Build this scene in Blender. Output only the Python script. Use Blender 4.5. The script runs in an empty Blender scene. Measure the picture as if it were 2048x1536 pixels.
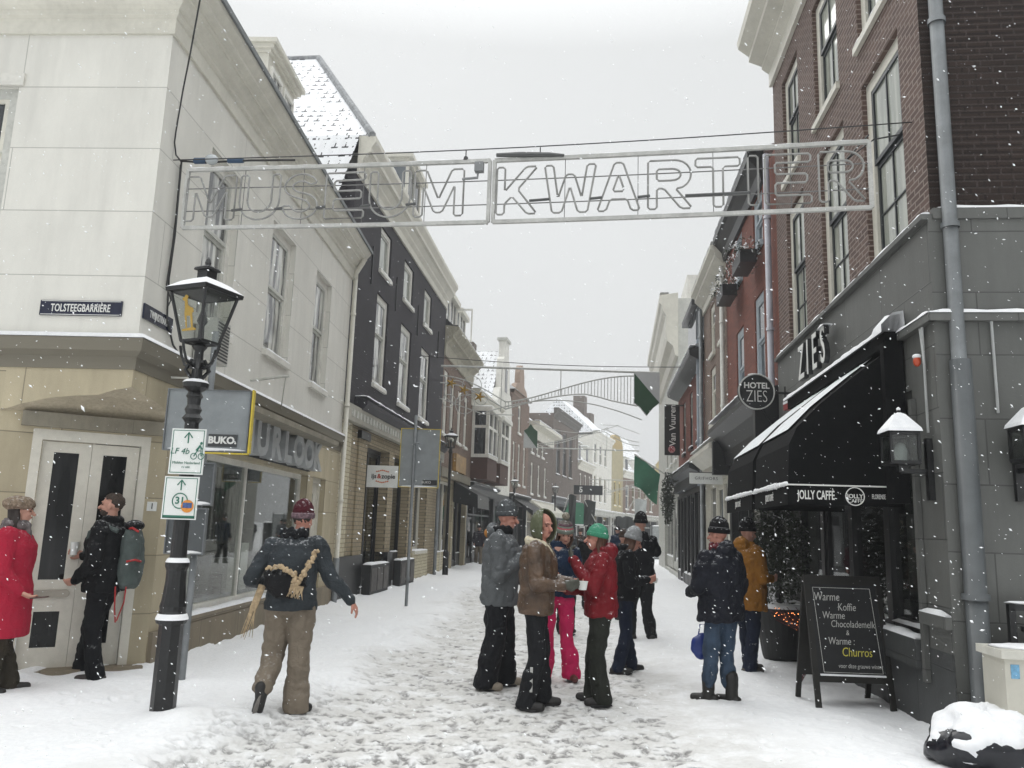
import bpy, bmesh, math, random
from mathutils import Vector, Matrix, noise as mnoise
sc = bpy.context.scene
COL = sc.collection
rnd = random.Random(7)
PI = math.pi
# ---------------------------------------------------------------- camera
FPX = 1620.0; PITCH = math.radians(10.15); ROLL = math.radians(1.85); EYE = 1.65
R_ = Vector((1, 0, 0)); U_ = Vector((0, -math.sin(PITCH), math.cos(PITCH))); F_ = Vector((0, math.cos(PITCH), math.sin(PITCH)))
r_ = R_*math.cos(ROLL) + U_*math.sin(ROLL); u_ = U_*math.cos(ROLL) - R_*math.sin(ROLL)
cam = bpy.data.objects.new('camera', bpy.data.cameras.new('camera')); COL.objects.link(cam)
cam.data.sensor_width = 36; cam.data.lens = 36*FPX/2048; cam.data.clip_start = 0.05; cam.data.clip_end = 3000
m = Matrix((r_, u_, -F_)).transposed().to_4x4(); m.translation = Vector((0, 0, EYE)); cam.matrix_world = m
sc.camera = cam
def ray(px, py):
    return F_ + r_*((px-1024)/FPX) + u_*((768-py)/FPX)
def at(px, py, Y):
    d = ray(px, py); return Vector((d.x*Y/d.y, Y, EYE+d.z*Y/d.y))
# ---------------------------------------------------------------- sky, light, exposure
w = bpy.data.worlds.new('World'); sc.world = w; w.use_nodes = True
nt = w.node_tree; nt.nodes.clear()
sky = nt.nodes.new('ShaderNodeTexSky'); sky.sky_type = 'NISHITA'; sky.sun_disc = False
SUN_EL = math.radians(48); SUN_ROT = math.radians(-25)
sky.sun_elevation = SUN_EL; sky.sun_rotation = SUN_ROT; sky.air_density = 1.0; sky.dust_density = 6.0; sky.ozone_density = 1.0
hs = nt.nodes.new('ShaderNodeHueSaturation'); hs.inputs['Saturation'].default_value = 0.04
# overcast cover: the cloud layer evens the clear sky out, brighter overhead than at the horizon
tc = nt.nodes.new('ShaderNodeTexCoord'); sx = nt.nodes.new('ShaderNodeSeparateXYZ')
mr = nt.nodes.new('ShaderNodeMapRange'); mr.inputs['From Min'].default_value = 0.54; mr.inputs['From Max'].default_value = 1.0
mr.inputs['To Min'].default_value = 4.7; mr.inputs['To Max'].default_value = 18
cn = nt.nodes.new('ShaderNodeTexNoise'); cn.inputs['Scale'].default_value = 1.6; cn.inputs['Detail'].default_value = 3
cr = nt.nodes.new('ShaderNodeMapRange'); cr.inputs['To Min'].default_value = 0.93; cr.inputs['To Max'].default_value = 1.07
cm = nt.nodes.new('ShaderNodeMath'); cm.operation = 'MULTIPLY'
mix = nt.nodes.new('ShaderNodeMix'); mix.data_type = 'RGBA'; mix.inputs['Factor'].default_value = 0.98
cg = nt.nodes.new('ShaderNodeVectorMath'); cg.operation = 'SCALE'; cg.inputs[0].default_value = (0.975, 0.995, 1.0)
bg = nt.nodes.new('ShaderNodeBackground'); bg.inputs['Strength'].default_value = 0.1
out = nt.nodes.new('ShaderNodeOutputWorld'); L_ = nt.links.new
L_(sky.outputs[0], hs.inputs['Color']); L_(tc.outputs['Generated'], sx.inputs[0]); L_(sx.outputs['Z'], mr.inputs['Value'])
L_(tc.outputs['Generated'], cn.inputs['Vector']); L_(cn.outputs['Fac'], cr.inputs['Value'])
L_(mr.outputs[0], cm.inputs[0]); L_(cr.outputs[0], cm.inputs[1]); L_(cm.outputs[0], cg.inputs['Scale'])
L_(hs.outputs[0], mix.inputs['A']); L_(cg.outputs[0], mix.inputs['B']); L_(mix.outputs['Result'], bg.inputs['Color']); L_(bg.outputs[0], out.inputs[0])
sd = bpy.data.lights.new('sun', 'SUN'); sd.energy = 0.55; sd.angle = math.radians(40); sd.color = (1, 0.985, 0.96)
so = bpy.data.objects.new('sun', sd); COL.objects.link(so)
so.rotation_euler = (math.radians(90)-SUN_EL, 0, PI - SUN_ROT)   # refined below to point from the sky's sun
_dir = Vector((math.sin(SUN_ROT)*math.cos(SUN_EL), math.cos(SUN_ROT)*math.cos(SUN_EL), math.sin(SUN_EL)))
so.rotation_euler = _dir.to_track_quat('Z', 'Y').to_euler()
sc.view_settings.view_transform = 'Standard'; sc.view_settings.look = 'None'; sc.view_settings.gamma = 1
sc.view_settings.use_curve_mapping = False; sc.view_settings.exposure = 0.78
sc.cycles.max_bounces = 6; sc.cycles.diffuse_bounces = 4; sc.cycles.glossy_bounces = 3; sc.cycles.transparent_max_bounces = 12
sc.cycles.volume_bounces = 0; sc.cycles.use_denoising = True
try: sc.cycles.denoiser = 'OPENIMAGEDENOISE'
except Exception: pass

# ---------------------------------------------------------------- materials
def srgb(h):
    if isinstance(h, str):
        c = [int(h[i:i+2], 16)/255 for i in (0, 2, 4)]
        return tuple((x/12.92 if x <= .04045 else ((x+.055)/1.055)**2.4) for x in c)
    return h
def newmat(name):
    m = bpy.data.materials.new(name); m.use_nodes = True
    return m, m.node_tree, m.node_tree.nodes['Principled BSDF']
def N(nt, t, **kw):
    n = nt.nodes.new('ShaderNode'+t)
    for k, v in kw.items():
        if k in n.inputs: n.inputs[k].default_value = v
        else: setattr(n, k, v)
    return n
def ramp(nt, fac, stops):
    r = nt.nodes.new('ShaderNodeValToRGB'); e = r.color_ramp.elements
    while len(e) < len(stops): e.new(0.5)
    for i, (p, c) in enumerate(stops):
        e[i].position = p; e[i].color = (c[0], c[1], c[2], 1) if not isinstance(c, (int, float)) else (c, c, c, 1)
    nt.links.new(fac, r.inputs[0]); return r.outputs[0]
def mixc(nt, fac, a, b):
    m = nt.nodes.new('ShaderNodeMix'); m.data_type = 'RGBA'
    for s, v in ((0, fac), (6, a), (7, b)):
        if hasattr(v, 'is_linked') or hasattr(v, 'links'): nt.links.new(v, m.inputs[s])
        else: m.inputs[s].default_value = v if s == 0 else (*v, 1)
    return m.outputs[2]
MC = {}
def plain(name, col, rough=.6, var=.12, scale=3., bump=.0, bscale=40., metal=0., spec=.5, var2=0.):
    """a painted / cast / woven surface: colour that drifts a little, optional fine relief"""
    key = name
    if key in MC: return MC[key]
    m, nt, b = newmat(name); c = srgb(col)
    tcn = N(nt, 'TexCoord'); n1 = N(nt, 'TexNoise', Scale=scale, Detail=6.0, Roughness=.65); nt.links.new(tcn.outputs['Object'], n1.inputs['Vector'])
    lo = tuple(x*(1-var*1.6) for x in c); hi = tuple(min(1, x*(1+var)) for x in c)
    col_ = ramp(nt, n1.outputs['Fac'], [(.3, lo), (.7, hi)])
    if var2:
        n3 = N(nt, 'TexNoise', Scale=scale*9, Detail=4.0); nt.links.new(tcn.outputs['Object'], n3.inputs['Vector'])
        f = ramp(nt, n3.outputs['Fac'], [(.45, 0.), (.62, var2)])
        col_ = mixc(nt, f, col_, tuple(x*.45 for x in c))
    nt.links.new(col_, b.inputs['Base Color'])
    b.inputs['Roughness'].default_value = rough; b.inputs['Metallic'].default_value = metal; b.inputs['Specular IOR Level'].default_value = spec
    if bump:
        n2 = N(nt, 'TexNoise', Scale=bscale, Detail=5.0); nt.links.new(tcn.outputs['Object'], n2.inputs['Vector'])
        bp = N(nt, 'Bump', Strength=bump, Distance=.02); nt.links.new(n2.outputs['Fac'], bp.inputs['Height']); nt.links.new(bp.outputs[0], b.inputs['Normal'])
    MC[key] = m; return m
def brick(name, c1, c2, mortar, bw=.21, bh=.0625, ms=.009, bump=.5, dirt=.35, squash=1.):
    if name in MC: return MC[name]
    m, nt, b = newmat(name); uv = N(nt, 'UVMap')
    t = N(nt, 'TexBrick', Scale=1.0); t.inputs['Brick Width'].default_value = bw; t.inputs['Row Height'].default_value = bh
    t.inputs['Mortar Size'].default_value = ms; t.inputs['Mortar Smooth'].default_value = .2; t.inputs['Bias'].default_value = 0
    t.inputs['Color1'].default_value = (*srgb(c1), 1); t.inputs['Color2'].default_value = (*srgb(c2), 1); t.inputs['Mortar'].default_value = (*srgb(mortar), 1)
    nt.links.new(uv.outputs[0], t.inputs['Vector'])
    n1 = N(nt, 'TexNoise', Scale=1.3, Detail=7.0, Roughness=.7); nt.links.new(uv.outputs[0], n1.inputs['Vector'])
    f = ramp(nt, n1.outputs['Fac'], [(.35, dirt), (.65, 0.)])
    c = mixc(nt, f, t.outputs['Color'], tuple(x*.5 for x in srgb(c1)))
    nt.links.new(c, b.inputs['Base Color']); b.inputs['Roughness'].default_value = .85
    bp = N(nt, 'Bump', Strength=bump, Distance=.01); bp.invert = True; nt.links.new(t.outputs['Fac'], bp.inputs['Height']); nt.links.new(bp.outputs[0], b.inputs['Normal'])
    MC[name] = m; return m
def slabs(name, col, bw, bh, ms=.006, var=.25, line=.45, rough=.6, stain=.4, off=.5, sc2=1.):
    """plaster, stone or panels with thin joints (UV in metres) and weather stains"""
    if name in MC: return MC[name]
    m, nt, b = newmat(name); uv = N(nt, 'UVMap'); c = srgb(col)
    t = N(nt, 'TexBrick', Scale=1.0); t.offset = off; t.inputs['Brick Width'].default_value = bw; t.inputs['Row Height'].default_value = bh
    t.inputs['Mortar Size'].default_value = ms; t.inputs['Mortar Smooth'].default_value = .3
    t.inputs['Color1'].default_value = (*[x*(1-var*.5) for x in c], 1); t.inputs['Color2'].default_value = (*[min(1, x*(1+var*.5)) for x in c], 1)
    t.inputs['Mortar'].default_value = (*[x*line for x in c], 1); nt.links.new(uv.outputs[0], t.inputs['Vector'])
    n1 = N(nt, 'TexNoise', Scale=.9*sc2, Detail=8.0, Roughness=.7); mp = N(nt, 'Mapping'); mp.inputs['Scale'].default_value = (1.6, .6, 1)
    nt.links.new(uv.outputs[0], mp.inputs[0]); nt.links.new(mp.outputs[0], n1.inputs['Vector'])
    f = ramp(nt, n1.outputs['Fac'], [(.38, stain), (.62, 0.)])
    cc = mixc(nt, f, t.outputs['Color'], tuple(x*.55 for x in c))
    n4 = N(nt, 'TexNoise', Scale=1.0, Detail=6.0, Roughness=.6); mp4 = N(nt, 'Mapping'); mp4.inputs['Scale'].default_value = (5.5, .4, 1); nt.links.new(uv.outputs[0], mp4.inputs[0]); nt.links.new(mp4.outputs[0], n4.inputs['Vector'])
    cc = mixc(nt, ramp(nt, n4.outputs['Fac'], [(.5, 0.), (.72, min(.5, stain*.9))]), cc, tuple(x*.6 for x in c))
    nt.links.new(cc, b.inputs['Base Color']); b.inputs['Roughness'].default_value = rough
    n2 = N(nt, 'TexNoise', Scale=30.0, Detail=4.0); nt.links.new(uv.outputs[0], n2.inputs['Vector'])
    bp0 = N(nt, 'Bump', Strength=.12, Distance=.01); nt.links.new(n2.outputs['Fac'], bp0.inputs['Height'])
    bp = N(nt, 'Bump', Strength=.5, Distance=.006); bp.invert = True; nt.links.new(t.outputs['Fac'], bp.inputs['Height']); nt.links.new(bp0.outputs[0], bp.inputs['Normal'])
    nt.links.new(bp.outputs[0], b.inputs['Normal']); MC[name] = m; return m
def snowmat():
    if 'snow' in MC: return MC['snow']
    m, nt, b = newmat('snow'); tcn = N(nt, 'TexCoord')
    n = N(nt, 'TexNoise', Scale=14.0, Detail=6.0); nt.links.new(tcn.outputs['Object'], n.inputs['Vector'])
    nt.links.new(ramp(nt, n.outputs['Fac'], [(.3, (.76, .77, .79)), (.7, (.85, .855, .86))]), b.inputs['Base Color'])
    b.inputs['Roughness'].default_value = .9; b.inputs['Specular IOR Level'].default_value = .2
    bp = N(nt, 'Bump', Strength=.4, Distance=.02); nt.links.new(n.outputs['Fac'], bp.inputs['Height']); nt.links.new(bp.outputs[0], b.inputs['Normal'])
    MC['snow'] = m; return m
def tiles_snow(name, cover=.75, tw=.24, th=.30, dark='3a3a3c'):
    """pan tiles under snow: dark lips of tiles show through in rows"""
    if name in MC: return MC[name]
    m, nt, b = newmat(name); uv = N(nt, 'UVMap'); sp = N(nt, 'SeparateXYZ'); nt.links.new(uv.outputs[0], sp.inputs[0])
    def M(op, a, bb=None):
        n = N(nt, 'Math'); n.operation = op
        for i, v in enumerate((a, bb)):
            if v is None: continue
            if isinstance(v, (int, float)): n.inputs[i].default_value = v
            else: nt.links.new(v, n.inputs[i])
        return n.outputs[0]
    nz = N(nt, 'TexNoise', Scale=4.0, Detail=5.0); nt.links.new(uv.outputs[0], nz.inputs['Vector'])
    fu = M('FRACT', M('DIVIDE', sp.outputs[0], tw)); fv = M('FRACT', M('DIVIDE', M('ADD', sp.outputs[1], M('MULTIPLY', nz.outputs['Fac'], .05)), th))
    du = M('ABSOLUTE', M('SUBTRACT', fu, .5))
    lip = M('MULTIPLY', M('LESS_THAN', fv, .17), M('GREATER_THAN', du, .18))
    gut = M('MULTIPLY', M('GREATER_THAN', du, .44), M('LESS_THAN', fv, .6))
    a = M('MAXIMUM', lip, gut)
    th_ = M('GREATER_THAN', nz.outputs['Fac'], cover-.28)
    nb = N(nt, 'TexNoise', Scale=1.3, Detail=3.0); nt.links.new(uv.outputs[0], nb.inputs['Vector']); f = M('MULTIPLY', M('MULTIPLY', a, th_), M('GREATER_THAN', nb.outputs['Fac'], .42))
    c = mixc(nt, f, (.84, .85, .87), srgb(dark)); nt.links.new(c, b.inputs['Base Color']); b.inputs['Roughness'].default_value = .85
    hgt = M('MULTIPLY', M('COSINE', M('MULTIPLY', fu, 6.283)), -.5)
    hh = M('ADD', hgt, fv); bp = N(nt, 'Bump', Strength=.5, Distance=.03); nt.links.new(hh, bp.inputs['Height']); nt.links.new(bp.outputs[0], b.inputs['Normal'])
    MC[name] = m; return m
def panemat(name='pane_glass', tint='202428', rough=.03, curtain=None, sp=.8):
    """window pane: a dim room behind a reflecting sheet, some with pale curtains"""
    if name in MC: return MC[name]
    m, nt, b = newmat(name); tcn = N(nt, 'TexCoord')
    n = N(nt, 'TexNoise', Scale=2.2, Detail=3.0); mp = N(nt, 'Mapping'); mp.inputs['Scale'].default_value = (3.0, 3.0, .5); nt.links.new(tcn.outputs['Object'], mp.inputs[0]); nt.links.new(mp.outputs[0], n.inputs['Vector'])
    c = srgb(tint); hi = srgb(curtain) if curtain else tuple(min(1, x*2.2+.01) for x in c)
    nt.links.new(ramp(nt, n.outputs['Fac'], [(.42, c), (.62, hi)]), b.inputs['Base Color'])
    b.inputs['Roughness'].default_value = rough; b.inputs['IOR'].default_value = 1.52; b.inputs['Specular IOR Level'].default_value = sp
    w2 = N(nt, 'TexNoise', Scale=1.2, Detail=1.0); nt.links.new(tcn.outputs['Object'], w2.inputs['Vector'])
    bp = N(nt, 'Bump', Strength=.04, Distance=.05); nt.links.new(w2.outputs['Fac'], bp.inputs['Height']); nt.links.new(bp.outputs[0], b.inputs['Normal'])
    MC[name] = m; return m
def clearglass(name='shop_glass', tint=(.86, .88, .86), refl=1.0):
    if name in MC: return MC[name]
    m = bpy.data.materials.new(name); m.use_nodes = True; nt = m.node_tree; nt.nodes.clear()
    o = N(nt, 'OutputMaterial'); mx = N(nt, 'MixShader'); tr = N(nt, 'BsdfTransparent'); gl = N(nt, 'BsdfGlossy', Roughness=.02); fr = N(nt, 'LayerWeight', Blend=.5); pw = N(nt, 'Math'); pw.operation = 'POWER'; pw.inputs[1].default_value = 4.0; nt.links.new(fr.outputs['Facing'], pw.inputs[0])
    tr.inputs[0].default_value = (*tint, 1); mm = N(nt, 'Math'); mm.operation = 'MULTIPLY_ADD'; mm.inputs[1].default_value = .8*refl; mm.inputs[2].default_value = .06; mm.use_clamp = True
    nt.links.new(pw.outputs[0], mm.inputs[0]); nt.links.new(mm.outputs[0], mx.inputs[0]); nt.links.new(tr.outputs[0], mx.inputs[1]); nt.links.new(gl.outputs[0], mx.inputs[2]); nt.links.new(mx.outputs[0], o.inputs[0])
    MC[name] = m; return m
def emis(name, col, st):
    if name in MC: return MC[name]
    m, nt, b = newmat(name); b.inputs['Emission Color'].default_value = (*srgb(col), 1); b.inputs['Emission Strength'].default_value = st; b.inputs['Base Color'].default_value = (*srgb(col), 1)
    MC[name] = m; return m
SNOW = snowmat()

# ---------------------------------------------------------------- mesh collecting
class M:
    def __init__(s, tf=None): s.v = []; s.f = []; s.uv = []; s.tf = tf
    def add(s, vs, fs, uvs=None):
        o = len(s.v); s.v += [tuple(s.tf(*p)) if s.tf else tuple(p) for p in vs]
        s.f += [tuple(o+i for i in f) for f in fs]
        s.uv += uvs if uvs else [None]*len(fs)
        return s
    def quad(s, a, b, c, d, uv=None): return s.add([a, b, c, d], [(0, 1, 2, 3)], [uv])
    def box(s, x0, x1, y0, y1, z0, z1):
        x0, x1 = min(x0, x1), max(x0, x1); y0, y1 = min(y0, y1), max(y0, y1); z0, z1 = min(z0, z1), max(z0, z1)
        vs = [(x, y, z) for z in (z0, z1) for y in (y0, y1) for x in (x0, x1)]
        fs = [(0, 1, 5, 4), (2, 3, 7, 6), (0, 2, 6, 4), (1, 3, 7, 5), (0, 1, 3, 2), (4, 5, 7, 6)]
        uvs = []
        for f in fs:
            p = [vs[i] for i in f]
            ax = 0 if p[0][0] == p[1][0] == p[2][0] else 1 if p[0][1] == p[1][1] == p[2][1] else 2
            uvs.append([(q[1], q[2]) if ax == 0 else (q[0], q[2]) if ax == 1 else (q[0], q[1]) for q in p])
        return s.add(vs, fs, uvs)
    def tube(s, pts, r, n=8, caps=True, closed=False):
        pts = [Vector(p) for p in pts]; k = len(pts); rs = r if isinstance(r, (list, tuple)) else [r]*k
        vs = []; up0 = None
        for i, p in enumerate(pts):
            a = pts[(i-1) % k] if closed else pts[max(0, i-1)]; b = pts[(i+1) % k] if closed else pts[min(k-1, i+1)]
            t = b-a
            t = t.normalized() if t.length > 1e-9 else Vector((0, 0, 1))
            ref = up0 if up0 is not None and abs(up0.dot(t)) < .95 else (Vector((0, 0, 1)) if abs(t.z) < .9 else Vector((1, 0, 0)))
            x = ref.cross(t).normalized(); y = t.cross(x); up0 = y
            for j in range(n):
                an = 2*PI*j/n; vs.append(p + x*(math.cos(an)*rs[i]) + y*(math.sin(an)*rs[i]))
        fs = [(i*n+j, i*n+(j+1) % n, (i+1)*n+(j+1) % n, (i+1)*n+j) for i in range(k-1) for j in range(n)]
        if closed: fs += [((k-1)*n+j, (k-1)*n+(j+1) % n, (j+1) % n, j) for j in range(n)]
        elif caps: fs += [tuple(range(n)), tuple(range((k-1)*n, k*n))]
        return s.add(vs, fs)
    def lathe(s, prof, n=16, c=(0, 0), sq=False, rot=0):
        vs = []
        for r, z in prof:
            for j in range(n):
                a = 2*PI*j/n + rot; vs.append((c[0]+r*math.cos(a), c[1]+r*math.sin(a), z))
        k = len(prof)
        fs = [(i*n+j, i*n+(j+1) % n, (i+1)*n+(j+1) % n, (i+1)*n+j) for i in range(k-1) for j in range(n)] + [tuple(range(n)), tuple(range((k-1)*n, k*n))]
        return s.add(vs, fs)
    def prism(s, poly, f0, f1):
        """poly: 2-D points; f0, f1 map (a, b) to 3-D for the two caps"""
        n = len(poly); vs = [f0(*p) for p in poly] + [f1(*p) for p in poly]
        fs = [tuple(range(n)), tuple(range(n, 2*n))] + [(i, (i+1) % n, n+(i+1) % n, n+i) for i in range(n)]
        return s.add(vs, fs)
    def sweep(s, prof, path, closed_prof=False):
        """profile [(out, z)] along 2-D path [(x, y, nx, ny)] where n is the (mitred) outward direction"""
        k = len(prof); vs = []
        for (x, y, nx, ny) in path:
            for o, z in prof: vs.append((x+nx*o, y+ny*o, z))
        fs = [(i*k+j, i*k+j+1, (i+1)*k+j+1, (i+1)*k+j) for i in range(len(path)-1) for j in range(k-1)]
        fs += [tuple(range(k)), tuple(range((len(path)-1)*k, len(path)*k))]
        return s.add(vs, fs)
    def ell(s, c, r, n=12, m_=8, rotm=None, noise=0., seed=0):
        vs = []; fs = []
        for i in range(m_+1):
            th = PI*i/m_
            for j in range(n):
                ph = 2*PI*j/n; p = Vector((math.sin(th)*math.cos(ph), math.sin(th)*math.sin(ph), math.cos(th)))
                if noise: p *= 1+noise*mnoise.noise(p*2.3+Vector((seed, 0, 0)))
                q = Vector((p.x*r[0], p.y*r[1], p.z*r[2]))
                if rotm: q = rotm @ q
                vs.append(Vector(c)+q)
        fs = [(i*n+j, i*n+(j+1) % n, (i+1)*n+(j+1) % n, (i+1)*n+j) for i in range(m_) for j in range(n)]
        return s.add(vs, fs)
    def build(s, name, mat, parent=None, smooth=False, **props):
        me = bpy.data.meshes.new(name); me.from_pydata([tuple(v) for v in s.v], [], s.f)
        if any(u for u in s.uv):
            ul = me.uv_layers.new(name='UVMap'); li = 0
            for f, u in zip(s.f, s.uv):
                for i in range(len(f)):
                    ul.data[li].uv = u[i] if u else (0, 0); li += 1
        if smooth: me.shade_smooth()
        me.materials.append(mat); me.validate()
        o = bpy.data.objects.new(name, me); COL.objects.link(o)
        if parent: o.parent = parent
        for k, v in props.items(): o[k] = v
        if name == 'snow_cover': o['kind'] = 'stuff'
        return o
def thing(name, label, cat, loc=(0, 0, 0), rz=0, group=None):
    o = bpy.data.objects.new(name, None); COL.objects.link(o); o.location = loc; o.rotation_euler = (0, 0, rz); o.empty_display_size = .1
    o['label'] = label; o['category'] = cat
    if group: o['group'] = group
    return o
def tag(o, label, cat, group=None, kind=None):
    o['label'] = label; o['category'] = cat
    if group: o['group'] = group
    if kind: o['kind'] = kind
    return o
def text(name, s, size, mat, mtx, parent=None, ext=.004, off=0., shear=0., align='CENTER', spacing=1., sxy=(1, 1)):
    c = bpy.data.curves.new(name, 'FONT'); c.body = s; c.size = size; c.extrude = ext; c.offset = off; c.shear = shear
    c.align_x = align; c.align_y = 'CENTER'; c.space_character = spacing; c.resolution_u = 3
    t = bpy.data.objects.new(name+'_c', c); COL.objects.link(t); bpy.context.view_layer.update()
    me = bpy.data.meshes.new_from_object(t.evaluated_get(bpy.context.evaluated_depsgraph_get())); bpy.data.objects.remove(t)
    me.materials.clear(); me.materials.append(mat)
    me.transform(Matrix.Diagonal((sxy[0], sxy[1], 1, 1)))
    o = bpy.data.objects.new(name, me); COL.objects.link(o); o.parent = parent; o.matrix_local = mtx
    return o
def frame_m(origin, right, up=(0, 0, 1)):
    r = Vector(right).normalized(); u = Vector(up); u = (u - r*u.dot(r)).normalized(); n = r.cross(u)
    m = Matrix((r, u, n)).transposed().to_4x4(); m.translation = Vector(origin); return m
def dup(root, loc, rz=None, label=None):
    r = root.copy(); COL.objects.link(r); r.location = loc
    if rz is not None: r.rotation_euler = (0, 0, rz)
    if label: r['label'] = label
    for ch in list(root.children):
        c = ch.copy(); COL.objects.link(c); c.parent = r
        for g in ch.children:
            d = g.copy(); COL.objects.link(d); d.parent = c
    return r

# ---------------------------------------------------------------- facades
class Fac:
    """a street front: local x runs along it away from the camera, o = out towards the street, z up"""
    def __init__(s, name, A, u, L, side, label, cat='building', group=None):
        s.A = Vector((A[0], A[1], 0)); l = math.hypot(*u); s.u = Vector((u[0]/l, u[1]/l, 0)); s.L = L; s.sg = side
        s.root = thing(name, label, cat, s.A, math.atan2(u[1], u[0]), group)
        s.tf = lambda a, o, z: (a, side*o, z)
        s.ledges = []
    def M(s): return M(s.tf)
    def world(s, a, o, z):
        n = Vector((-s.u.y, s.u.x, 0))*s.sg
        return s.A + s.u*a + n*o + Vector((0, 0, z))
    def wall(s, mat, z0, z1, holes=(), s0=0., s1=None, o=0., depth=6., reveal=.14, name='wall', uvo=(0, 0), back=True):
        s1 = s.L if s1 is None else s1; m = s.M()
        xs = sorted(set([s0, s1]+[h[0] for h in holes]+[h[1] for h in holes])); zs = sorted(set([z0, z1]+[h[2] for h in holes]+[h[3] for h in holes]))
        for i in range(len(xs)-1):
            for j in range(len(zs)-1):
                cx = (xs[i]+xs[i+1])/2; cz = (zs[j]+zs[j+1])/2
                if any(h[0] < cx < h[1] and h[2] < cz < h[3] for h in holes): continue
                a, b, c, d = xs[i], xs[i+1], zs[j], zs[j+1]
                m.quad((a, o, c), (b, o, c), (b, o, d), (a, o, d), [(a+uvo[0], c+uvo[1]), (b+uvo[0], c+uvo[1]), (b+uvo[0], d+uvo[1]), (a+uvo[0], d+uvo[1])])
        for h in holes:
            a, b, c, d = h[:4]; q = o-(h[4] if len(h) > 4 else reveal)
            m.quad((a, o, c), (a, q, c), (a, q, d), (a, o, d), [(0, c), (.1, c), (.1, d), (0, d)]); m.quad((b, o, c), (b, q, c), (b, q, d), (b, o, d), [(0, c), (.1, c), (.1, d), (0, d)])
            m.quad((a, o, d), (b, o, d), (b, q, d), (a, q, d), [(a, 0), (b, 0), (b, .1), (a, .1)]); m.quad((a, o, c), (b, o, c), (b, q, c), (a, q, c), [(a, 0), (b, 0), (b, .1), (a, .1)])
        if back:
            q = o-depth
            for a in (s0, s1): m.quad((a, o, z0), (a, q, z0), (a, q, z1), (a, o, z1), [(0, z0), (depth, z0), (depth, z1), (0, z1)])
            m.quad((s0, q, z0), (s1, q, z0), (s1, q, z1), (s0, q, z1)); m.quad((s0, o, z1), (s1, o, z1), (s1, q, z1), (s0, q, z1))
        return m.build(name, mat, s.root)
    def window(s, a, b, c, d, frame, pane, sash=None, reveal=.14, fw=.09, nv=1, mid=None, sill=True, sillmat=None, o=0., muntin=.02, hm=(), snow=True, nvlow=None, sillout=.07, name='window'):
        """casing + sashes + panes + sill in the opening a..b x c..d; mid = height of the meeting rail"""
        sash = sash or frame; q = o-reveal; f = s.M()
        f.box(a, a+fw, q, q+.07, c, d); f.box(b-fw, b, q, q+.07, c, d); f.box(a+fw, b-fw, q, q+.07, d-fw, d); f.box(a+fw, b-fw, q, q+.07, c, c+fw*.7)
        w_ = f.build(name, frame, s.root)
        g = s.M(); t = .05; A, B, C_, D = a+fw, b-fw, c+fw*.7, d-fw
        rows = [(C_, D, q+.01)] if mid is None else [(C_, mid, q+.002), (mid, D, q+.03)]
        p = s.M()
        for (lo, hi, y) in rows:
            g.box(A, A+t, y, y+.035, lo, hi); g.box(B-t, B, y, y+.035, lo, hi); g.box(A+t, B-t, y, y+.035, hi-t, hi); g.box(A+t, B-t, y, y+.035, lo, lo+t)
            k_ = nvlow if (nvlow is not None and lo == C_ and mid is not None) else nv
            for k in range(1, k_):
                xx = A+(B-A)*k/k_; g.box(xx-muntin, xx+muntin, y+.003, y+.03, lo+t, hi-t)
            p.box(A+.01, B-.01, y+.008, y+.014, lo+.01, hi-.01)
        for h in hm: g.box(A+t, B-t, q+.008, q+.033, h-muntin*.7, h+muntin*.7)
        g.build('sash', sash, w_); p.build('pane', pane, w_)
        if sill:
            sm = s.M(); sm.box(a-.04, b+.04, o-reveal+.072, o+sillout, c-.09, c-.003); sm.build('sill', sillmat or frame, w_)
            if snow: s.ledges.append((a-.03, b+.03, o-reveal+.08, o+sillout, c-.003))
        return w_
    def cornice(s, prof, mat, a=None, b=None, name='cornice', snowtop=True):
        a = 0. if a is None else a; b = s.L if b is None else b
        m = s.M(); k = len(prof)
        vs = [(x, o, z) for x in (a, b) for o, z in prof]
        fs = [(j, j+1, k+j+1, k+j) for j in range(k-1)]+[(0, k-1, 2*k-1, k), tuple(range(k)), tuple(range(k, 2*k))]
        m.add(vs, fs); o_ = m.build(name, mat, s.root)
        if snowtop:
            zt = max(z for o, z in prof); om = max(o for o, z in prof); s.ledges.append((a, b, om-.35, om-.02, zt))
        return o_
    def box(s, name, mat, *a, parent=None):
        m = s.M(); m.box(*a); return m.build(name, mat, parent or s.root)
    def pipe(s, a, o, z0, z1, r, mat, name='downpipe', rings=True):
        m = s.M(); m.tube([(a, o, z0), (a, o, z1)], r, 12)
        if rings:
            z = z0+1.2
            while z < z1: m.tube([(a, o, z), (a, o, z+.05)], r*1.25, 12); z += 2.0
        return m.build(name, mat, s.root, smooth=True)
    def snow(s, th=.045, extra=()):
        """snow lying on every ledge of this building, lumpy"""
        m = s.M(); rr = random.Random(int(s.L*100))
        for (a, b, o0, o1, z) in list(s.ledges)+list(extra):
            n = max(2, min(60, int((b-a)/.12))); pr = 5; vs = []
            for i in range(n+1):
                x = a+(b-a)*i/n; h = th*(.55+.9*abs(mnoise.noise(Vector((x*3.1, z*2.7, s.L)))))*(0.35 if i in (0, n) else 1)
                e = (o1-o0)*.06*mnoise.noise(Vector((x*5, z, 3)))
                for o, zz in ((o0, 0), (o0+.003, h*.8), ((o0+o1)/2, h), (o1-.012+e, h*.75), (o1+e, 0)): vs.append((x, o, z+.001+zz))
            fs = [(i*pr+j, i*pr+j+1, (i+1)*pr+j+1, (i+1)*pr+j) for i in range(n) for j in range(pr-1)]+[tuple(range(pr)), tuple(range(n*pr, n*pr+pr))]
            m.add(vs, fs)
        if m.v: m.build('snow_cover', SNOW, s.root, smooth=True)
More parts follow.
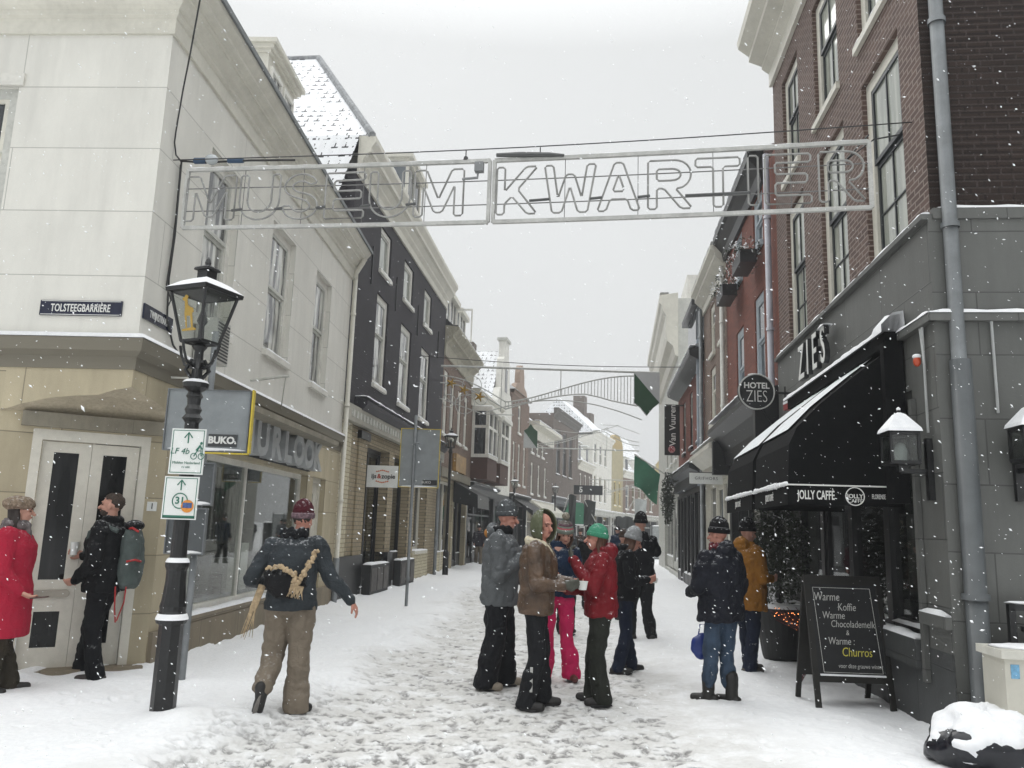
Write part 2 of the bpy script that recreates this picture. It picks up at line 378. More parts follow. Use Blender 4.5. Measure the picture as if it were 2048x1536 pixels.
    def text(s, name, body, a, z, o, size, mat, parent=None, up=None, **kw):
        p = Vector(s.tf(a, o, z)); r = Vector(s.tf(a+1, o, z))-p
        if s.sg > 0: r = -r
        if up: r = Vector(s.tf(*up[0]))-Vector(s.tf(0, 0, 0)); return text(name, body, size, mat, frame_m(p, r, Vector(s.tf(*up[1]))-Vector(s.tf(0, 0, 0))), parent or s.root, **kw)
        return text(name, body, size, mat, frame_m(p, r), parent or s.root, **kw)
    def loc(s, x, y, z):
        """world point -> this building's own coordinates"""
        d = Vector((x, y, 0))-s.A; return (d.dot(s.u), -d.x*s.u.y+d.y*s.u.x, z)
    def Mw(s): return M(s.loc)
    def sub(s, A, u, side, L):
        f = object.__new__(Fac); f.A = Vector((A[0], A[1], 0)); l = math.hypot(*u); f.u = Vector((u[0]/l, u[1]/l, 0)); f.L = L; f.sg = side; f.root = s.root; f.ledges = s.ledges if 0 else []
        n = Vector((-f.u.y, f.u.x, 0))*side
        def tf(a, o, z):
            p = f.A+f.u*a+n*o; return s.loc(p.x, p.y, z)
        f.tf = tf; return f
    def shop(s, a, b, z0, z1, fmat, bays=3, doors=(), plinth=.55, plmat=None, depth=.35, glass=None, post=.09, transom=None, o=0., room=None, base=0.05):
        """shopfront in the opening: posts, panes, stall riser and door leaves, each a part"""
        q = o-depth; w = (b-a)/bays; t = s.M()
        for k in range(bays+1):
            x = a+w*k; t.box(max(a, x-post/2), min(b, x+post/2), q, q+.1, z0+base, z1)
        t.box(a, b, q-.01, q+.11, z1-.1, z1-.001)
        if transom: t.box(a, b, q+.005, q+.095, transom-.04, transom+.04)
        fr = t.build('shop_frame', fmat, s.root)
        for k in range(bays):
            x0, x1 = a+w*k+post/2, a+w*(k+1)-post/2
            if k in doors:
                d = s.M(); d.box(x0, x0+.09, q+.02, q+.07, z0+base, (transom or z1)-.1); d.box(x1-.09, x1, q+.02, q+.07, z0+base, (transom or z1)-.1)
                d.box(x0+.09, x1-.09, q+.02, q+.07, z0+base, z0+.35); d.box(x0+.09, x1-.09, q+.02, q+.07, (transom or z1)-.2, (transom or z1)-.1)
                dd = d.build('door', fmat, s.root); p = s.M(); p.box(x0+.09, x1-.09, q+.035, q+.045, z0+.35, (transom or z1)-.2); p.build('pane', glass, dd)
                h = s.M(); h.tube([s_ for s_ in ((x0+.16, q+.11, z0+.95), (x0+.16, q+.11, z0+1.25))], .013, 8); h.build('handle', MET, dd)
            else:
                r = s.M(); r.box(x0, x1, q+.0, q+.09, z0+base, z0+plinth); r.build('stall_riser', plmat or fmat, s.root)
                f2 = s.M(); f2.box(x0, x1, q+.02, q+.06, z0+plinth, z0+plinth+.05); f2.build('window_ledge', fmat, s.root)
                p = s.M(); p.box(x0, x1, q+.035, q+.045, z0+plinth+.05, z1-.1); p.build('shop_pane', glass, fr)
                s.ledges.append((x0, x1, q+.062, q+.12, z0+plinth))
        if room:
            r = s.M(); D = q-room[0]
            r.quad((a, D, z0), (b, D, z0), (b, D, z1+.2), (a, D, z1+.2)); r.quad((a, q, z0+.04), (b, q, z0+.04), (b, D, z0+.04), (a, D, z0+.04)); r.quad((a, q, z1+.1), (b, q, z1+.1), (b, D, z1+.1), (a, D, z1+.1))
            r.quad((a-.01, q, z0), (a-.01, D, z0), (a-.01, D, z1+.2), (a-.01, q, z1+.2)); r.quad((b+.01, q, z0), (b+.01, D, z0), (b+.01, D, z1+.2), (b+.01, q, z1+.2))
            r.build('shop_room', room[1], s.root)
        return fr
# ================================================================ materials of the place
MET = plain('dark_metal', '1b1c1d', .45, .2, 8); IRON = plain('cast_iron_black', '141516', .38, .3, 20, .15, 60)
ZINC = plain('zinc_pipe', '6f7375', .5, .25, 2.5, .1, 20, metal=.3); WHITEP = plain('white_paint', 'd9d7cf', .55, .1, 2.0, var2=.15); CREAM = plain('cream_paint', 'cdcabe', .5, .08, 1.5, var2=.1)
GREYP = plain('grey_white_paint', 'bdbdb6', .55, .12, 2.0, var2=.2); BLACKP = plain('black_paint', '17181a', .4, .25, 2.0); BLUEG = plain('blue_grey_paint', 'a3adb4', .5, .1, 2)
DKGREEN = plain('dark_green_paint', '20262a', .4, .2, 3); BEIGED = plain('beige_door_paint', 'd2cec2', .5, .06, 1.5, var2=.1)
PLASTER = slabs('white_plaster', 'd9d7cf', 4.1, .72, .006, .04, .6, .75, .22); STONE = slabs('sandstone', 'b3a88e', 1.15, .62, .007, .16, .5, .8, .35)
STONED = slabs('stone_base', '8a7f6c', 1.3, .45, .008, .12, .5, .8, .6); STONEG = slabs('ledge_stone', '8d8778', 2.5, 3, .004, .1, .7, .85, .6, sc2=2)
SQUINCH = plain('squinch_stone', 'b5aa94', .85, .12, 3, .2, 30, var2=.2)
GREYST = slabs('grey_cladding', '5e5f5c', 1.25, .56, .007, .16, .45, .55, .45, off=.5); GREYDK = slabs('grey_plinth', '454747', 1.6, .62, .007, .2, .5, .55, .6)
BRK_Z = brick('brown_red_brick', '5f4a42', '4c3a34', '857870', bump=.6, dirt=.25); BRK_BLK = brick('purple_black_brick', '3a373c', '302d31', '29272d', ms=.007, dirt=.3)
BRK_DK = brick('dark_brown_brick', '3d312c', '2f2623', '1d1918', ms=.012, bh=.066, bw=.24, dirt=.4)  # dark brown brick of the hotel side wall, its own colour
BRK_RED = brick('red_brick', '7e4434', '6b382b', '6f4a40', dirt=.3); BRK_BR = brick('brown_brick', '6e5b50', '5b4a42', '998678', dirt=.3)
BRK_CR = brick('cream_glazed_brick', 'c9c1a6', 'b9b095', '857c69', bw=.22, bh=.095, ms=.008, dirt=.25); BRK_TAN = brick('tan_glazed_brick', 'a3967c', '94876e', '6f6655', bw=.22, bh=.095, dirt=.3)
BRK_GR = brick('grey_brown_brick', '6a5f57', '584e48', '7a716a', dirt=.3)
TILE = tiles_snow('snowy_pan_tiles'); TILE2 = tiles_snow('snowy_slates', .62, .3, .42)
PANE = panemat(); PANEC = panemat('curtained_pane', '3a3d40', .03, 'c9c9c2'); PANEB = panemat('blind_pane', '8b8f86', .04, 'a5a89e'); PANED = panemat('dark_pane', '0b0c0d', .08, None, .25)
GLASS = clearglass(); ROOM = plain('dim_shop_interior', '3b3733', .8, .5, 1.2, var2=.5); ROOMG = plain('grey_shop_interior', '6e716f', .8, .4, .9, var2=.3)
GREY_BACK = plain('sign_back_grey', '84898b', .45, .1, 5); YEL = plain('yellow_edge', 'c9b23c', .5, .15, 6); WSIGN = plain('white_sign', 'dfe1de', .4, .05, 4); INK = plain('black_ink', '1c1c1e', .5, .05)
WTXT = plain('white_lettering', 'd8d8d4', .5, .05); GRNINK = plain('green_ink', '2a6b58', .5, .05); NAVY = plain('navy_enamel', '161c33', .25, .1, 6)
LAMPGLASS = clearglass('lamp_glass', (.80, .82, .80), 1.2)
# ================================================================ WHITE CORNER BUILDING
W = Fac('corner_building', (-3.88, 8.5), (.034, .999), 8.65, -1, 'white plastered corner building with tan stone ground floor and beige double doors')
C0 = Vector((-3.89, 8.2, 0)); LF = W.sub((C0.x, C0.y), (-1, .055), 1, 4.2); CH = W.sub((-5.25, 8.275), (1.39, .865), -1, 1.64)
up = [(1.0, 2.05, 4.05, 6.25), (3.42, 4.62, 4.2, 6.25), (5.95, 7.05, 4.15, 6.28)]
W.wall(PLASTER, 3.46, 7.1, up, s0=-.3, reveal=.16, uvo=(0, -3.42), back=False, name='wall')
LF.wall(PLASTER, 3.46, 7.1, [(1.68, 2.95, 3.95, 6.3)], s0=0, s1=4.2, uvo=(.4, -3.42), back=False, name='wall')
for i, h in enumerate(up): W.window(*h, WHITEP, PANEC, GREYP, reveal=.16, fw=.12, mid=5.25, nv=1, sill=True, snow=True)
LF.window(1.68, 2.95, 3.95, 6.3, GREYP, PANE, CREAM, reveal=.12, fw=.12, mid=5.55, sill=True)
hd = LF.M(); hd.box(1.62, 3.0, -.12, .03, 6.31, 6.45); hd.build('window_head', WHITEP, W.root)
# cornice swept round the corner
def path3(far_left, corner, far_right):
    pts = [LF.A+LF.u*far_left, corner, W.A+W.u*far_right]
    n1 = Vector((-LF.u.y, LF.u.x, 0)); n2 = Vector((W.u.y, -W.u.x, 0)); mm = (n1+n2); mm = mm/ (mm.length**2/2)
    return [(pts[0].x, pts[0].y, n1.x, n1.y), (pts[1].x, pts[1].y, mm.x, mm.y), (pts[2].x, pts[2].y, n2.x, n2.y)]
m = W.Mw(); m.sweep([(0, 6.93), (.035, 6.93), (.035, 7.12), (.07, 7.14), (.07, 7.2), (.12, 7.23), (.18, 7.3), (.2, 7.3), (.2, 7.36), (.28, 7.4), (.28, 7.44), (.35, 7.52), (.37, 7.58), (.37, 7.61), (0, 7.63)], path3(4.2, C0, 8.75)); m.build('cornice', CREAM, W.root)
m = W.Mw(); m.sweep([(0.37, 7.56), (.40, 7.56), (.40, 7.63), (.33, 7.65)], path3(4.2, C0, 8.78)); m.build('gutter', ZINC, W.root)
m = W.Mw(); m.sweep([(0, 3.14), (.015, 3.14), (.02, 3.27), (.1, 3.32), (.12, 3.45), (.0, 3.47)], path3(4.2, C0, 8.65)); m.build('string_course', STONEG, W.root)
m = W.Mw(); m.sweep([(0.0, 3.472), (0.02, 3.52), (.1, 3.5), (.125, 3.455)], path3(4.2, C0, 8.65)); m.build('snow_cover', SNOW, W.root, smooth=True)
# stone ground floor
LF.wall(STONE, 0, 3.15, [], s0=1.36, s1=4.2, back=False, name='stone_wall')
gh = [(1.35, 6.35, .5, 2.5), (6.72, 7.62, .06, 2.5)]
W.wall(STONE, .0, 2.62, gh, s0=.64, s1=8.65, reveal=.2, name='stone_wall', back=False)
sgh = M(); W.wall(STONE, 2.62, 3.15, [], s0=.64, s1=8.65, back=False, name='stone_wall')
CH.wall(STONE, 0, 2.7, [(.32, 1.46, .02, 2.53)], s0=0, s1=1.64, reveal=.12, back=False, name='stone_wall')
b_ = W.M(); b_.box(.66, 8.6, -.1, .05, 0, .42); b_.build('plinth', STONED, W.root)
# squinch carrying the square upper corner over the canted doorway
lc = [(1.36, 2.69), (1.15, 2.76), (.85, 2.83), (.55, 2.86), (.35, 2.87), (.2, 2.92), (0, 2.96)]
rc = [(.64, 2.69), (.56, 2.78), (.42, 2.85), (.25, 2.89), (.05, 2.91), (-.12, 2.93), (-.3, 2.96)]
q_ = W.Mw(); g_ = W.Mw(); rows = []
for (a, z), (b, z2) in zip(lc, rc):
    p = LF.A+LF.u*a; r2 = W.A+W.u*b; p = Vector((p.x, p.y, z)); r2 = Vector((r2.x, r2.y, z2))
    rows.append([p.lerp(r2, t/8)+Vector((-.25, .35, 0))*0.35*math.sin(PI*t/8)*(p-r2).length*.3 for t in range(9)])
vs = [v for r in rows for v in r]
q_.add(vs, [(i*9+j, i*9+j+1, (i+1)*9+j+1, (i+1)*9+j) for i in range(6) for j in range(8)]); q_.build('squinch', SQUINCH, W.root, smooth=True)
for i in range(6):
    for crv, face in ((lc, LF), (rc, W)):
        a, z = crv[i]; b, z2 = crv[i+1]; p = face.A+face.u*a; r2 = face.A+face.u*b
        g_.quad((p.x, p.y, z), (r2.x, r2.y, z2), (r2.x, r2.y, 3.15), (p.x, p.y, 3.15), [(a, z+.4), (b, z2+.4), (b, 3.55), (a, 3.55)])
g_.build('stone_wall', STONE, W.root)
m = CH.M(); m.box(.2, 1.63, -.1, .09, 2.55, 2.7); m.build('lintel', STONEG, W.root)
m = CH.M(); m.box(.2, 1.6, -.1, .16, 0, .1); m.build('doorstep', STONED, W.root)
# double door
m = CH.M(); m.box(.32, .41, -.12, .0, .07, 2.53); m.box(1.37, 1.46, -.12, .0, .07, 2.53); m.box(.41, 1.37, -.12, .0, 2.42, 2.53); m.build('door_frame', BEIGED, W.root)
for k, (a, b) in enumerate(((.42, .888), (.892, 1.36))):
    d = CH.M(); x0, x1 = a+.115, b-.115; y0, y1 = -.11, -.06
    if k == 0: solid = [(a, x0, .08, 2.41), (x1, b, .08, 2.41), (x0, x1, .08, .3), (x0, x1, .66, .98), (x0, x1, 2.3, 2.41)]; gl = [(.3, .66), (.98, 2.3)]
    else: solid = [(a, x0, .08, 2.41), (x1, b, .08, 2.41), (x0, x1, .08, .32), (x0, x1, 2.3, 2.41)]; gl = [(.32, 2.3)]
    for (p, q, r, t) in solid: d.box(p, q, y0, y1, r, t)
    dd = d.build('door', BEIGED, W.root)
    for r, t in gl: g = CH.M(); g.box(x0, x1, y0+.015, y0+.022, r, t); g.build('door_pane', PANED, dd)
    if k == 0:
        l = CH.M(); n_ = 20; cx, cz = (a+b)/2+.02, .84
        poly = [(cx+.13*(1 if math.cos(2*PI*i/n_) > 0 else -1)+.04*math.cos(2*PI*i/n_), cz+.04*math.sin(2*PI*i/n_)) for i in range(n_)]
        l.prism(poly, lambda p, q: (p, -.06, q), lambda p, q: (p, -.045, q)); l.box(cx-.11, cx+.11, -.05, -.04, cz-.012, cz+.012); l.build('letter_plate', plain('brass_plate', '9b958a', .35, .1, metal=.5), dd)
        l = CH.M(); l.box(x0+.01, x0+.09, -.094, -.09, .5, .63); l.build('door_notice', WSIGN, dd)
    else:
        l = CH.M(); l.tube([(a+.05, -.02, 1.0), (a+.05, -.02, 1.28)], .012, 8); l.build('handle', MET, dd)
m = CH.M(); m.box(1.49, 1.59, .0, .012, 1.72, 1.82); hn = m.build('house_number', WSIGN, W.root); CH.text('numeral', '1', 1.54, 1.77, .016, .09, INK, parent=None)
# enamel street names
m = LF.M(); m.box(.2, 1.08, .0, .02, 3.70, 3.86); sn = m.build('street_name_plate', NAVY, W.root)
for zz in (3.708, 3.852): b = LF.M(); b.box(.215, 1.065, .02, .023, zz-.003, zz+.003); b.build('plate_border', WTXT, sn)
LF.text('street_name', 'TOLSTEEGBARRIÈRE', .64, 3.775, .022, .115, WTXT, off=.0015, sxy=(.60, 1), ext=.002, spacing=1.04)
m = W.M(); m.box(-.27, .4, .0, .02, 3.70, 3.86); m.build('street_name_plate', NAVY, W.root)
W.text('street_name', 'TWIJNSTRAAT', .065, 3.775, .022, .112, WTXT, off=.001, sxy=(.58, 1), ext=.002)
# watch shop window, letters, side door
m = W.M(); m.box(1.35, 6.35, -.2, -.1, .5, .58); m.box(1.35, 6.35, -.2, -.12, 2.42, 2.5); m.box(1.35, 1.43, -.2, -.12, .58, 2.42); m.box(6.27, 6.35, -.2, -.12, .58, 2.42); m.box(3.56, 3.6, -.2, -.13, .58, 2.42); wf = m.build('shop_frame', WHITEP, W.root)
m = W.M(); m.box(1.43, 3.56, -.17, -.16, .58, 2.42); m.build('shop_pane', GLASS, wf); m = W.M(); m.box(3.6, 6.27, -.17, -.16, .58, 2.42); m.build('shop_pane', GLASS, wf)
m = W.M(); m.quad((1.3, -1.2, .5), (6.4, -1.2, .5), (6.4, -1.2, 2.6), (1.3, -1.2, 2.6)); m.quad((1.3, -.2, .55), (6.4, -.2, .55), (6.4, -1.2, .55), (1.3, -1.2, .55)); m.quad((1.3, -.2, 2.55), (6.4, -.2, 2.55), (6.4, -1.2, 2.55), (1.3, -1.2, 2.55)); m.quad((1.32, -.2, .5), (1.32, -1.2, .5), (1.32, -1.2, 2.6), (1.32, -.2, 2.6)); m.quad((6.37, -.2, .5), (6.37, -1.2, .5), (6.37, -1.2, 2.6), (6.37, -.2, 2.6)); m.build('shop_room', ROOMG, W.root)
for i in range(9):
    m = W.M(); x = 1.6+i*.52; m.box(x, x+.34, -.62-.08*(i % 3), -.52, .56, .85+.22*(i % 4)); m.build('display_stand', (ROOM, GREYP, WSIGN, MET)[i % 4], W.root)
m = W.M()
for i in range(26): x = 1.5+i*.19; m.tube([(x, -1.1, 1.25), (x+.02, -1.1, 2.5)], .05, 6)
m.build('display_curtain', plain('grey_curtain', '77766f', .8, .15, 2), W.root)
W.box('window_board', STONED, 1.3, 6.4, -.12, .06, .43, .498); W.ledges.append((1.3, 6.4, -.09, .06, .498))
m = W.M(); m.box(1.9, 6.45, .0, .5, 3.05, 3.13); m.build('canopy', STONEG, W.root)
W.box('sign_fascia', plain('dark_fascia', '1f2122', .6, .2, 2), 2.1, 6.3, 0, .05, 2.56, 3.0)
LET = plain('grey_letters', 'a9acad', .4, .12, 5)
for ch_, x in (('H', 2.45), ('U', 3.1), ('R', 3.72), ('L', 4.3), ('O', 4.9), ('O', 5.5), ('K', 6.05)):
    W.text('sign_letter', ch_, x, 2.80, .15, .66, LET, ext=.09, off=.03, sxy=(1.15, 1))
d = W.M(); d.box(6.72, 7.62, -.2, -.1, 2.4, 2.5); d.box(6.72, 6.8, -.2, -.1, .06, 2.4); d.box(7.54, 7.62, -.2, -.1, .06, 2.4); d.build('door_frame', BEIGED, W.root)
d = W.M(); d.box(6.8, 6.97, -.19, -.14, .06, 2.4); d.box(7.3, 7.54, -.19, -.14, .06, 2.4); d.box(6.97, 7.3, -.19, -.14, .06, .95); d.box(6.97, 7.3, -.19, -.14, 2.2, 2.4); dd = d.build('door', BEIGED, W.root)
g = W.M(); g.box(6.97, 7.3, -.17, -.16, .95, 2.2); g.build('door_pane', PANED, dd); g = W.M(); g.box(7.38, 7.42, -.14, -.11, .95, 1.1); g.build('handle', MET, dd)
W.box('room_back', ROOM, 6.7, 7.65, -.6, -.55, 0, 2.6)
W.pipe(8.55, .1, .9, 7.0, .05, CREAM); m = W.M(); m.tube([(8.55, .28, 7.42), (8.55, .24, 7.3), (8.55, .1, 7.05), (8.55, .1, 6.9)], .055, 10); m.build('downpipe', CREAM, W.root, smooth=True)
W.pipe(8.55, .1, .0, .95, .065, ZINC, rings=False)
# roof with snow and the boxy dormer
m = W.M(); m.quad((-.3, .3, 7.62), (8.65, .3, 7.62), (8.65, -5.5, 8.6), (-.3, -5.5, 8.6), [(0, 0), (10, 0), (10, 6), (0, 6)]); m.build('roof', SNOW, W.root)
m = W.M(); m.box(4.55, 6.05, -2.8, -.75, 7.6, 9.78); dm = m.build('dormer', CREAM, W.root)
m = W.M(); m.box(4.5, 6.1, -2.85, -.7, 9.78, 9.84); m.box(4.46, 6.14, -2.9, -.64, 9.84, 9.92); m.box(4.4, 6.2, -2.95, -.58, 9.92, 10.0); m.build('dormer_cap', CREAM, dm)
m = W.M()
for a, b in ((4.65, 5.25), (5.35, 5.95)): m.box(a, a+.06, -.76, -.7, 8.2, 9.6); m.box(b-.06, b, -.76, -.7, 8.2, 9.6); m.box(a+.06, b-.06, -.76, -.7, 9.52, 9.6)
m.build('dormer_frame', WHITEP, dm); m = W.M(); m.box(4.7, 5.2, -.752, -.735, 8.2, 9.52); m.box(5.4, 5.9, -.752, -.735, 8.2, 9.52); m.build('pane', PANEC, dm)
m = W.M(); m.box(1.0, 1.42, .02, .28, 3.52, 4.05); ac = m.build('air_unit_box', GREYP, W.root); m = W.M()
for i in range(12): m.box(1.03, 1.39, .28, .286, 3.55+i*.04, 3.57+i*.04)
m.build('grille', MET, ac); m = W.M(); [m.box(.5+i*.07, .515+i*.07, .3, .315, 3.0, 3.47) for i in range(6)]; [m.box(.5, .865, .316, .33, 3.02+i*.085, 3.035+i*.085) for i in range(6)]; m.box(.5, .515, .02, .3, 3.2, 3.22); m.box(.85, .865, .02, .3, 3.2, 3.22); m.build('lattice', WHITEP, W.root)
m = W.M(); m.tube([(2.9, .05, 3.62), (2.9, .6, 3.7)], .02, 8); m.tube([(2.9, .55, 3.68), (4.2, .1, 3.4)], .008, 6); m.build('awning_arm', GREYP, W.root)
W.snow()

# ================================================================ BLACK BRICK HOUSE
B = Fac('brick_house', (-3.56, 18.05), (.103, .995), 10.55, -1, 'three storey house of purple black brick with thick cream cornice')
low = [(1.4, 2.55, 5.05, 7.35), (4.0, 5.3, 4.98, 7.25), (6.75, 8.1, 4.95, 7.2)]; hi = [(1.4, 2.5, 7.95, 9.1), (4.0, 5.2, 7.95, 9.1), (6.8, 7.95, 7.95, 9.1)]
B.wall(BRK_BLK, 4.1, 9.5, low+hi, s0=-.9, reveal=.12, depth=9)
for h in low: B.window(*h, WHITEP, PANEC, GREYP, reveal=.12, fw=.14, mid=(h[2]+h[3])/2+.15)
for h in hi: B.window(*h, WHITEP, PANEB, GREYP, reveal=.12, fw=.13)
B.cornice([(0, 9.42), (.05, 9.42), (.05, 9.62), (.13, 9.72), (.13, 9.78), (.22, 9.92), (.3, 9.95), (.3, 10.05), (.4, 10.2), (.4, 10.32), (0, 10.34)], CREAM, -.9, 10.55)
for x in (.75, 3.2, 6.0, 9.3): m = B.M(); m.box(x-.015, x+.015, .0, .03, 7.35, 8.3); m.build('wall_anchor', BLACKP, B.root)
m = B.M(); V = [(-.9, .3, 10.35), (10.55, .3, 10.35), (10.55, -9, 10.35), (-.9, -9, 10.35), (2.7, -2.5, 14.6), (7.2, -2.5, 14.6), (7.2, -6.5, 14.6), (2.7, -6.5, 14.6)]
def uvq(a, b, c, d): return [(0, 0), (b, 0), (b*.8, d), (b*.2, d)]
m.add([V[i] for i in (0, 1, 5, 4)], [(0, 1, 2, 3)], [[(0, 0), (10.5, 0), (7.2, 5.2), (3.5, 5.2)]]); m.add([V[i] for i in (3, 0, 4, 7)], [(0, 1, 2, 3)], [[(0, 0), (9.5, 0), (6.7, 5.5), (2.7, 5.5)]])
m.add([V[i] for i in (2, 3, 7, 6)], [(0, 1, 2, 3)]); m.add([V[i] for i in (1, 2, 6, 5)], [(0, 1, 2, 3)]); m.add([V[i] for i in (4, 5, 6, 7)], [(0, 1, 2, 3)])
m.add([(-.95, .03, 10.33), (-.95, -9, 10.33), (-1.7, -9, 8.0), (-1.5, -.3, 8.3)], [(0, 1, 2, 3)], [[(0, 2.5), (8.6, 2.5), (8.6, 0), (0, 0)]])
rf = m.build('roof', TILE, B.root)
m = B.M(); m.tube([V[0], V[4]], .09, 8); m.tube([V[4], V[7]], .08, 8); m.build('ridge_tiles', plain('ridge_lead', '8f9193', .8, .35, 9, .5, 14), rf)
m = B.M(); m.box(6.4, 8.5, -2.9, -.75, 10.4, 13.2); dm = m.build('dormer', plain('lead_cheek', '6b7074', .6, .15, 3), B.root)
m = B.M(); m.box(6.3, 8.6, -3, -.62, 13.2, 13.3); m.box(6.2, 8.7, -3.1, -.5, 13.3, 13.45); m.build('dormer_cap', CREAM, dm)
m = B.M(); m.box(6.4, 6.6, -.75, -.68, 11, 13.2); m.box(8.3, 8.5, -.75, -.68, 11, 13.2); m.box(7.4, 7.5, -.75, -.69, 11, 13.2); m.build('dormer_frame', CREAM, dm); m = B.M(); m.box(6.6, 8.3, -.745, -.72, 11, 13.1); m.build('pane', PANE, dm)
# ground floor: dentilled fascia, glazed brick piers, ice cream shop
gh = [(1.25, 3.55, .06, 3.55), (4.1, 6.1, .06, 3.55), (6.9, 8.7, .85, 3.3)]
B.wall(BRK_TAN, .0, 3.85, gh, s0=-.9, s1=10.55, reveal=.5, depth=8, name='shop_wall')
B.box('pier', BRK_CR, -.85, -.1, 0, .05, .95, 3.85); B.box('pier', BRK_TAN, .55, 1.25, 0, .04, .95, 3.6); B.box('pier_capital', BLACKP, .5, 1.3, 0, .1, 3.6, 3.78); B.box('pier_base', BLACKP, -.9, 1.25, 0, .07, 0, .95)
B.box('fascia', plain('stone_fascia', 'aaa79c', .7, .12, 3), -.9, 10.5, 0, .18, 3.86, 4.22)
for i in range(41): m = B.M(); m.box(-.6+i*.27, -.48+i*.27, .18, .215, 3.95, 4.1); m.build('dentil', GREYP, B.root)
B.cornice([(0, 4.2), (.2, 4.2), (.3, 4.32), (.3, 4.42), (.05, 4.5), (0, 4.5)], plain('black_moulding', '2c2a31', .6, .2, 3), .1, 10.5, name='shop_cornice')
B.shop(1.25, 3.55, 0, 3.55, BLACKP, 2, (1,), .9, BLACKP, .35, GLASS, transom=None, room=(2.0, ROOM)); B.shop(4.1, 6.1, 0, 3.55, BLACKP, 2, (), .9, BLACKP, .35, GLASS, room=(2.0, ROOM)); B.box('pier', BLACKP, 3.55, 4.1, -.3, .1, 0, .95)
for i in range(12):
    m = B.M(); x = 1.4+i*.42; m.ell((x, -.9-.1*(i % 3), 1.2+.35*(i % 4)), (.12, .1, .16), 8, 6); m.build('display_item', [plain('tub_pink', 'b3726a', .6), plain('tub_yellow', 'b9a259', .6), plain('tub_blue', '5c93a8', .6), WSIGN][i % 4], B.root)
B.window(6.9, 8.7, .9, 3.3, CREAM, PANE, CREAM, reveal=.3, fw=.08, mid=None, sillout=.1); B.box('plinth', BRK_CR, 6.7, 9.0, 0, .06, 0, .84)
m = B.M(); m.box(1.55, 1.6, 0, .9, 3.3, 3.34); m.box(1.55, 1.6, .1, .14, 2.6, 3.3)
B.pipe(9.9, .14, 0, 4.1, .06, ZINC)
for x in (2.1, 5.1): 
    t = B.M(); t.box(x-.85, x+.85, .1, .3, .05, .72); p_ = t.build('planter', plain('dark_planter', '2a2b2c', .6, .2, 5), B.root); t = B.M()
    for k in range(3): t.box(x-.8+.56*k, x-.8+.48+.56*k, .3, .32, .12, .64)
    t.build('planter_panel', plain('planter_panel_grey', '5b5856', .7, .3, 5), p_); B.ledges.append((x-.85, x+.85, .1, .3, .72))
B.snow(.06)
# ================================================================ HOUSE WITH THREE DORMERS
D = Fac('dormer_house', (-2.48, 28.55), (.107, .994), 6.63, -1, 'brown brick house with white dormers, one casement open, and peeling cornice')
hs_ = [(.25, 1.1, 4.95, 7.3), (1.6, 2.5, 4.95, 7.2), (3.3, 4.2, 4.95, 7.05), (4.9, 5.8, 4.95, 7.1)]
D.wall(BRK_BR, 3.4, 8.2, hs_, depth=8)
for h in hs_: D.window(*h, WHITEP, PANE, WHITEP, reveal=.12, fw=.17, mid=6.2)
D.cornice([(0, 7.75), (.06, 7.75), (.06, 8.2), (.2, 8.35), (.3, 8.4), (.3, 8.5), (.5, 8.7), (.5, 8.8), (0, 8.85)], plain('weathered_cream', 'aba695', .7, .2, 3, var2=.5))
m = D.M(); m.quad((0, .3, 8.85), (6.63, .3, 8.85), (6.63, -3.2, 12), (0, -3.2, 12), [(0, 0), (6.6, 0), (6.6, 4.5), (0, 4.5)]); m.quad((0, -3.2, 12), (6.63, -3.2, 12), (6.63, -7.5, 8.8), (0, -7.5, 8.8)); m.add([(0, .3, 8.85), (0, -3.2, 12), (0, -7.5, 8.8), (6.63, .3, 8.85), (6.63, -3.2, 12), (6.63, -7.5, 8.8)], [(0, 1, 2), (3, 4, 5)]); m.build('roof', TILE, D.root)
for i, x in enumerate((.3, 2.3, 4.6)):
    m = D.M(); m.box(x, x+1.5, -2.2, -.35, 8.9, 10.55); dm = m.build('dormer', plain('lead_cheek', '6b7074'), D.root)
    m = D.M(); m.box(x-.12, x+1.62, -2.3, -.15, 10.55, 10.75); m.build('dormer_cap', CREAM, dm)
    m = D.M(); m.box(x, x+.14, -.35, -.29, 9, 10.55); m.box(x+1.36, x+1.5, -.35, -.29, 9, 10.55); m.box(x+.7, x+.8, -.35, -.3, 9, 10.55); m.box(x+.14, x+1.36, -.35, -.31, 9, 9.12); m.build('dormer_frame', WHITEP, dm)
    m = D.M(); m.box(x+.14, x+1.36, -.345, -.33, 9.1, 10.5); m.build('pane', PANE, dm); D.ledges.append((x-.1, x+1.6, -1.2, -.17, 10.75))
    if i == 1:
        m = D.M()
        m.box(x+1.42, x+1.47, -.3, -.24, 9.1, 10.5); m.box(x+1.42, x+1.47, .32, .38, 9.1, 10.5); m.box(x+1.42, x+1.47, -.24, .32, 9.1, 9.17); m.box(x+1.42, x+1.47, -.24, .32, 10.43, 10.5); m.build('open_casement', WHITEP, dm)
D.shop(.2, 3.0, 0, 3.3, CREAM, 2, (), .75, BRK_CR, .2, PANE); D.shop(3.4, 6.4, 0, 3.0, BLACKP, 3, (1,), .6, BLACKP, .3, PANED)
D.wall(STONE, 0, 3.42, [(.2, 3.0, .0, 3.3), (3.4, 6.4, .0, 3.0)], depth=6, reveal=.25, name='shop_wall')
D.box('fascia', STONEG, 0, 6.6, 0, .12, 3.43, 3.75); m = D.M(); m.box(2.2, 3.2, 0, .12, 3.9, 4.7)
m = D.M(); m.box(2.6, 5.0, .02, .16, 3.78, 4.45); m.build('golden_shop_sign', plain('gold_sign', 'a17c3f', .45, .3, 4, var2=.3), D.root)
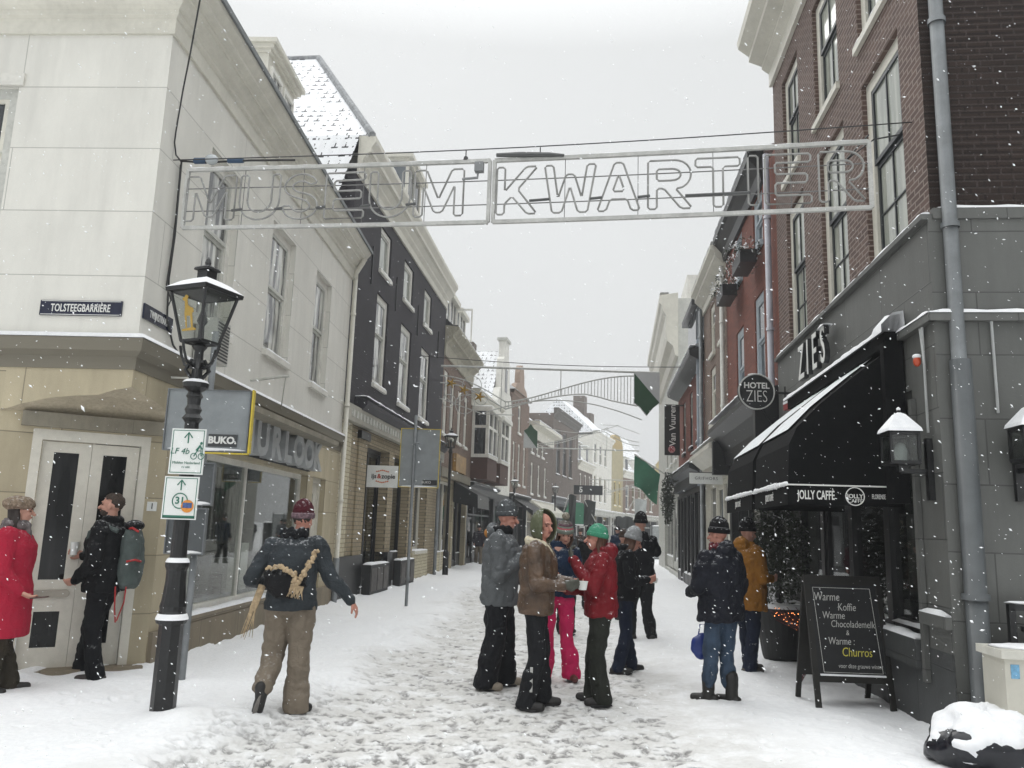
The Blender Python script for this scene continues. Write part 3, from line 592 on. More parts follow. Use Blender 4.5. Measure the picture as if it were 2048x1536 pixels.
# dark awning folded out
m = D.M(); m.quad((2.9, .05, 3.4), (6.2, .05, 3.4), (6.2, 1.0, 2.9), (2.9, 1.0, 2.9)); m.quad((2.9, 1.0, 2.9), (6.2, 1.0, 2.9), (6.2, 1.02, 2.4), (2.9, 1.02, 2.4)); m.add([(2.9, .05, 3.4), (2.9, 1., 2.9), (2.9, 1.02, 2.4), (2.9, .05, 2.6)], [(0, 1, 2, 3)]); m.build('awning', BLACKP, D.root)
D.snow(.05)
# ================================================================ FURTHER HOUSES, LEFT ROW
def house(name, A, u, L, side, label, mat, H, wins, frame, pane, prof=None, corn=None, shopm=None, shopz=3.2, roof=None, bays=3, fw=.12, mid=.55, rmat=None, awn=None, nv=1, depth=7, doors=(1,), dormers=0, gutter=None, snowt=.05):
    f = Fac(name, A, u, L, side, label)
    holes = [w for w in wins]
    f.wall(mat, shopz+.35, H, holes, depth=depth)
    for h in holes: f.window(*h, frame, pane, frame, reveal=.12, fw=fw, mid=(h[2]+(h[3]-h[2])*mid) if mid else None, nv=nv)
    if corn:
        p = prof or [(0, H-.35), (.06, H-.35), (.06, H-.1), (.25, H+.1), (.25, H+.18), (.4, H+.3), (.4, H+.38), (0, H+.4)]
        f.cornice(p, corn)
    f.wall(shopm or mat, 0, shopz+.35, [(.25, L-.25, 0, shopz)], depth=depth, reveal=.3, name='shop_wall')
    f.shop(.25, L-.25, 0, shopz, shopm or BLACKP, bays, doors, .6, None, .28, PANED, transom=shopz*.72)
    f.cornice([(0, shopz+.02), (.12, shopz+.02), (.12, shopz+.3), (.3, shopz+.4), (.3, shopz+.48), (0, shopz+.5)], shopm or BLACKP, name='shop_cornice')
    if roof:
        rh, rd = roof; m = f.M(); l = math.hypot(rh, rd); z0 = H+.2
        m.quad((0, .2, z0), (L, .2, z0), (L, -rd, z0+rh), (0, -rd, z0+rh), [(0, 0), (L, 0), (L, l), (0, l)]); m.quad((0, -rd, z0+rh), (L, -rd, z0+rh), (L, -2*rd, z0), (0, -2*rd, z0), [(0, 0), (L, 0), (L, l), (0, l)])
        m.add([(0, .2, z0), (0, -rd, z0+rh), (0, -2*rd, z0)], [(0, 1, 2)], [[(.1, .12), (rd, rh+.1), (2*rd, .1)]]); m.add([(L, .2, z0), (L, -rd, z0+rh), (L, -2*rd, z0)], [(0, 1, 2)], [[(.1, .12), (rd, rh+.1), (2*rd, .1)]])
        m.build('roof', rmat or TILE2, f.root)
        for k in range(dormers):
            x = L*(k+.5)/dormers-.6; m = f.M(); m.box(x, x+1.2, -1.6, -.2, H+.3, H+1.9); dm = m.build('dormer', WHITEP, f.root); m = f.M(); m.box(x-.1, x+1.3, -1.7, -.05, H+1.9, H+2.05); m.build('dormer_cap', GREYP, dm)
            m = f.M(); m.box(x+.15, x+1.05, -.2, -.18, H+.6, H+1.8); m.build('pane', PANE, dm); f.ledges.append((x-.1, x+1.3, -1.0, -.07, H+2.05))
    if awn:
        a, b, z, oo, am = awn; m = f.M(); m.quad((a, .1, z), (b, .1, z), (b, oo, z-.7), (a, oo, z-.7)); m.quad((a, oo, z-.7), (b, oo, z-.7), (b, oo+.02, z-1.0), (a, oo+.02, z-1.0)); m.add([(a, .1, z), (a, oo, z-.7), (a, oo+.02, z-1.0)], [(0, 1, 2)]); m.build('awning', am, f.root)
    f._st = snowt
    return f
BY = house('bay_window_house', (-1.77, 35.14), (.171, .985), 6.27, -1, 'low brick house with two white bay windows over dark bases', BRK_BR, 7.3, [], WHITEP, PANE, None, CREAM, BLACKP, 3.1, (3.0, 3.2), doors=(0,))
for x in (.4, 3.5):
    m = BY.M(); m.box(x, x+2.2, 0, .75, 3.75, 4.7); bb = m.build('bay_base', plain('bay_brick', '4d342c', .8, .15, 3), BY.root)
    m = BY.M()
    for (a, b) in ((x, x+.14), (x+2.06, x+2.2), (x+1.03, x+1.17)): m.box(a, b, .62, .76, 4.71, 6.75)
    m.box(x, x+.12, 0, .12, 4.71, 6.75); m.box(x-.02, x+2.22, 0, .8, 4.7, 4.85); m.box(x, x+2.2, .63, .75, 6.0, 6.12); m.box(x+.005, x+.12, .0, .7, 6.0, 6.12); m.box(x-.08, x+2.28, 0, .9, 6.75, 6.95); m.build('bay_frame', WHITEP, BY.root)
    m = BY.M(); m.box(x+.04, x+2.16, .66, .68, 4.85, 6.75); m.box(x+.04, x+.06, .02, .66, 4.85, 6.75); m.build('bay_pane', PANE, BY.root)
    BY.ledges.append((x-.05, x+2.25, .1, .88, 6.95)); BY.ledges.append((x-.01, x+2.2, .68, .82, 4.85))
# white stepped gable
G = Fac('gable_house', (-.69, 41.31), (.183, .983), 4.01, -1, 'narrow white gabled house with grey capped stepped top')
G.wall(WHITEP, 3.4, 8.2, [(1.0, 1.7, 4.2, 6.0), (2.3, 3.0, 4.2, 6.0)], depth=7)
for h in [(1.0, 1.7, 4.2, 6.0), (2.3, 3.0, 4.2, 6.0)]: G.window(*h, CREAM, PANE, CREAM, mid=5.2)
m = G.M(); m.prism([(0, 8.2), (4.0, 8.2), (3.6, 8.9), (3.2, 9.0), (2.9, 10.6), (2.6, 10.8), (2.55, 11.7), (1.5, 11.7), (1.45, 10.8), (1.1, 10.6), (.8, 9.0), (.4, 8.9)], lambda a, z: (a, 0, z), lambda a, z: (a, -.35, z)); m.build('gable', WHITEP, G.root)
m = G.M(); m.box(1.4, 2.65, -.45, .1, 11.7, 11.85); m.build('gable_cap', GREYP, G.root); m = G.M(); m.box(1.7, 2.3, .004, .02, 8.9, 10.2); m.build('pane', PANE, G.root)
m = G.M(); m.quad((0, -.35, 8.2), (0, -8, 8.2), (2, -8, 11.2), (2, -.35, 11.2), [(0, 0), (7.6, 0), (7.6, 3.6), (0, 3.6)]); m.quad((4, -.35, 8.2), (4, -8, 8.2), (2, -8, 11.2), (2, -.35, 11.2)); m.build('roof', TILE, G.root)
m = G.M(); m.box(.1, .8, -2.2, -1.5, 8.3, 11.0); m.build('chimney', plain('pale_chimney', 'b9b6ad', .8, .15, 3), G.root); m = G.M(); m.box(.05, .85, -2.25, -1.45, 11.0, 11.3); m.build('chimney_cap', BRK_GR, G.root)
G.wall(BLACKP, 0, 3.42, [(.2, 3.8, 0, 3.0)], depth=6, name='shop_wall', reveal=.3); G.shop(.2, 3.8, 0, 3.0, BLACKP, 2, (0,), .5, None, .28, PANED)
RB = house('brick_gable_house', (.04, 45.25), (.2, .98), 5.58, -1, 'tall red brown house with rounded gable top and white casings', BRK_BR, 9.3, [(.6, 1.3, 4.2, 6.6), (2.2, 2.9, 4.2, 6.6), (3.9, 4.6, 4.2, 6.6), (1.9, 2.8, 7.2, 8.9)], WHITEP, PANE, None, None, BLACKP, 3.1, (2.0, 2.8), awn=(.3, 5.2, 3.4, 1.3, BLACKP))
m = RB.M(); m.prism([(.4, 9.3), (5.2, 9.3), (4.4, 10.0), (3.6, 10.2)]+[(2.8+.8*math.cos(t*PI/8), 10.5+.9*math.sin(t*PI/8)) for t in range(0, 9)]+[(2.0, 10.2), (1.2, 10.0)], lambda a, z: (a, 0, z), lambda a, z: (a, -.3, z)); m.build('gable', BRK_BR, RB.root)
CRH = house('cream_fronted_house', (1.15, 50.72), (.228, .974), 8.74, -1, 'low brick house under broad cream eaves with white shop canopy', BRK_GR, 8.2, [(.8, 1.7, 6.5, 7.3), (2.6, 3.5, 6.5, 7.3), (4.4, 5.3, 6.5, 7.3), (1.0, 1.7, 3.9, 5.9), (3.3, 4.0, 3.9, 5.9), (5.6, 6.3, 3.9, 5.9)], WHITEP, PANE, [(0, 7.5), (.1, 7.5), (.1, 8.1), (.7, 8.2), (.7, 8.4), (0, 8.45)], CREAM, CREAM, 3.0, (2.4, 3.2), awn=(.5, 8.0, 3.5, 1.2, CREAM))
DK = house('dark_corniced_house', (3.15, 59.23), (.266, .964), 9.95, -1, 'large grey brown house with heavy dark cornice and barred tall windows', BRK_GR, 10.2, [(1.2, 2.6, 5.8, 9.2), (3.6, 5.0, 5.8, 9.2), (6.0, 7.4, 5.8, 9.2)], plain('grey_frames', '5e5a55', .6, .1), PANE, None, plain('dark_cornice', '5c5853', .7, .2, 2), plain('grey_shop', '55585a', .6, .15), 3.6, None, nv=3)
MN = house('white_dormer_house', (5.79, 68.82), (.283, .959), 6.79, -1, 'small brick house with big white dormers in a snowy roof', BRK_GR, 7.2, [(1.0, 1.8, 4.0, 6.6), (3.2, 4.0, 4.0, 6.6), (5.2, 6.0, 4.0, 6.6)], WHITEP, PANE, None, CREAM, GREYP, 3.0, (4.0, 3.5), dormers=2)
WH = house('tall_white_house', (7.71, 75.33), (.311, .95), 9.34, -1, 'tall white fronted house with shuttered windows and snowy hipped roof', WHITEP, 10.6, [(.8, 1.9, 4.4, 7.0), (3.2, 4.3, 4.4, 7.0), (5.6, 6.7, 4.4, 7.0), (.8, 1.9, 8.0, 10.0), (3.2, 4.3, 8.0, 10.0), (5.6, 6.7, 8.0, 10.0)], WHITEP, PANE, None, WHITEP, GREYP, 3.2, (3.4, 3.4), rmat=TILE)
YE = house('narrow_yellow_house', (10.62, 84.21), (.335, .942), 5.79, -1, 'narrow ochre yellow house with rounded yellow gable', plain('ochre_plaster', 'a39a7c', .8, .1, 1.5), 10.4, [(1.2, 2.2, 4.4, 7.0), (3.6, 4.6, 4.4, 7.0)], plain('pale_yellow', 'd2c08a', .7), PANE, None, None, GREYP, 3.2, None)
m = YE.M(); m.prism([(0, 10.4), (5.7, 10.4)]+[(2.85+2.85*math.cos(t*PI/10), 10.6+1.4*math.sin(t*PI/10)) for t in range(11)], lambda a, z: (a, 0, z), lambda a, z: (a, -.4, z)); m.build('gable', plain('ochre_gable', 'a89466', .7), YE.root)
TL = house('tiled_roof_house', (12.56, 89.66), (.431, .902), 15, -1, 'long red brown house with steep slate roof and row of white dormers', BRK_BR, 8.0, [(1+2.4*k, 2.2+2.4*k, 4.2, 6.9) for k in range(5)], WHITEP, PANE, None, WHITEP, GREYP, 3.2, (5.6, 4.5), dormers=4, bays=5, doors=(2,))
m = TL.M(); m.box(.3, 1.5, -5.2, -4.0, 12, 15); m.build('chimney', BRK_GR, TL.root); m = WH.M(); m.box(7.6, 8.8, -3.8, -2.6, 12.5, 15.6); m.build('chimney', BRK_GR, WH.root)
for f, t in ((BY, .06), (G, .05), (RB, .07), (CRH, .08), (DK, .08), (MN, .1), (WH, .1), (YE, .12), (TL, .12)): f.snow(t)
# house closing the view
EN = Fac('yellow_end_house', (17.2, 107.5), (.97, -.24), 9, -1, 'pale yellow gabled house closing the end of the street')
PY = plain('pale_yellow_plaster', 'c9b98a', .8, .08, 1.5)
EN.wall(PY, 0, 8.0, [(1.0, 2.0, 4.5, 7.0), (3.6, 4.6, 4.5, 7.0), (.6, 8.4, .2, 3.2)], depth=8)
for h in [(1.0, 2.0, 4.5, 7.0), (3.6, 4.6, 4.5, 7.0)]: EN.window(*h, WHITEP, PANE)
EN.shop(.6, 8.4, .2, 3.2, GREYP, 4, (1,), .5, None, .2, PANED)
m = EN.M(); m.prism([(0, 8), (9, 8), (4.5, 13.5)], lambda a, z: (a, 0, z), lambda a, z: (a, -.4, z)); m.build('gable', PY, EN.root); m = EN.M(); m.quad((0, 0.2, 8), (0, -9, 8), (4.5, -9, 13.6), (4.5, .2, 13.6), [(0, 0), (9, 0), (9, 7), (0, 7)]); m.quad((9, 0.2, 8), (9, -9, 8), (4.5, -9, 13.6), (4.5, .2, 13.6)); m.build('roof', TILE, EN.root)
m = EN.M(); m.box(3.8, 5.2, -.02, .02, 9, 10.8); m.build('pane', PANE, EN.root)
m = EN.M(); m.box(-.2, 3.6, .05, .2, 3.3, 5.2); ys = m.build('shop_sign', plain('yellow_sign', 'd9a62a', .5), EN.root); EN.text('sign_lettering', 'City', 1.4, 4.25, .21, 1.5, INK, shear=.3, off=.01)

# ================================================================ RIGHT: HOTEL CORNER BUILDING
Z = Fac('hotel_building', (3.72, 6.9), (.112, .994), 6.22, 1, 'brown brick hotel with grey clad ground floor and black cafe awning')
ZR = Z.sub((3.72, 6.9), (.994, -.112), -1, 6)
r1 = [(.52, 1.68, 4.56, 6.78), (2.38, 3.5, 4.56, 6.78), (4.4, 5.5, 4.56, 6.78)]; r2 = [(.6, 1.72, 7.32, 9.1), (2.48, 3.6, 7.32, 9.1), (4.5, 5.55, 7.32, 9.1)]
Z.wall(BRK_Z, 4.52, 9.75, r1+r2, depth=7); 
for h in r1: Z.window(*h, CREAM, PANEB, DKGREEN, fw=.14, mid=5.75, nv=2, hm=(5.15,), muntin=.012, reveal=.13, sill=False)
for h in r2: Z.window(*h, CREAM, PANEB, DKGREEN, fw=.14, mid=8.3, nv=2, muntin=.012, reveal=.13, sillout=.05)
Z.cornice([(0, 9.45), (.06, 9.45), (.06, 9.7), (.18, 9.8), (.18, 9.85), (.4, 9.95), (.4, 10.05), (.58, 10.2), (.6, 10.32), (0, 10.36)], CREAM, -.3, 6.24)
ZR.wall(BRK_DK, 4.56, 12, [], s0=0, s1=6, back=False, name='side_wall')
m = ZR.M(); m.box(-.0, 6, 0, .06, 4.5, 4.6); m.build('side_ledge', GREYST, Z.root); ZR.ledges.append((.05, 6, -.0, .06, 4.6)); 
gh = [(.55, 5.8, .75, 3.05)]
Z.wall(GREYST, .55, 4.52, [(.55, 5.8, .5, 3.05)], s0=-.04, s1=6.22, o=.04, reveal=.3, depth=.6, back=False, name='cladding')
Z.wall(GREYDK, 0, .75, [], s0=-.04, s1=6.22, o=.043, back=False, name='plinth')
ZR.wall(GREYST, 0, 4.5, [], s0=-.04, s1=6, o=.04, back=False, name='cladding', uvo=(.3, .1))
m = Z.M(); m.box(-.04, 6.22, .0, .1, 4.5, 4.55); m.build('ledge', GREYST, Z.root); Z.ledges.append((-.04, 6.22, .02, .09, 4.55))
m = Z.M(); m.box(-.1, .72, .045, .11, 3.55, 3.62); m.build('ledge', GREYST, Z.root); Z.ledges.append((-.1, .72, .045, .12, 3.62)); m = ZR.M(); m.box(-.1, 6, .045, .11, 3.55, 3.62); m.build('ledge', GREYST, Z.root); ZR.ledges.append((-.1, 6, .045, .12, 3.62))
m = Z.M(); m.box(-.05, .52, .045, .1, .95, 1.05); m.box(.46, .53, .045, .09, .45, 2.95); m.build('pier_trim', GREYP if 0 else GREYST, Z.root); Z.ledges.append((-.05, .52, .05, .1, 1.05))
ZR.pipe(.13, .1, 0, 3.2, .085, plain('grey_pipe', '4f5355', .5, .2, 2), rings=True); ZR.pipe(.13, .08, 3.2, 9.6, .062, ZINC); 
m = Z.M(); m.box(5.9, 6.15, .045, .05, 0, 3)
# cafe front inside the opening
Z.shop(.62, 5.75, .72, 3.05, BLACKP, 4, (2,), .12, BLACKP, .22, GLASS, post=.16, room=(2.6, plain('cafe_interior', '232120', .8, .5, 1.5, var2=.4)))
for i, (x, o, zz, r) in enumerate(((1.3, -1.3, 2.2, .16), (2.3, -1.8, 2.3, .14), (3.2, -1.2, 2.2, .15), (4.4, -1.7, 2.3, .14))):
    m = Z.M(); m.tube([(x, o, zz), (x, o, 3.1)], .01, 6); m.lathe([(.02, 0), (.1, -.02), (r, -.2), (r*.98, -.21)], 12); 
for x, o in ((1.2, -1.5), (2.6, -1.0), (4.1, -1.6)): m = Z.M(); m.box(x, x+.36, o, o+.3, .8, 3.0); m.build('inner_column', GREYST, Z.root)
m = Z.M(); m.box(.9, 2.0, -.6, -.3, .78, 1.05); m.build('window_planter', BLACKP, Z.root)
m = Z.M(); m.box(.56, 1.9, -.02, .13, .55, .8); m.build('sill_planter', GREYDK, Z.root)
Z.ledges.append((.56, 1.9, 0, .13, .8)); Z.snow(.05)
sn2 = ZR.M()
for f in (ZR,):
    st = f.snow(.05)
m = ZR.M(); rr = random.Random(3)
for i in range(60):
    x, z = rr.uniform(.2, 5.5), rr.uniform(4.7, 9.5); z = round(z/.075)*.075; m.ell((x, .01, z), (rr.uniform(.01, .03)*(3 if i % 13 == 0 else 1), .012, rr.uniform(.004, .012)), 6, 4)
m.build('snow_flecks', SNOW, Z.root)
# big projecting letters of the hotel name above the awning
for ch_, x in (('Z', 4.05), ('I', 3.7), ('E', 3.35), ('S', 2.95)):
    Z.text('sign_letter', ch_, x, 4.02, .16, .68, BLACKP, ext=.03, off=.01, sxy=(.72, 1)); Z.text('letter_face', ch_, x, 4.02, .192, .68, WTXT, ext=.004, off=.001, sxy=(.72, 1))
Z.box('sign_rail', BLACKP, 2.8, 4.3, .05, .12, 3.72, 3.76); Z.ledges = [(2.8, 3.1, .1, .22, 4.26)]; Z.snow(.07)
# black awnings of the cafe
AW = plain('black_canvas', '0c0d0e', .85, .25, 4, .2, 60, spec=.1); AWS = SNOW
prof = [(.06, 3.55), (.42, 3.27), (.8, 2.95), (1.02, 2.72), (1.1, 2.55), (1.12, 2.16)]
for k, (a, b) in enumerate(((.86, 2.55), (2.75, 4.7))):
    m = Z.M(); n_ = len(prof)
    m.add([(x, o, z) for x in (a, b) for o, z in prof], [(j, j+1, n_+j+1, n_+j) for j in range(n_-1)]); m.add([(a, o, z) for o, z in prof]+[(a, .06, 2.16)], [tuple(range(n_+1))]); m.add([(b, o, z) for o, z in prof]+[(b, .06, 2.16)], [tuple(range(n_+1))])
    o_ = thing('awning', ('large black canvas cafe awning nearest the corner, closed side lettered in white', 'second black canvas awning further along the hotel wall')[k], 'awning', Z.A, Z.root.rotation_euler.z, 'black awnings of the cafe')
    cv = m.build('canvas', AW, o_)
    m = Z.M(); m.box(a, b, 1.115, 1.125, 1.97, 2.155); m.box(a+.002, a+.012, .06, 1.115, 1.97, 2.155); vl = m.build('valance', AW, o_)
    m = Z.M(); m.tube([(a, 1.13, 2.16), (b, 1.13, 2.16)], .012, 6); m.tube([(a-.01, .06, 2.16), (a-.01, 1.13, 2.16)], .008, 6); m.build('piping', WTXT, o_)
    m = Z.M(); vs = []; S_ = [(.1, 3.54), (.42, 3.285), (.8, 2.965), (1.03, 2.73)]; nn = 24; aa = a+(.35 if k == 0 else .03)
    for i in range(nn+1):
        x = aa+(b-.03-aa)*i/nn
        for j, (o, z) in enumerate(S_): vs.append((x+(.12*mnoise.noise(Vector((j*3, 1, k))) if i == 0 else 0), o+.0, z+.012+.02*abs(mnoise.noise(Vector((x*6, j, k))))*(1 if j < 3 else .2)))
    m.add(vs, [(i*4+j, i*4+j+1, (i+1)*4+j+1, (i+1)*4+j) for i in range(nn) for j in range(3)]); m.build('snow_cover', plain('thin_snow', 'dcdfe1', .9, .1, 9, .4, 30, var2=.12), o_)
    m = Z.M()
    for i in range(30):
        x = a+(b-a)*i/30; m.ell((x+.03, 1.13, 2.17+.01*math.sin(i*3)), (.045, .025, .018+.01*rr.random()), 6, 4)
    m.build('snow_cover', SNOW, o_, smooth=True)
    if k == 0:
        # lettering on the closed near side of the valance
        pz = 2.062; G_ = lambda nm, s_, y, sz, **kw: text(nm, s_, sz, WTXT, frame_m((a-.002, y, pz), (0, -1, 0)), vl, **kw)
        G_('lettering', 'JOLLY CAFFÈ', .86, .12, sxy=(.5, 1), ext=.002, off=.002); G_('lettering', 'FLORENSE  ITALIA, 1957', .2, .065, sxy=(.42, 1), ext=.002)
        rg = M(); rg.tube([(a-.004, .50+.085*math.cos(t*PI/12), pz+.085*math.sin(t*PI/12)) for t in range(24)], .005, 6, closed=True); rg.build('round_logo', WTXT, vl); G_('lettering', 'JOLLY', .50, .055, ext=.002, off=.001); text('lettering', 'CAFFÈ', .05, WTXT, frame_m((a-.002, .5, pz-.045), (0, -1, 0)), vl, ext=.002)
    else: text('lettering', 'JOLLY CAFFÈ', .1, WTXT, frame_m(((a+b)/2, 1.13, 2.06), (-1, 0, 0)), vl, ext=.002, sxy=(.7, 1))
    if k == 0: text('lettering', 'JOLLY CAFFÈ', .1, WTXT, frame_m(((a+b)/2, 1.13, 2.06), (-1, 0, 0)), vl, ext=.002, sxy=(.7, 1))
# the awning's end wall and housing against the facade
hb = M(Z.tf); hb.box(.66, .76, .06, .24, 2.0, 3.55); hb.box(.66, 4.8, .06, .22, 3.5, 3.64); o_ = hb.build('awning_housing', AW, None); o_.location = Z.A; o_.rotation_euler = Z.root.rotation_euler; tag(o_, 'black metal awning box with deep end plate under a ridge of snow', 'awning box')
Z.ledges = []; m = Z.M(); vs = []
for i in range(60):
    x = .6+i*.072; h = .05+.09*abs(mnoise.noise(Vector((x*3, 0, 5))))+(.12 if i < 4 else 0)
    for o, z in ((.05, 3.645), (.06, 3.645+h), (.16, 3.645+h*.9), (.27, 3.64+h*.3), (.27, 3.62)): vs.append((x, o, z))
m.add(vs, [(i*5+j, i*5+j+1, (i+1)*5+j+1, (i+1)*5+j) for i in range(59) for j in range(4)]); m.build('snow_cover', SNOW, Z.root, smooth=True)

# ================================================================ RED BRICK HOUSE WITH FLOWER BOXES
RD = Fac('red_brick_house', (4.42, 13.08), (.109, .994), 5.46, 1, 'deep red brick house with pale blue window frames and black eaves')
hw = [(1.15, 2.05, 7.05, 8.1), (3.3, 4.2, 7.05, 8.1), (1.2, 2.1, 4.4, 6.15), (3.3, 4.2, 4.3, 6.0)]
RD.wall(BRK_RED, 3.9, 8.3, hw, depth=7)
for h in hw: RD.window(*h, BLUEG, PANE, BLUEG, fw=.13, mid=(h[2]+h[3])/2, reveal=.1)
RD.cornice([(0, 8.1), (.06, 8.1), (.1, 8.3), (.24, 8.48), (.3, 8.52), (.3, 8.68), (0, 8.78)], BLACKP, .9, 5.46); m = RD.M(); m.quad((.9, .27, 8.7), (5.46, .27, 8.7), (5.46, -3, 9.7), (.9, -3, 9.7)); m.build('roof', SNOW, RD.root)
RD.pipe(.25, .1, 3.9, 8.3, .055, plain('lilac_pipe', '9a9ba3', .5)); 
RD.wall(BLACKP, 0, 3.92, [(.3, 5.2, 0, 3.1)], depth=6, name='shop_wall', reveal=.3); RD.shop(.3, 5.2, 0, 3.1, BLACKP, 4, (1,), .5, None, .25, PANED)
RD.cornice([(0, 3.2), (.12, 3.2), (.15, 3.5), (.3, 3.75), (.5, 3.9), (.5, 4.0), (0, 4.15)], BLACKP, .1, 5.3, name='shop_cornice')
for x in (.15, 5.15): RD.box('console', BLACKP, x, x+.2, .02, .4, 3.0, 3.75)
RD.snow(.06)
for i, (x, z) in enumerate(((1.15, 6.93), (3.3, 6.93))):
    t = thing('flower_box', ('frosted window box nearer the hotel on the red brick wall', 'frosted window box further from the hotel on the red brick wall')[i], 'flower box', RD.world(x, .12, z-.05), RD.root.rotation_euler.z, 'flower boxes under the red house windows')
    m = M(); m.box(0, .9, 0, .3, -.25, 0); m.build('box', BLACKP, t); m = M(); mp_ = M(); rr = random.Random(i)
    for k in range(420):
        p = Vector((rr.uniform(-.1, 1.0), rr.uniform(-.1, .45), rr.gauss(.05, .11))); a = Vector((rr.gauss(0, 1), rr.gauss(0, 1), rr.gauss(0, 1))).normalized()*.035; b = Vector((rr.gauss(0, 1), rr.gauss(0, 1), rr.gauss(0, 1))).normalized()*.018
        (m if k % 3 else mp_).quad(p-a, p-b, p+a, p+b)
    m.build('foliage', plain('evergreen_leaves', '3a4236', .7, .3, 20), t); mp_.build('snow_cover', SNOW, t)
# ================================================================ BROWN HOUSE
BR = Fac('brown_brick_house', (5.01, 18.51), (.109, .994), 4.12, 1, 'narrow brown brick house with tall cream casings and pale eaves')
hw = [(.35, 1.15, 4.5, 6.1), (1.9, 2.8, 4.5, 6.0), (.3, 1.1, 6.35, 7.75), (1.9, 2.75, 6.35, 7.7)]
BR.wall(BRK_BR, 3.6, 8.3, hw, depth=7)
for h in hw: BR.window(*h, CREAM, PANE, CREAM, fw=.15, mid=(h[2]+h[3])/2+.1, reveal=.1)
BR.cornice([(0, 7.85), (.05, 7.85), (.05, 8.05), (.12, 8.12), (.25, 8.25), (.25, 8.35), (.36, 8.42), (.36, 8.52), (0, 8.6)], CREAM)
BR.pipe(.05, .1, 3.4, 8.0, .055, GREYP); BR.pipe(4.05, .1, 0, 8.0, .06, ZINC)
BR.wall(CREAM, 0, 3.62, [(.3, 3.9, 0, 3.0)], depth=6, name='shop_wall', reveal=.3); BR.shop(.3, 3.9, 0, 3.0, CREAM, 3, (1,), .6, None, .2, PANE, post=.2)
BR.cornice([(0, 3.1), (.1, 3.1), (.1, 3.4), (.35, 3.6), (.45, 3.65), (.45, 3.75), (0, 3.85)], CREAM, 0, 4.0, name='shop_cornice'); BR.snow(.06)
m = BR.M(); m.quad((0, .3, 8.55), (4.12, .3, 8.55), (4.12, -3, 9.5), (0, -3, 9.5)); m.build('roof', SNOW, BR.root)
# ================================================================ DARK EAVED HOUSE
VN = Fac('dark_eaved_house', (5.46, 22.61), (.109, .994), 7.53, 1, 'brown house with black overhanging eaves, dormer and black shopfront')
hw = [(.9, 1.7, 4.4, 6.2), (2.9, 3.7, 4.4, 6.2), (5.0, 5.8, 4.4, 6.2)]
VN.wall(BRK_RED, 3.4, 6.9, hw, depth=7)
for h in hw: VN.window(*h, BLACKP, PANE, GREYP, fw=.1, mid=5.4, reveal=.1)
VN.cornice([(0, 6.55), (.2, 6.62), (.4, 6.72), (.42, 6.8), (.42, 6.9), (0, 7.0)], BLACKP, 0, 7.5, name='eaves')
m = VN.M(); m.quad((0, .4, 6.93), (7.5, .4, 6.93), (7.5, -3, 9), (0, -3, 9)); m.build('roof', SNOW, VN.root)
m = VN.M(); m.box(.5, 3.0, -2, .12, 6.95, 8.3); dm = m.build('dormer', plain('slate_blue_cheek', '6c7276', .6), VN.root); m = VN.M(); m.box(.35, 3.15, -2.1, .3, 8.3, 8.48); m.build('dormer_cap', BLACKP, dm); m = VN.M(); m.box(.7, 2.8, .12, .14, 7.2, 8.2); m.build('pane', PANE, dm)
VN.pipe(.12, .14, 3.0, 7.2, .07, plain('slate_blue_pipe', '5d6872', .5))
VN.wall(BLACKP, 0, 3.42, [(.1, 7.4, 0, 3.0)], depth=6, name='shop_wall', reveal=.3); VN.shop(.1, 7.4, 0, 3.0, BLACKP, 7, (2, 5), .4, None, .05, PANED, post=.22)
VN.cornice([(0, 3.1), (.2, 3.1), (.2, 3.4), (.45, 3.5), (.45, 3.62), (0, 3.7)], plain('grey_black', '303336', .5), 0, 7.4, name='shop_cornice'); VN.snow(.07)
# ================================================================ WHITE CLASSICAL BUILDING
CL = Fac('classical_building', (6.28, 30.09), (.13, .992), 14, 1, 'tall off white classical building with deep stepped cornice')
CL.wall(GREYP, 0, 10.6, [(1, 2, 4.5, 6.6), (3.4, 4.4, 4.5, 6.6), (6, 7, 4.5, 6.6), (.4, 8.6, .2, 3.2)], depth=8)
for h in [(1, 2, 4.5, 6.6), (3.4, 4.4, 4.5, 6.6), (6, 7, 4.5, 6.6)]: CL.window(*h, WHITEP, PANE)
CL.shop(.4, 8.6, .2, 3.2, GREYP, 4, (1,), .5, None, .2, PANED)
CL.cornice([(0, 8.3), (.12, 8.35), (.2, 8.7), (.42, 8.9), (.46, 9.2), (.46, 9.9), (.58, 10.1), (.62, 10.3), (.7, 10.4), (.7, 10.7), (0, 10.8)], CREAM, -.1, 12); m = CL.M(); m.box(.5, 6, -4, -.4, 10.7, 11.7); m.build('roof_house', WHITEP, CL.root)
CL.snow(.08)
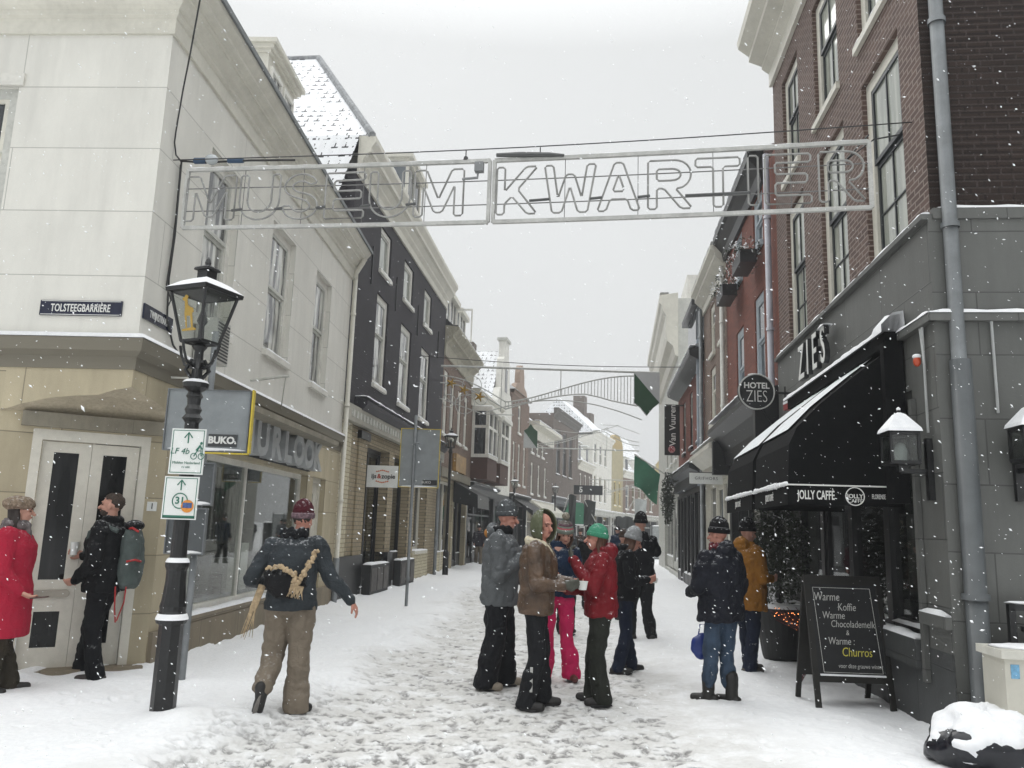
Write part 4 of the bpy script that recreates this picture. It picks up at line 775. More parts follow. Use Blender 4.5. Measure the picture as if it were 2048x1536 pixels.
# ================================================================ GROUND UNDER SNOW
import numpy as np
rng = np.random.RandomState(5)
tt = np.concatenate([np.linspace(-6, -1.0, 40, endpoint=False), np.linspace(-1.0, -.72, 60, endpoint=False), np.linspace(-.72, .66, 820), np.linspace(.66, 1.0, 50)[1:], np.linspace(1.0, 6, 40)[1:]])
yy = np.concatenate([np.linspace(-60, 2, 20, endpoint=False), np.linspace(2, 5, 30, endpoint=False), 5*np.exp(np.linspace(0, math.log(24), 700)), np.linspace(125, 900, 20)])
NX, NY = len(tt), len(yy); WY = np.maximum(yy, 4.5)
X = WY[:, None]*tt[None, :]; Y = np.repeat(yy[:, None], NX, 1)
def gnoise(X, Y, s, seed):
    r = np.random.RandomState(seed); T = r.rand(256, 256); x = X/s; y = Y/s; xi = np.floor(x).astype(int); yi = np.floor(y).astype(int); fx = x-xi; fy = y-yi; fx = fx*fx*(3-2*fx); fy = fy*fy*(3-2*fy)
    a = T[xi % 256, yi % 256]; b = T[(xi+1) % 256, yi % 256]; c = T[xi % 256, (yi+1) % 256]; d = T[(xi+1) % 256, (yi+1) % 256]
    return (a*(1-fx)+b*fx)*(1-fy)+(c*(1-fx)+d*fx)*fy-.5
# centre line of the street bends slowly to the right
cx = np.interp(Y, [0, 8, 18, 30, 45, 60, 80, 105, 300], [-.45, -.2, .45, 1.6, 3.4, 6.6, 11.2, 19.5, 60])
lane_l = cx - np.interp(Y, [0, 6, 12, 30, 60], [2.6, 1.9, 1.3, 1.6, 1.8]); lane_r = cx + np.interp(Y, [0, 6, 12, 30, 60], [2.6, 2.0, 1.5, 1.6, 1.8])
e = gnoise(X, Y, .9, 1)*.7+gnoise(X, Y, .3, 2)*.3
lane = 1/(1+np.exp(-np.clip((X-lane_l+e)/.16, -30, 30))) * 1/(1+np.exp(-np.clip((lane_r+.3-X+e)/.35, -30, 30)))
ZG = .05*(1-lane)
ZG += .085*np.exp(-((X-lane_l+.25+e*.6)/.28)**2)*(0.6+gnoise(X, Y, .5, 3)*1.4)*(Y > 2)
ZG += .03*np.exp(-((X-lane_r-.8+e*.5)/.5)**2)*(0.6+gnoise(X, Y, .6, 4))
ZG += gnoise(X, Y, .45, 6)*.03*(1-.5*lane)+gnoise(X, Y, .17, 7)*.013+gnoise(X, Y, .07, 8)*.007+gnoise(X, Y, .035, 9)*.004*(Y < 20)
# snow kicked against the walls
lw = np.interp(Y, [7.5, 9.1, 18.05, 28.5, 35, 41, 45], [-5.6, -3.86, -3.56, -2.48, -1.77, -.69, .04]); rw = np.interp(Y, [6.9, 13, 30, 40], [3.72, 4.42, 6.28, 7.5])
ZG += .07*np.exp(-(np.maximum(X-lw, 0)/.16)**2)*(.5+gnoise(X, Y, .25, 11)*1.2)*(Y > 8.3)*(Y < 45)
ZG += .05*np.exp(-(np.maximum(rw-X, 0)/.14)**2)*(.5+gnoise(X, Y, .25, 12)*1.2)*(Y > 7.2)*(Y < 40)
FOOT = np.zeros_like(ZG)
def print_at(px, py, a, L=.28, Wd=.1, dep=.03, f=1.0):
    i0 = np.searchsorted(yy, py-L*.7); i1 = np.searchsorted(yy, py+L*.7)+1
    if i1 <= i0+1: return
    t0 = (px-L*.7)/max(py, 4.5)*1.02-.0; t1 = (px+L*.7)/max(py, 4.5)
    j0 = np.searchsorted(tt, min(t0, (px-L)/max(py+L, 4.5))); j1 = np.searchsorted(tt, max(t1, (px+L)/max(py-L, 4.5)))+1
    xs = X[i0:i1, j0:j1]-px; ys = Y[i0:i1, j0:j1]-py; ca, sa = math.cos(a), math.sin(a)
    u = (xs*ca+ys*sa)/(L/2); v = (-xs*sa+ys*ca)/(Wd/2); d = u*u+v*v
    g = np.exp(-(d**1.6)); rim = np.exp(-((np.sqrt(d)-1.35)/.3)**2)
    ZG[i0:i1, j0:j1] -= dep*g; ZG[i0:i1, j0:j1] += dep*.35*rim; FOOT[i0:i1, j0:j1] = np.maximum(FOOT[i0:i1, j0:j1], g*f)
for k in range(6800):
    y = 5*math.exp(rng.rand()*1.75); c = float(np.interp(y, [0, 8, 18, 30], [-.45, -.2, .45, 1.6]))
    lanep = rng.rand() < .8
    x = c+rng.uniform(-2.1, 1.7) if lanep else rng.uniform(-4, 3.6)
    print_at(x, y, rng.uniform(-.5, .5) if rng.rand() < .6 else rng.uniform(0, 3), rng.uniform(.08, .2), rng.uniform(.045, .09), rng.uniform(.006, .018), rng.uniform(.3, 1.1) if lanep else .12)
ZG = np.where((Y < -1) | (Y > 130), 0.02, ZG)
nv = NX*NY; co = np.stack([X, Y, ZG], -1).reshape(-1, 3).astype(np.float32)
idx = np.arange(nv).reshape(NY, NX); q = np.stack([idx[:-1, :-1], idx[:-1, 1:], idx[1:, 1:], idx[1:, :-1]], -1).reshape(-1, 4)
me = bpy.data.meshes.new('ground'); me.vertices.add(nv); me.vertices.foreach_set('co', co.ravel()); me.loops.add(q.size); me.loops.foreach_set('vertex_index', q.ravel().astype(np.int32))
me.polygons.add(len(q)); me.polygons.foreach_set('loop_start', np.arange(0, q.size, 4, dtype=np.int32)); me.polygons.foreach_set('loop_total', np.full(len(q), 4, np.int32)); me.update(); me.shade_smooth()
at_ = me.attributes.new('lane', 'FLOAT', 'POINT'); at_.data.foreach_set('value', lane.ravel().astype(np.float32)); at_ = me.attributes.new('foot', 'FLOAT', 'POINT'); at_.data.foreach_set('value', FOOT.ravel().astype(np.float32))
gm, nt, b = newmat('trodden_snow'); tcn = N(nt, 'TexCoord')
al = nt.nodes.new('ShaderNodeAttribute'); al.attribute_name = 'lane'; af = nt.nodes.new('ShaderNodeAttribute'); af.attribute_name = 'foot'
n1 = N(nt, 'TexNoise', Scale=3.0, Detail=8.0, Roughness=.7); n2 = N(nt, 'TexNoise', Scale=22.0, Detail=6.0, Roughness=.7)
for n in (n1, n2): nt.links.new(tcn.outputs['Object'], n.inputs['Vector'])
def MM(op, a, bb=0.):
    n = N(nt, 'Math'); n.operation = op; n.use_clamp = op == 'MULTIPLY'
    for i, v in enumerate((a, bb)):
        if isinstance(v, (int, float)): n.inputs[i].default_value = v
        else: nt.links.new(v, n.inputs[i])
    return n.outputs[0]
base = ramp(nt, n2.outputs['Fac'], [(.3, (.74, .75, .765)), (.7, (.84, .845, .85))])
dirt = MM('MULTIPLY', MM('MULTIPLY', al.outputs['Fac'], ramp(nt, n1.outputs['Fac'], [(.28, .0), (.54, 1.)])), .85)
c1 = mixc(nt, dirt, base, (.55, .54, .515))
spot = MM('MULTIPLY', ramp(nt, n2.outputs['Fac'], [(.47, 0.), (.58, 1.)]), MM('MULTIPLY', al.outputs['Fac'], ramp(nt, n1.outputs['Fac'], [(.42, 0.), (.62, .28)])))
c2 = mixc(nt, spot, c1, (.30, .29, .28))
ft = MM('MULTIPLY', MM('MULTIPLY', ramp(nt, af.outputs['Fac'], [(.3, 0.), (.75, 1.)]), al.outputs['Fac']), ramp(nt, n2.outputs['Fac'], [(.38, .0), (.52, .92)]))
c3 = mixc(nt, ft, c2, (.17, .165, .16)); nt.links.new(c3, b.inputs['Base Color'])
rg = mixc(nt, ft, (.85, .85, .85), (.45, .45, .45)); nt.links.new(rg, b.inputs['Roughness']); b.inputs['Specular IOR Level'].default_value = .25
bp = N(nt, 'Bump', Strength=.35, Distance=.015); nt.links.new(n2.outputs['Fac'], bp.inputs['Height']); nt.links.new(bp.outputs[0], b.inputs['Normal'])
me.materials.append(gm); go = bpy.data.objects.new('ground', me); COL.objects.link(go); go['kind'] = 'structure'; go['label'] = 'trodden snow over the street and pavements'

# ================================================================ MUSEUM KWARTIER LIGHT SIGN
P0 = Vector((-3.64, 8.4, 0)); P1 = Vector((3.36, 7.25, 0)); SU = (P1-P0).normalized(); SL = (P1-P0).length; SNr = Vector((-SU.y, SU.x, 0))
def along(px, py=380):
    d = ray(px, py); t = P0.dot(SNr)/d.dot(SNr); return (d*t-P0).dot(SU)
SB, ST = 4.76, 5.43
sg = thing('street_light_sign', 'wide tubular frame of outline letters reading MUSEUM KWARTIER hung across the street', 'light sign', P0, math.atan2(SU.y, SU.x))
FRM = plain('frosted_frame', 'b4b4b0', .6, .15, 6, var2=.2); LTB = plain('light_tube_grey', '8b8b88', .5, .15, 10)
mid = along(982)
def sag(a): return -.035*math.sin(PI*min(1, max(0, a/SL)))
def bar(m, a0, z0, a1, z1, w, d=None, n=10):
    d = d or w
    for i in range(n):
        p, q = a0+(a1-a0)*i/n, a0+(a1-a0)*(i+1)/n; zz0 = z0+(z1-z0)*i/n+sag(p); zz1 = z0+(z1-z0)*(i+1)/n+sag(q)
        vs = []
        for (a, z) in ((p, zz0), (q, zz1)): vs += [(a, -d, z-w), (a, d, z-w), (a, d, z+w), (a, -d, z+w)]
        m.add(vs, [(0, 1, 5, 4), (1, 2, 6, 5), (2, 3, 7, 6), (3, 0, 4, 7), (0, 1, 2, 3), (4, 5, 6, 7)])
for (a0, a1) in ((0, mid-.02), (mid+.03, SL)):
    m = M(); bar(m, a0, ST, a1, ST, .019); bar(m, a0, SB, a1, SB, .019)
    m.box(a0-.018, a0+.018, -.018, .018, SB+sag(a0), ST+sag(a0)); m.box(a1-.018, a1+.018, -.018, .018, SB+sag(a1), ST+sag(a1)); m.build('frame', FRM, sg)
    m = M(); 
    for z in (4.95, 5.21): m.tube([(a0+(a1-a0)*i/8, .0, z+sag(a0+(a1-a0)*i/8)) for i in range(9)], .006, 6)
    for i in range(1, 5): a = a0+(a1-a0)*i/5; m.tube([(a, .004, SB+sag(a)), (a, .004, ST+sag(a))], .004, 6)
    m.build('cross_wire', plain('grey_wire', '6b6b6a', .5), sg)
    m = M(); vs = []; n_ = 60
    for i in range(n_+1):
        a = a0+(a1-a0)*i/n_; h = .006+.012*abs(mnoise.noise(Vector((a*4, 0, 0))))
        for zb in (ST,): vs += [(a, -.018, zb+.019+sag(a)), (a, 0, zb+.022+h+sag(a)), (a, .018, zb+.019+sag(a))]
    m.add(vs, [(i*3+j, i*3+j+1, (i+1)*3+j+1, (i+1)*3+j) for i in range(n_) for j in range(2)]); m.build('snow_cover', SNOW, sg)
def arc(cx, cy, rx, ry, a0, a1, n=9): return [(cx+rx*math.cos(math.radians(a0+(a1-a0)*i/n)), cy+ry*math.sin(math.radians(a0+(a1-a0)*i/n))) for i in range(n+1)]
GL = {
 'M': [[(0, 0), (0, 1), (.24, 1), (.5, .36), (.76, 1), (1, 1), (1, 0), (.82, 0), (.82, .66), (.58, .08), (.42, .08), (.18, .66), (.18, 0)]],
 'U': [[(0, 1), (0, .38)]+arc(.5, .4, .5, .4, 180, 360)+[(1, .4), (1, 1), (.8, 1), (.8, .42)]+arc(.5, .42, .3, .25, 360, 180)+[(.2, .42), (.2, 1)]],
 'S': [arc(.5, .72, .46, .28, 15, 180, 7)+arc(.62, .72, .58, .26, 180, 240, 4)+[(.6, .42)]+arc(.52, .29, .26, .13, 60, -160, 7)+[(.24, .3), (.02, .3)]+arc(.5, .28, .48, .28, 185, 360, 9)+arc(.48, .28, .5, .3, 0, 62, 4)+[(.42, .6)]+arc(.5, .72, .24, .12, 215, 20, 6)],
 'E': [[(0, 0), (0, 1), (1, 1), (1, .83), (.22, .83), (.22, .6), (.92, .6), (.92, .42), (.22, .42), (.22, .17), (1, .17), (1, 0)]],
 'K': [[(0, 0), (0, 1), (.2, 1), (.2, .48), (.72, 1), (1, 1), (.52, .52), (1, 0), (.76, 0), (.38, .38), (.2, .22), (.2, 0)]],
 'W': [[(0, 1), (.17, 1), (.27, .3), (.42, .8), (.58, .8), (.73, .3), (.83, 1), (1, 1), (.84, 0), (.66, 0), (.5, .55), (.34, 0), (.16, 0)]],
 'A': [[(0, 0), (.4, 1), (.6, 1), (1, 0), (.8, 0), (.7, .24), (.3, .24), (.2, 0)], [(.36, .4), (.5, .76), (.64, .4)]],
 'R': [[(0, 0), (0, 1), (.6, 1)]+arc(.62, .7, .36, .3, 90, -70, 8)+[(.62, .42), (1, 0), (.75, 0), (.36, .42), (.2, .42), (.2, 0)], [(.2, .82), (.55, .82)]+arc(.57, .7, .18, .12, 90, -90, 6)+[(.2, .58)]],
 'T': [[(0, 1), (1, 1), (1, .82), (.62, .82), (.62, 0), (.4, 0), (.4, .82), (0, .82)]],
 'I': [[(0, 0), (0, 1), (1, 1), (1, 0)]],
}
for g, x0, x1 in (('M', 377, 474), ('U', 483, 562), ('S', 568, 640), ('E', 653, 731), ('U', 741, 822), ('M', 830, 928), ('K', 994, 1075), ('W', 1089, 1192), ('A', 1195, 1280), ('R', 1296, 1384), ('T', 1391, 1480), ('I', 1496, 1516), ('E', 1530, 1622), ('R', 1638, 1731)):
    a0, a1 = along(x0), along(x1); m = M(); z0, z1 = 4.83, 5.34
    for loop in GL[g]:
        pts = []
        for i, p in enumerate(loop):      # slightly rounded bends
            pv = loop[i-1]; nx = loop[(i+1) % len(loop)]; P = Vector((p[0]*(a1-a0), p[1]*(z1-z0))); A_ = Vector((pv[0]*(a1-a0), pv[1]*(z1-z0))); B_ = Vector((nx[0]*(a1-a0), nx[1]*(z1-z0)))
            da = (A_-P); db = (B_-P); ra = min(.02, da.length*.4); rb = min(.02, db.length*.4)
            pts += [P+da.normalized()*ra, P+db.normalized()*rb]
        m.tube([(a0+p.x, -.02, z0+p.y+sag(a0)) for p in pts], .0105, 7, closed=True)
    m.build('letter', LTB, sg, smooth=True)
m = M(); 
for ji, (x0, x1) in enumerate(((1060, 1100), (1180, 1205), (1275, 1300), (1370, 1500), (470, 490), (555, 570), (637, 655), (725, 745), (815, 835))):
    a0, a1 = along(x0), along(x1); m = M(); m.tube([(a0, -.03, 4.93), (a1, -.03, 4.94)], .014, 6); m.build('cable_joint', plain('joint_grey', '4a4b4b', .6), sg)
m = M()
m.tube([(mid+.05, -.03, 5.44), (mid+.3, -.04, 5.43), (mid+.6, -.03, 5.42), (mid+.75, -.02, 5.41)], [.02, .028, .024, .015], 6); m.build('cable_joint', plain('joint_grey', '4a4b4b', .6), sg)
m = M(); m.box(mid-.17, mid-.08, -.07, -.0, 5.26, 5.36); m.tube([(mid-.14, -.03, 5.26), (mid-.14, -.03, 5.2), (mid-.3, -.03, 5.19)], .014, 6); m.build('junction_box', plain('box_grey', '7e8081', .6), sg)
for a in (mid-.28, mid+.5): m = M(); m.tube([(a, 0, 5.42), (a, 0, 5.52)], .006, 6); m.lathe([(.03, 5.41), (.02, 5.45), (.0, 5.46)], 8, (a, 0)); m.build('hanger', MET, sg)
# the wire that carries it
wr = M(); A_ = P0+SU*(-.2)+Vector((0, 0, 5.56)); B_ = P1+SU*.62+Vector((0, 0, 5.62)); wr.tube([A_.lerp(B_, i/12)+Vector((0, 0, -.06*math.sin(PI*i/12))) for i in range(13)], .006, 6)
tag(wr.build('suspension_wire', MET, None), 'thin steel wire stretched above the MUSEUM KWARTIER sign', 'wire')
m = M(); m.tube([Z.world(.55, .02, 5.62), Z.world(.6, .25, 5.6), Z.world(.95, .42, 5.55), Vector((3.36, 7.25, 5.5))], .008, 6); tag(m.build('anchor_wire', MET, None), 'icy anchor wire between brick wall and right end of the light sign', 'wire')
# power cable down the white corner
def WW(px, py, o=.03):
    d = ray(px, py); n = Vector((W.u.y, -W.u.x, 0)); A = W.A+n*o; t = A.dot(n)/d.dot(n); return Vector((d.x*t, d.y*t, EYE+d.z*t))
c_ = M(); c_.tube([WW(408, -60, .5), WW(400, 0, .5), WW(380, 110, .35), WW(366, 180, .12), WW(352, 262, .03), WW(349, 285, .03), WW(352, 310, .03), WW(363, 324, .05)], .009, 6); c_.tube([WW(363, 324), WW(356, 400), WW(350, 470), WW(338, 555), WW(336, 590), WW(334, 640), WW(346, 690), WW(356, 705)], .011, 6); c_.tube([WW(361, 330), WW(352, 430), WW(345, 490), WW(333, 570), WW(342, 600), WW(336, 612)], .008, 6)
a0 = WW(363, 322, .05); b0 = at(590, 320, 8.35); c_.tube([a0, a0.lerp(b0, .2)+Vector((0, 0, -.02)), a0.lerp(b0, .6)+Vector((0, 0, .0)), b0], .012, 6); c_.build('cable', plain('black_rubber', '151515', .5), None)
c_ = bpy.data.objects['cable']; tag(c_, 'black power cable running down the white corner wall to the light sign', 'cable')
m = M(); p = a0.lerp(b0, .28)+Vector((0, -.03, -.0)); m.ell(p, (.075, .06, .06), 10, 8); o_ = m.build('bulkhead_lamp', plain('frosted_bulb', 'aeb3b5', .15, .1), c_, smooth=True); m = M(); m.tube([a0.lerp(b0, .12), a0.lerp(b0, .22)], .035, 10); m.tube([a0.lerp(b0, .42), a0.lerp(b0, .55)], .03, 10); m.build('blue_plug', plain('blue_plastic', '2f4a66', .4), c_, smooth=True)
# ================================================================ BRIDGE SHAPED STREET ORNAMENTS
def ornament(D, x0, x1, ytop, ysc, label, full=True):
    """x0..x1 world ends of the carrying tube, z of tube, scale"""
    t = thing('street_ornament', label, 'light ornament', (x0, D, 0), 0, 'bridge shaped ornaments above the street')
    Lw = x1-x0; m = M(); m.tube([(0, 0, ytop), (Lw, 0, ytop)], .035, 8); m.build('carrying_tube', FRM, t)
    s = Lw/6.7; m = M()
    def up_(u): return ytop-.2*s-.75*s*(math.cos((u)*PI*1.15)*.5+.5) if 0 else ytop-(.95-.62*math.sin(max(0, (u-.25)/.75)*PI*.62))*s*1.15
    us = [i/40 for i in range(41)]
    U = [(Lw*(.3+.6*u), 0, ytop-s*(1.05-.93*math.sin(PI*.5*u)**1.5)) for u in us]; V_ = [(Lw*(.3+.6*u), 0, ytop-s*(1.28-.55*math.sin(PI*min(1, u*1.25)*.62)+.35*max(0, u-.6)*2)) for u in us]
    V_ = [(p[0], 0, min(q_[2], U[i][2]-.12*s)) for i, (p, q_) in enumerate(zip(U, V_))]
    m.tube(U, .022, 6); m.tube(V_, .022, 6)
    for i in range(0, 41): m.tube([U[i], V_[i]], .012, 5)
    m.tube([U[-1], V_[-1]], .03, 6); m.tube([(Lw*(.18+.74*u), 0, ytop-s*(1.9-.95*math.sin(PI*(.15+.7*u)))) for u in us], .018, 6)
    LU = [(Lw*(.3-.3*u), 0, ytop-s*(1.05-.75*math.sin(PI*.5*u))) for u in us[::2]]; m.tube(LU, .02, 6); m.tube([(p[0], 0, p[2]-.22*s) for p in LU], .02, 6)
    m.tube([(Lw*.28, 0, ytop), (Lw*.28, 0, ytop-1.35*s)], .015, 6); m.tube([(Lw*.55, 0, ytop), (Lw*.55, 0, ytop-.8*s)], .015, 6); m.tube([(Lw*.0, 0, ytop-1.0*s), (Lw*.2, 0, ytop-1.45*s), (Lw*.34, 0, ytop-1.45*s)], .015, 6)
    m.build('arch_band', FRM, t)
    w = .78*s*1.0; X0 = Lw-w; z1 = ytop-.02; z0 = ytop-.95*s; zt = ytop-1.35*s
    outl = [(X0, z1), (Lw, z1), (Lw, z0), (X0+w*.75, z0-.15*s), (X0+w/2, zt), (X0+w*.25, z0-.15*s), (X0, z0)]
    m = M(); m.prism(outl, lambda a, b: (a, -.06, b), lambda a, b: (a, .02, b)); sh = m.build('shield', plain('shield_white', 'a9aaaa', .4, .05), t)
    m = M(); m.prism([(X0+.01, z1-.03), (Lw-.01, z0+.02), (X0+w*.75, z0-.14*s), (X0+w/2, zt+.02), (X0+w*.25, z0-.14*s), (X0+.01, z0)], lambda a, b: (a, -.066, b), lambda a, b: (a, -.061, b)); m.build('green_half', plain('shield_green', '0e3d1f', .4, .1), sh)
    if full:
        g = M(); 
        for (a, z) in ((.35, -.55), (.75, -.75), (1.25, -.95)):
            for k in range(5):
                an = k*2*PI/5; g.tube([(a, -.05, ytop+z), (a+.17*math.cos(an), -.05, ytop+z+.17*math.sin(an))], [.05, .01], 5)
        g.build('gold_star', plain('gold_foil', '9c7c33', .35, .3, 5, metal=.4), t); g = M()
        for k in range(5):
            cxx, czz, r_k = (.5, 1.0, .8, 1.3, .3)[k], (-.8, -.6, -1.2, -1.0, -1.1)[k], (.35, .3, .3, .2, .2)[k]; g.tube([(cxx+r_k*math.cos(q*PI/10), -.03, ytop+czz+r_k*math.sin(q*PI/10)) for q in range(20)], .012, 5, closed=True)
        g.build('wire_ball', FRM, t)
    return t
ornament(25, -2.25, 4.62, 6.63, 1, 'nearest bridge shaped street ornament with large green and white shield')
o3 = ornament(45, 7.2, .75, 6.15, 1, 'second bridge shaped ornament, green shield beside the brick gable house', False)
ornament(64, 6.4, 11.6, 5.7, 1, 'farthest bridge shaped ornament in front of the tiled roof house', False)
for (a, b, D, z0, z1, lab) in ((-3.2, 5.6, 25, 6.95, 6.85, 'thin wire above the nearest bridge shaped ornament'),):
    m = M(); m.tube([(a+(b-a)*i/10, D, z0+(z1-z0)*i/10-.12*math.sin(PI*i/10)) for i in range(11)], .012, 6); tag(m.build('suspension_wire', MET, None), lab, 'wire')

# ================================================================ STREET LAMP IN FRONT
def lantern(t, z0, sc_=1., rot=.45, deer=False):
    """square tapering lantern standing on z0"""
    w0, w1, h = .115*sc_, .205*sc_, .46*sc_
    def sq(r, z): return [(r*1.4142*math.cos(rot+PI/4+k*PI/2), r*1.4142*math.sin(rot+PI/4+k*PI/2), z) for k in range(4)]
    A, B_ = sq(w0, z0), sq(w1, z0+h); m = M()
    for k in range(4): m.tube([A[k], B_[k]], .016*sc_, 5); m.tube([A[k], A[(k+1) % 4]], .018*sc_, 5); m.tube([B_[k], B_[(k+1) % 4]], .018*sc_, 5); m.tube([B_[k], (0, 0, z0+h+.08*sc_)], .008, 4)
    m.lathe([(.03*sc_, z0-.02), (.1*sc_, z0), (.1*sc_, z0+.02), (.03*sc_, z0+.03), (.025*sc_, z0+.16), (.05*sc_, z0+.2), (.02*sc_, z0+.3)], 10); fr = m.build('lantern_frame', IRON, t)
    m = M()
    for k in range(4): a, b, c, d = A[k], A[(k+1) % 4], B_[(k+1) % 4], B_[k]; m.quad(a, b, c, d)
    m.build('lantern_glass', LAMPGLASS, fr)
    m = M(); C_, D_ = sq(w1*1.16, z0+h-.01), sq(w1*1.18, z0+h+.025*sc_); E_ = sq(.075*sc_, z0+h+.13*sc_)
    for k in range(4): k2 = (k+1) % 4; m.quad(C_[k], C_[k2], D_[k2], D_[k]); m.quad(D_[k], D_[k2], E_[k2], E_[k])
    m.add(C_, [(0, 1, 2, 3)]); F1, F2, F3, F4 = sq(.06*sc_, z0+h+.13*sc_), sq(.06*sc_, z0+h+.22*sc_), sq(.085*sc_, z0+h+.225*sc_), sq(.08*sc_, z0+h+.245*sc_)
    for p, q in ((F1, F2), (F2, F3), (F3, F4)):
        for k in range(4): m.quad(p[k], p[(k+1) % 4], q[(k+1) % 4], q[k])
    m.add(F4, [(0, 1, 2, 3)]); m.lathe([(.015*sc_, z0+h+.245*sc_), (.015*sc_, z0+h+.265*sc_), (.03*sc_, z0+h+.3*sc_), (.02*sc_, z0+h+.335*sc_), (.003, z0+h+.36*sc_)], 10); rf = m.build('lantern_roof', IRON, t)
    m = M(); D2, E2 = sq(w1*1.17, z0+h+.03*sc_), sq(.08*sc_, z0+h+.14*sc_); Dm = sq(w1*.75, z0+h+.1*sc_)
    for k in range(4): k2 = (k+1) % 4; m.quad(D2[k], D2[k2], Dm[k2], Dm[k]); m.quad(Dm[k], Dm[k2], E2[k2], E2[k])
    G2 = sq(.082*sc_, z0+h+.25*sc_); m.add(G2+[(0, 0, z0+h+.265*sc_)], [(0, 1, 4), (1, 2, 4), (2, 3, 4), (3, 0, 4)]); m.build('snow_cover', SNOW, rf, smooth=True)
lamp = thing('street_lamp', 'black cast iron street lamp with square lantern and golden figure, cycling signs on its post', 'street lamp', (-2.87, 7.26, 0))
m = M(); m.lathe([(.118, 0), (.118, .02), (.105, .04), (.1, .74), (.108, .76)], 8, rot=.4); m.lathe([(.125, .76), (.135, .79), (.12, .83), (.105, .86), (.112, .9), (.1, .95)], 16); m.build('post_base', IRON, lamp)
m = M(); m.lathe([(.1, .95), (.095, 1.0), (.085, 1.1), (.085, 1.2), (.1, 1.24), (.1, 1.27), (.07, 1.32), (.066, 1.5), (.062, 2.42), (.06, 2.5), (.09, 2.54), (.06, 2.58), (.075, 2.62), (.055, 2.66), (.06, 2.72), (.075, 2.74), (.055, 2.78), (.11, 2.82), (.115, 2.86), (.05, 2.9), (.045, 3.02), (.06, 3.05), (.042, 3.08), (.04, 3.16), (.07, 3.2), (.03, 3.24)], 16); m.build('post', IRON, lamp, smooth=False)
m = M()
for k in range(4):
    an = .45+PI/4+k*PI/2; m.tube([(.05*math.cos(an), .05*math.sin(an), 3.0), (.15*math.cos(an), .15*math.sin(an), 3.04), (.2*math.cos(an), .2*math.sin(an), 3.14), (.22*math.cos(an), .22*math.sin(an), 3.22)], .013, 6)
    m.tube([(.04*math.cos(an+.7), .04*math.sin(an+.7), 2.9), (.1*math.cos(an+.7), .1*math.sin(an+.7), 2.98), (.05*math.cos(an+.7), .05*math.sin(an+.7), 3.08)], .02, 6)
m.build('bracket', IRON, lamp); m = M(); m.lathe([(.117, 2.862), (.1, 2.885), (.05, 2.9)], 14); m.lathe([(.136, .792), (.13, .815), (.118, .84)], 16); m.lathe([(.101, 1.272), (.09, 1.3), (.07, 1.315)], 16); m.build('snow_cover', SNOW, lamp, smooth=True)
lantern(lamp, 3.24, 1.0, -.42, True)
deer = [(0, 0), (.3, 0), (.3, .03), (.24, .05), (.235, .28), (.27, .3), (.26, .36), (.2, .38), (.15, .42), (.145, .5), (.17, .56), (.12, .585), (.09, .55), (.04, .53), (.05, .5), (.09, .48), (.085, .36), (.07, .28), (.085, .05), (.11, .05), (.11, .24), (.19, .24), (.2, .05), (.0, .03)]
ca, sa = math.cos(-.42), math.sin(-.42); m = M()
def dp(a, b, o):
    x = (a-.15)*.55; y = -.13-.085*(b*.55+.08)/.46-o; return (x*ca-(y)*sa, x*sa+(y)*ca, 3.32+b*.55)
m.prism(deer, lambda a, b: dp(a, b, .0), lambda a, b: dp(a, b, .004)); m.build('golden_figure', plain('gold_leaf', 'a98a3c', .35, .1, 6, metal=.3), lamp)
# route signs on the lamp
def rsign(z, h, w, x, y):
    m = M(); m.box(x-w/2, x+w/2, y, y+.012, z, z+h); s_ = m.build('route_sign', WSIGN, lamp)
    m = M(); e = .012
    for (a, b, c, d) in ((x-w/2+e, x+w/2-e, z+e, z+e+.006), (x-w/2+e, x+w/2-e, z+h-e-.006, z+h-e), (x-w/2+e, x-w/2+e+.006, z+e, z+h-e), (x+w/2-e-.006, x+w/2-e, z+e, z+h-e)): m.box(a, b, y-.002, y-.0005, c, d)
    m.tube([(x, y-.001, z+h*.68), (x, y-.001, z+h*.9)], .006, 5); m.tube([(x-.035, y-.001, z+h*.8), (x, y-.001, z+h*.92), (x+.035, y-.001, z+h*.8)], .006, 5); m.build('green_print', GRNINK, s_); return s_
F0 = lambda x, y, z: frame_m((x, y, z), (1, 0, 0))
s1 = rsign(2.03, .40, .30, .04, -.14); text('print', 'LF 4b', .075, GRNINK, F0(-.025, -.143, 2.23), s1, shear=.2, ext=.001); text('print', 'Midden Nederland', .032, GRNINK, F0(.04, -.143, 2.13), s1, ext=.001); text('print', 'route', .032, GRNINK, F0(.04, -.143, 2.095), s1, ext=.001)
m = M(); 
for cxx in (.1, .165): m.tube([(cxx+.026*math.cos(q*PI/8), -.142, 2.19+.026*math.sin(q*PI/8)) for q in range(16)], .0035, 5, closed=True)
m.tube([(.1, -.142, 2.19), (.125, -.142, 2.235), (.16, -.142, 2.24), (.165, -.142, 2.19)], .005, 5); m.tube([(.12, -.142, 2.24), (.15, -.142, 2.285), (.165, -.142, 2.25)], .011, 5); m.ell((.158, -.142, 2.305), (.012, .003, .013), 8, 6); m.build('cyclist_symbol', GRNINK, s1)
s2 = rsign(1.64, .37, .30, .02, -.14); m = M(); m.tube([(.02+.065*math.cos(q*PI/12), -.142, 1.8+.065*math.sin(q*PI/12)) for q in range(24)], .005, 5, closed=True); m.build('ring', GRNINK, s2); text('print', '31', .085, GRNINK, F0(.02, -.143, 1.8), s2, ext=.001, off=.002); m = M(); m.box(-.12, .16, -.142, -.1405, 1.65, 1.675); m.build('green_band', GRNINK, s2)
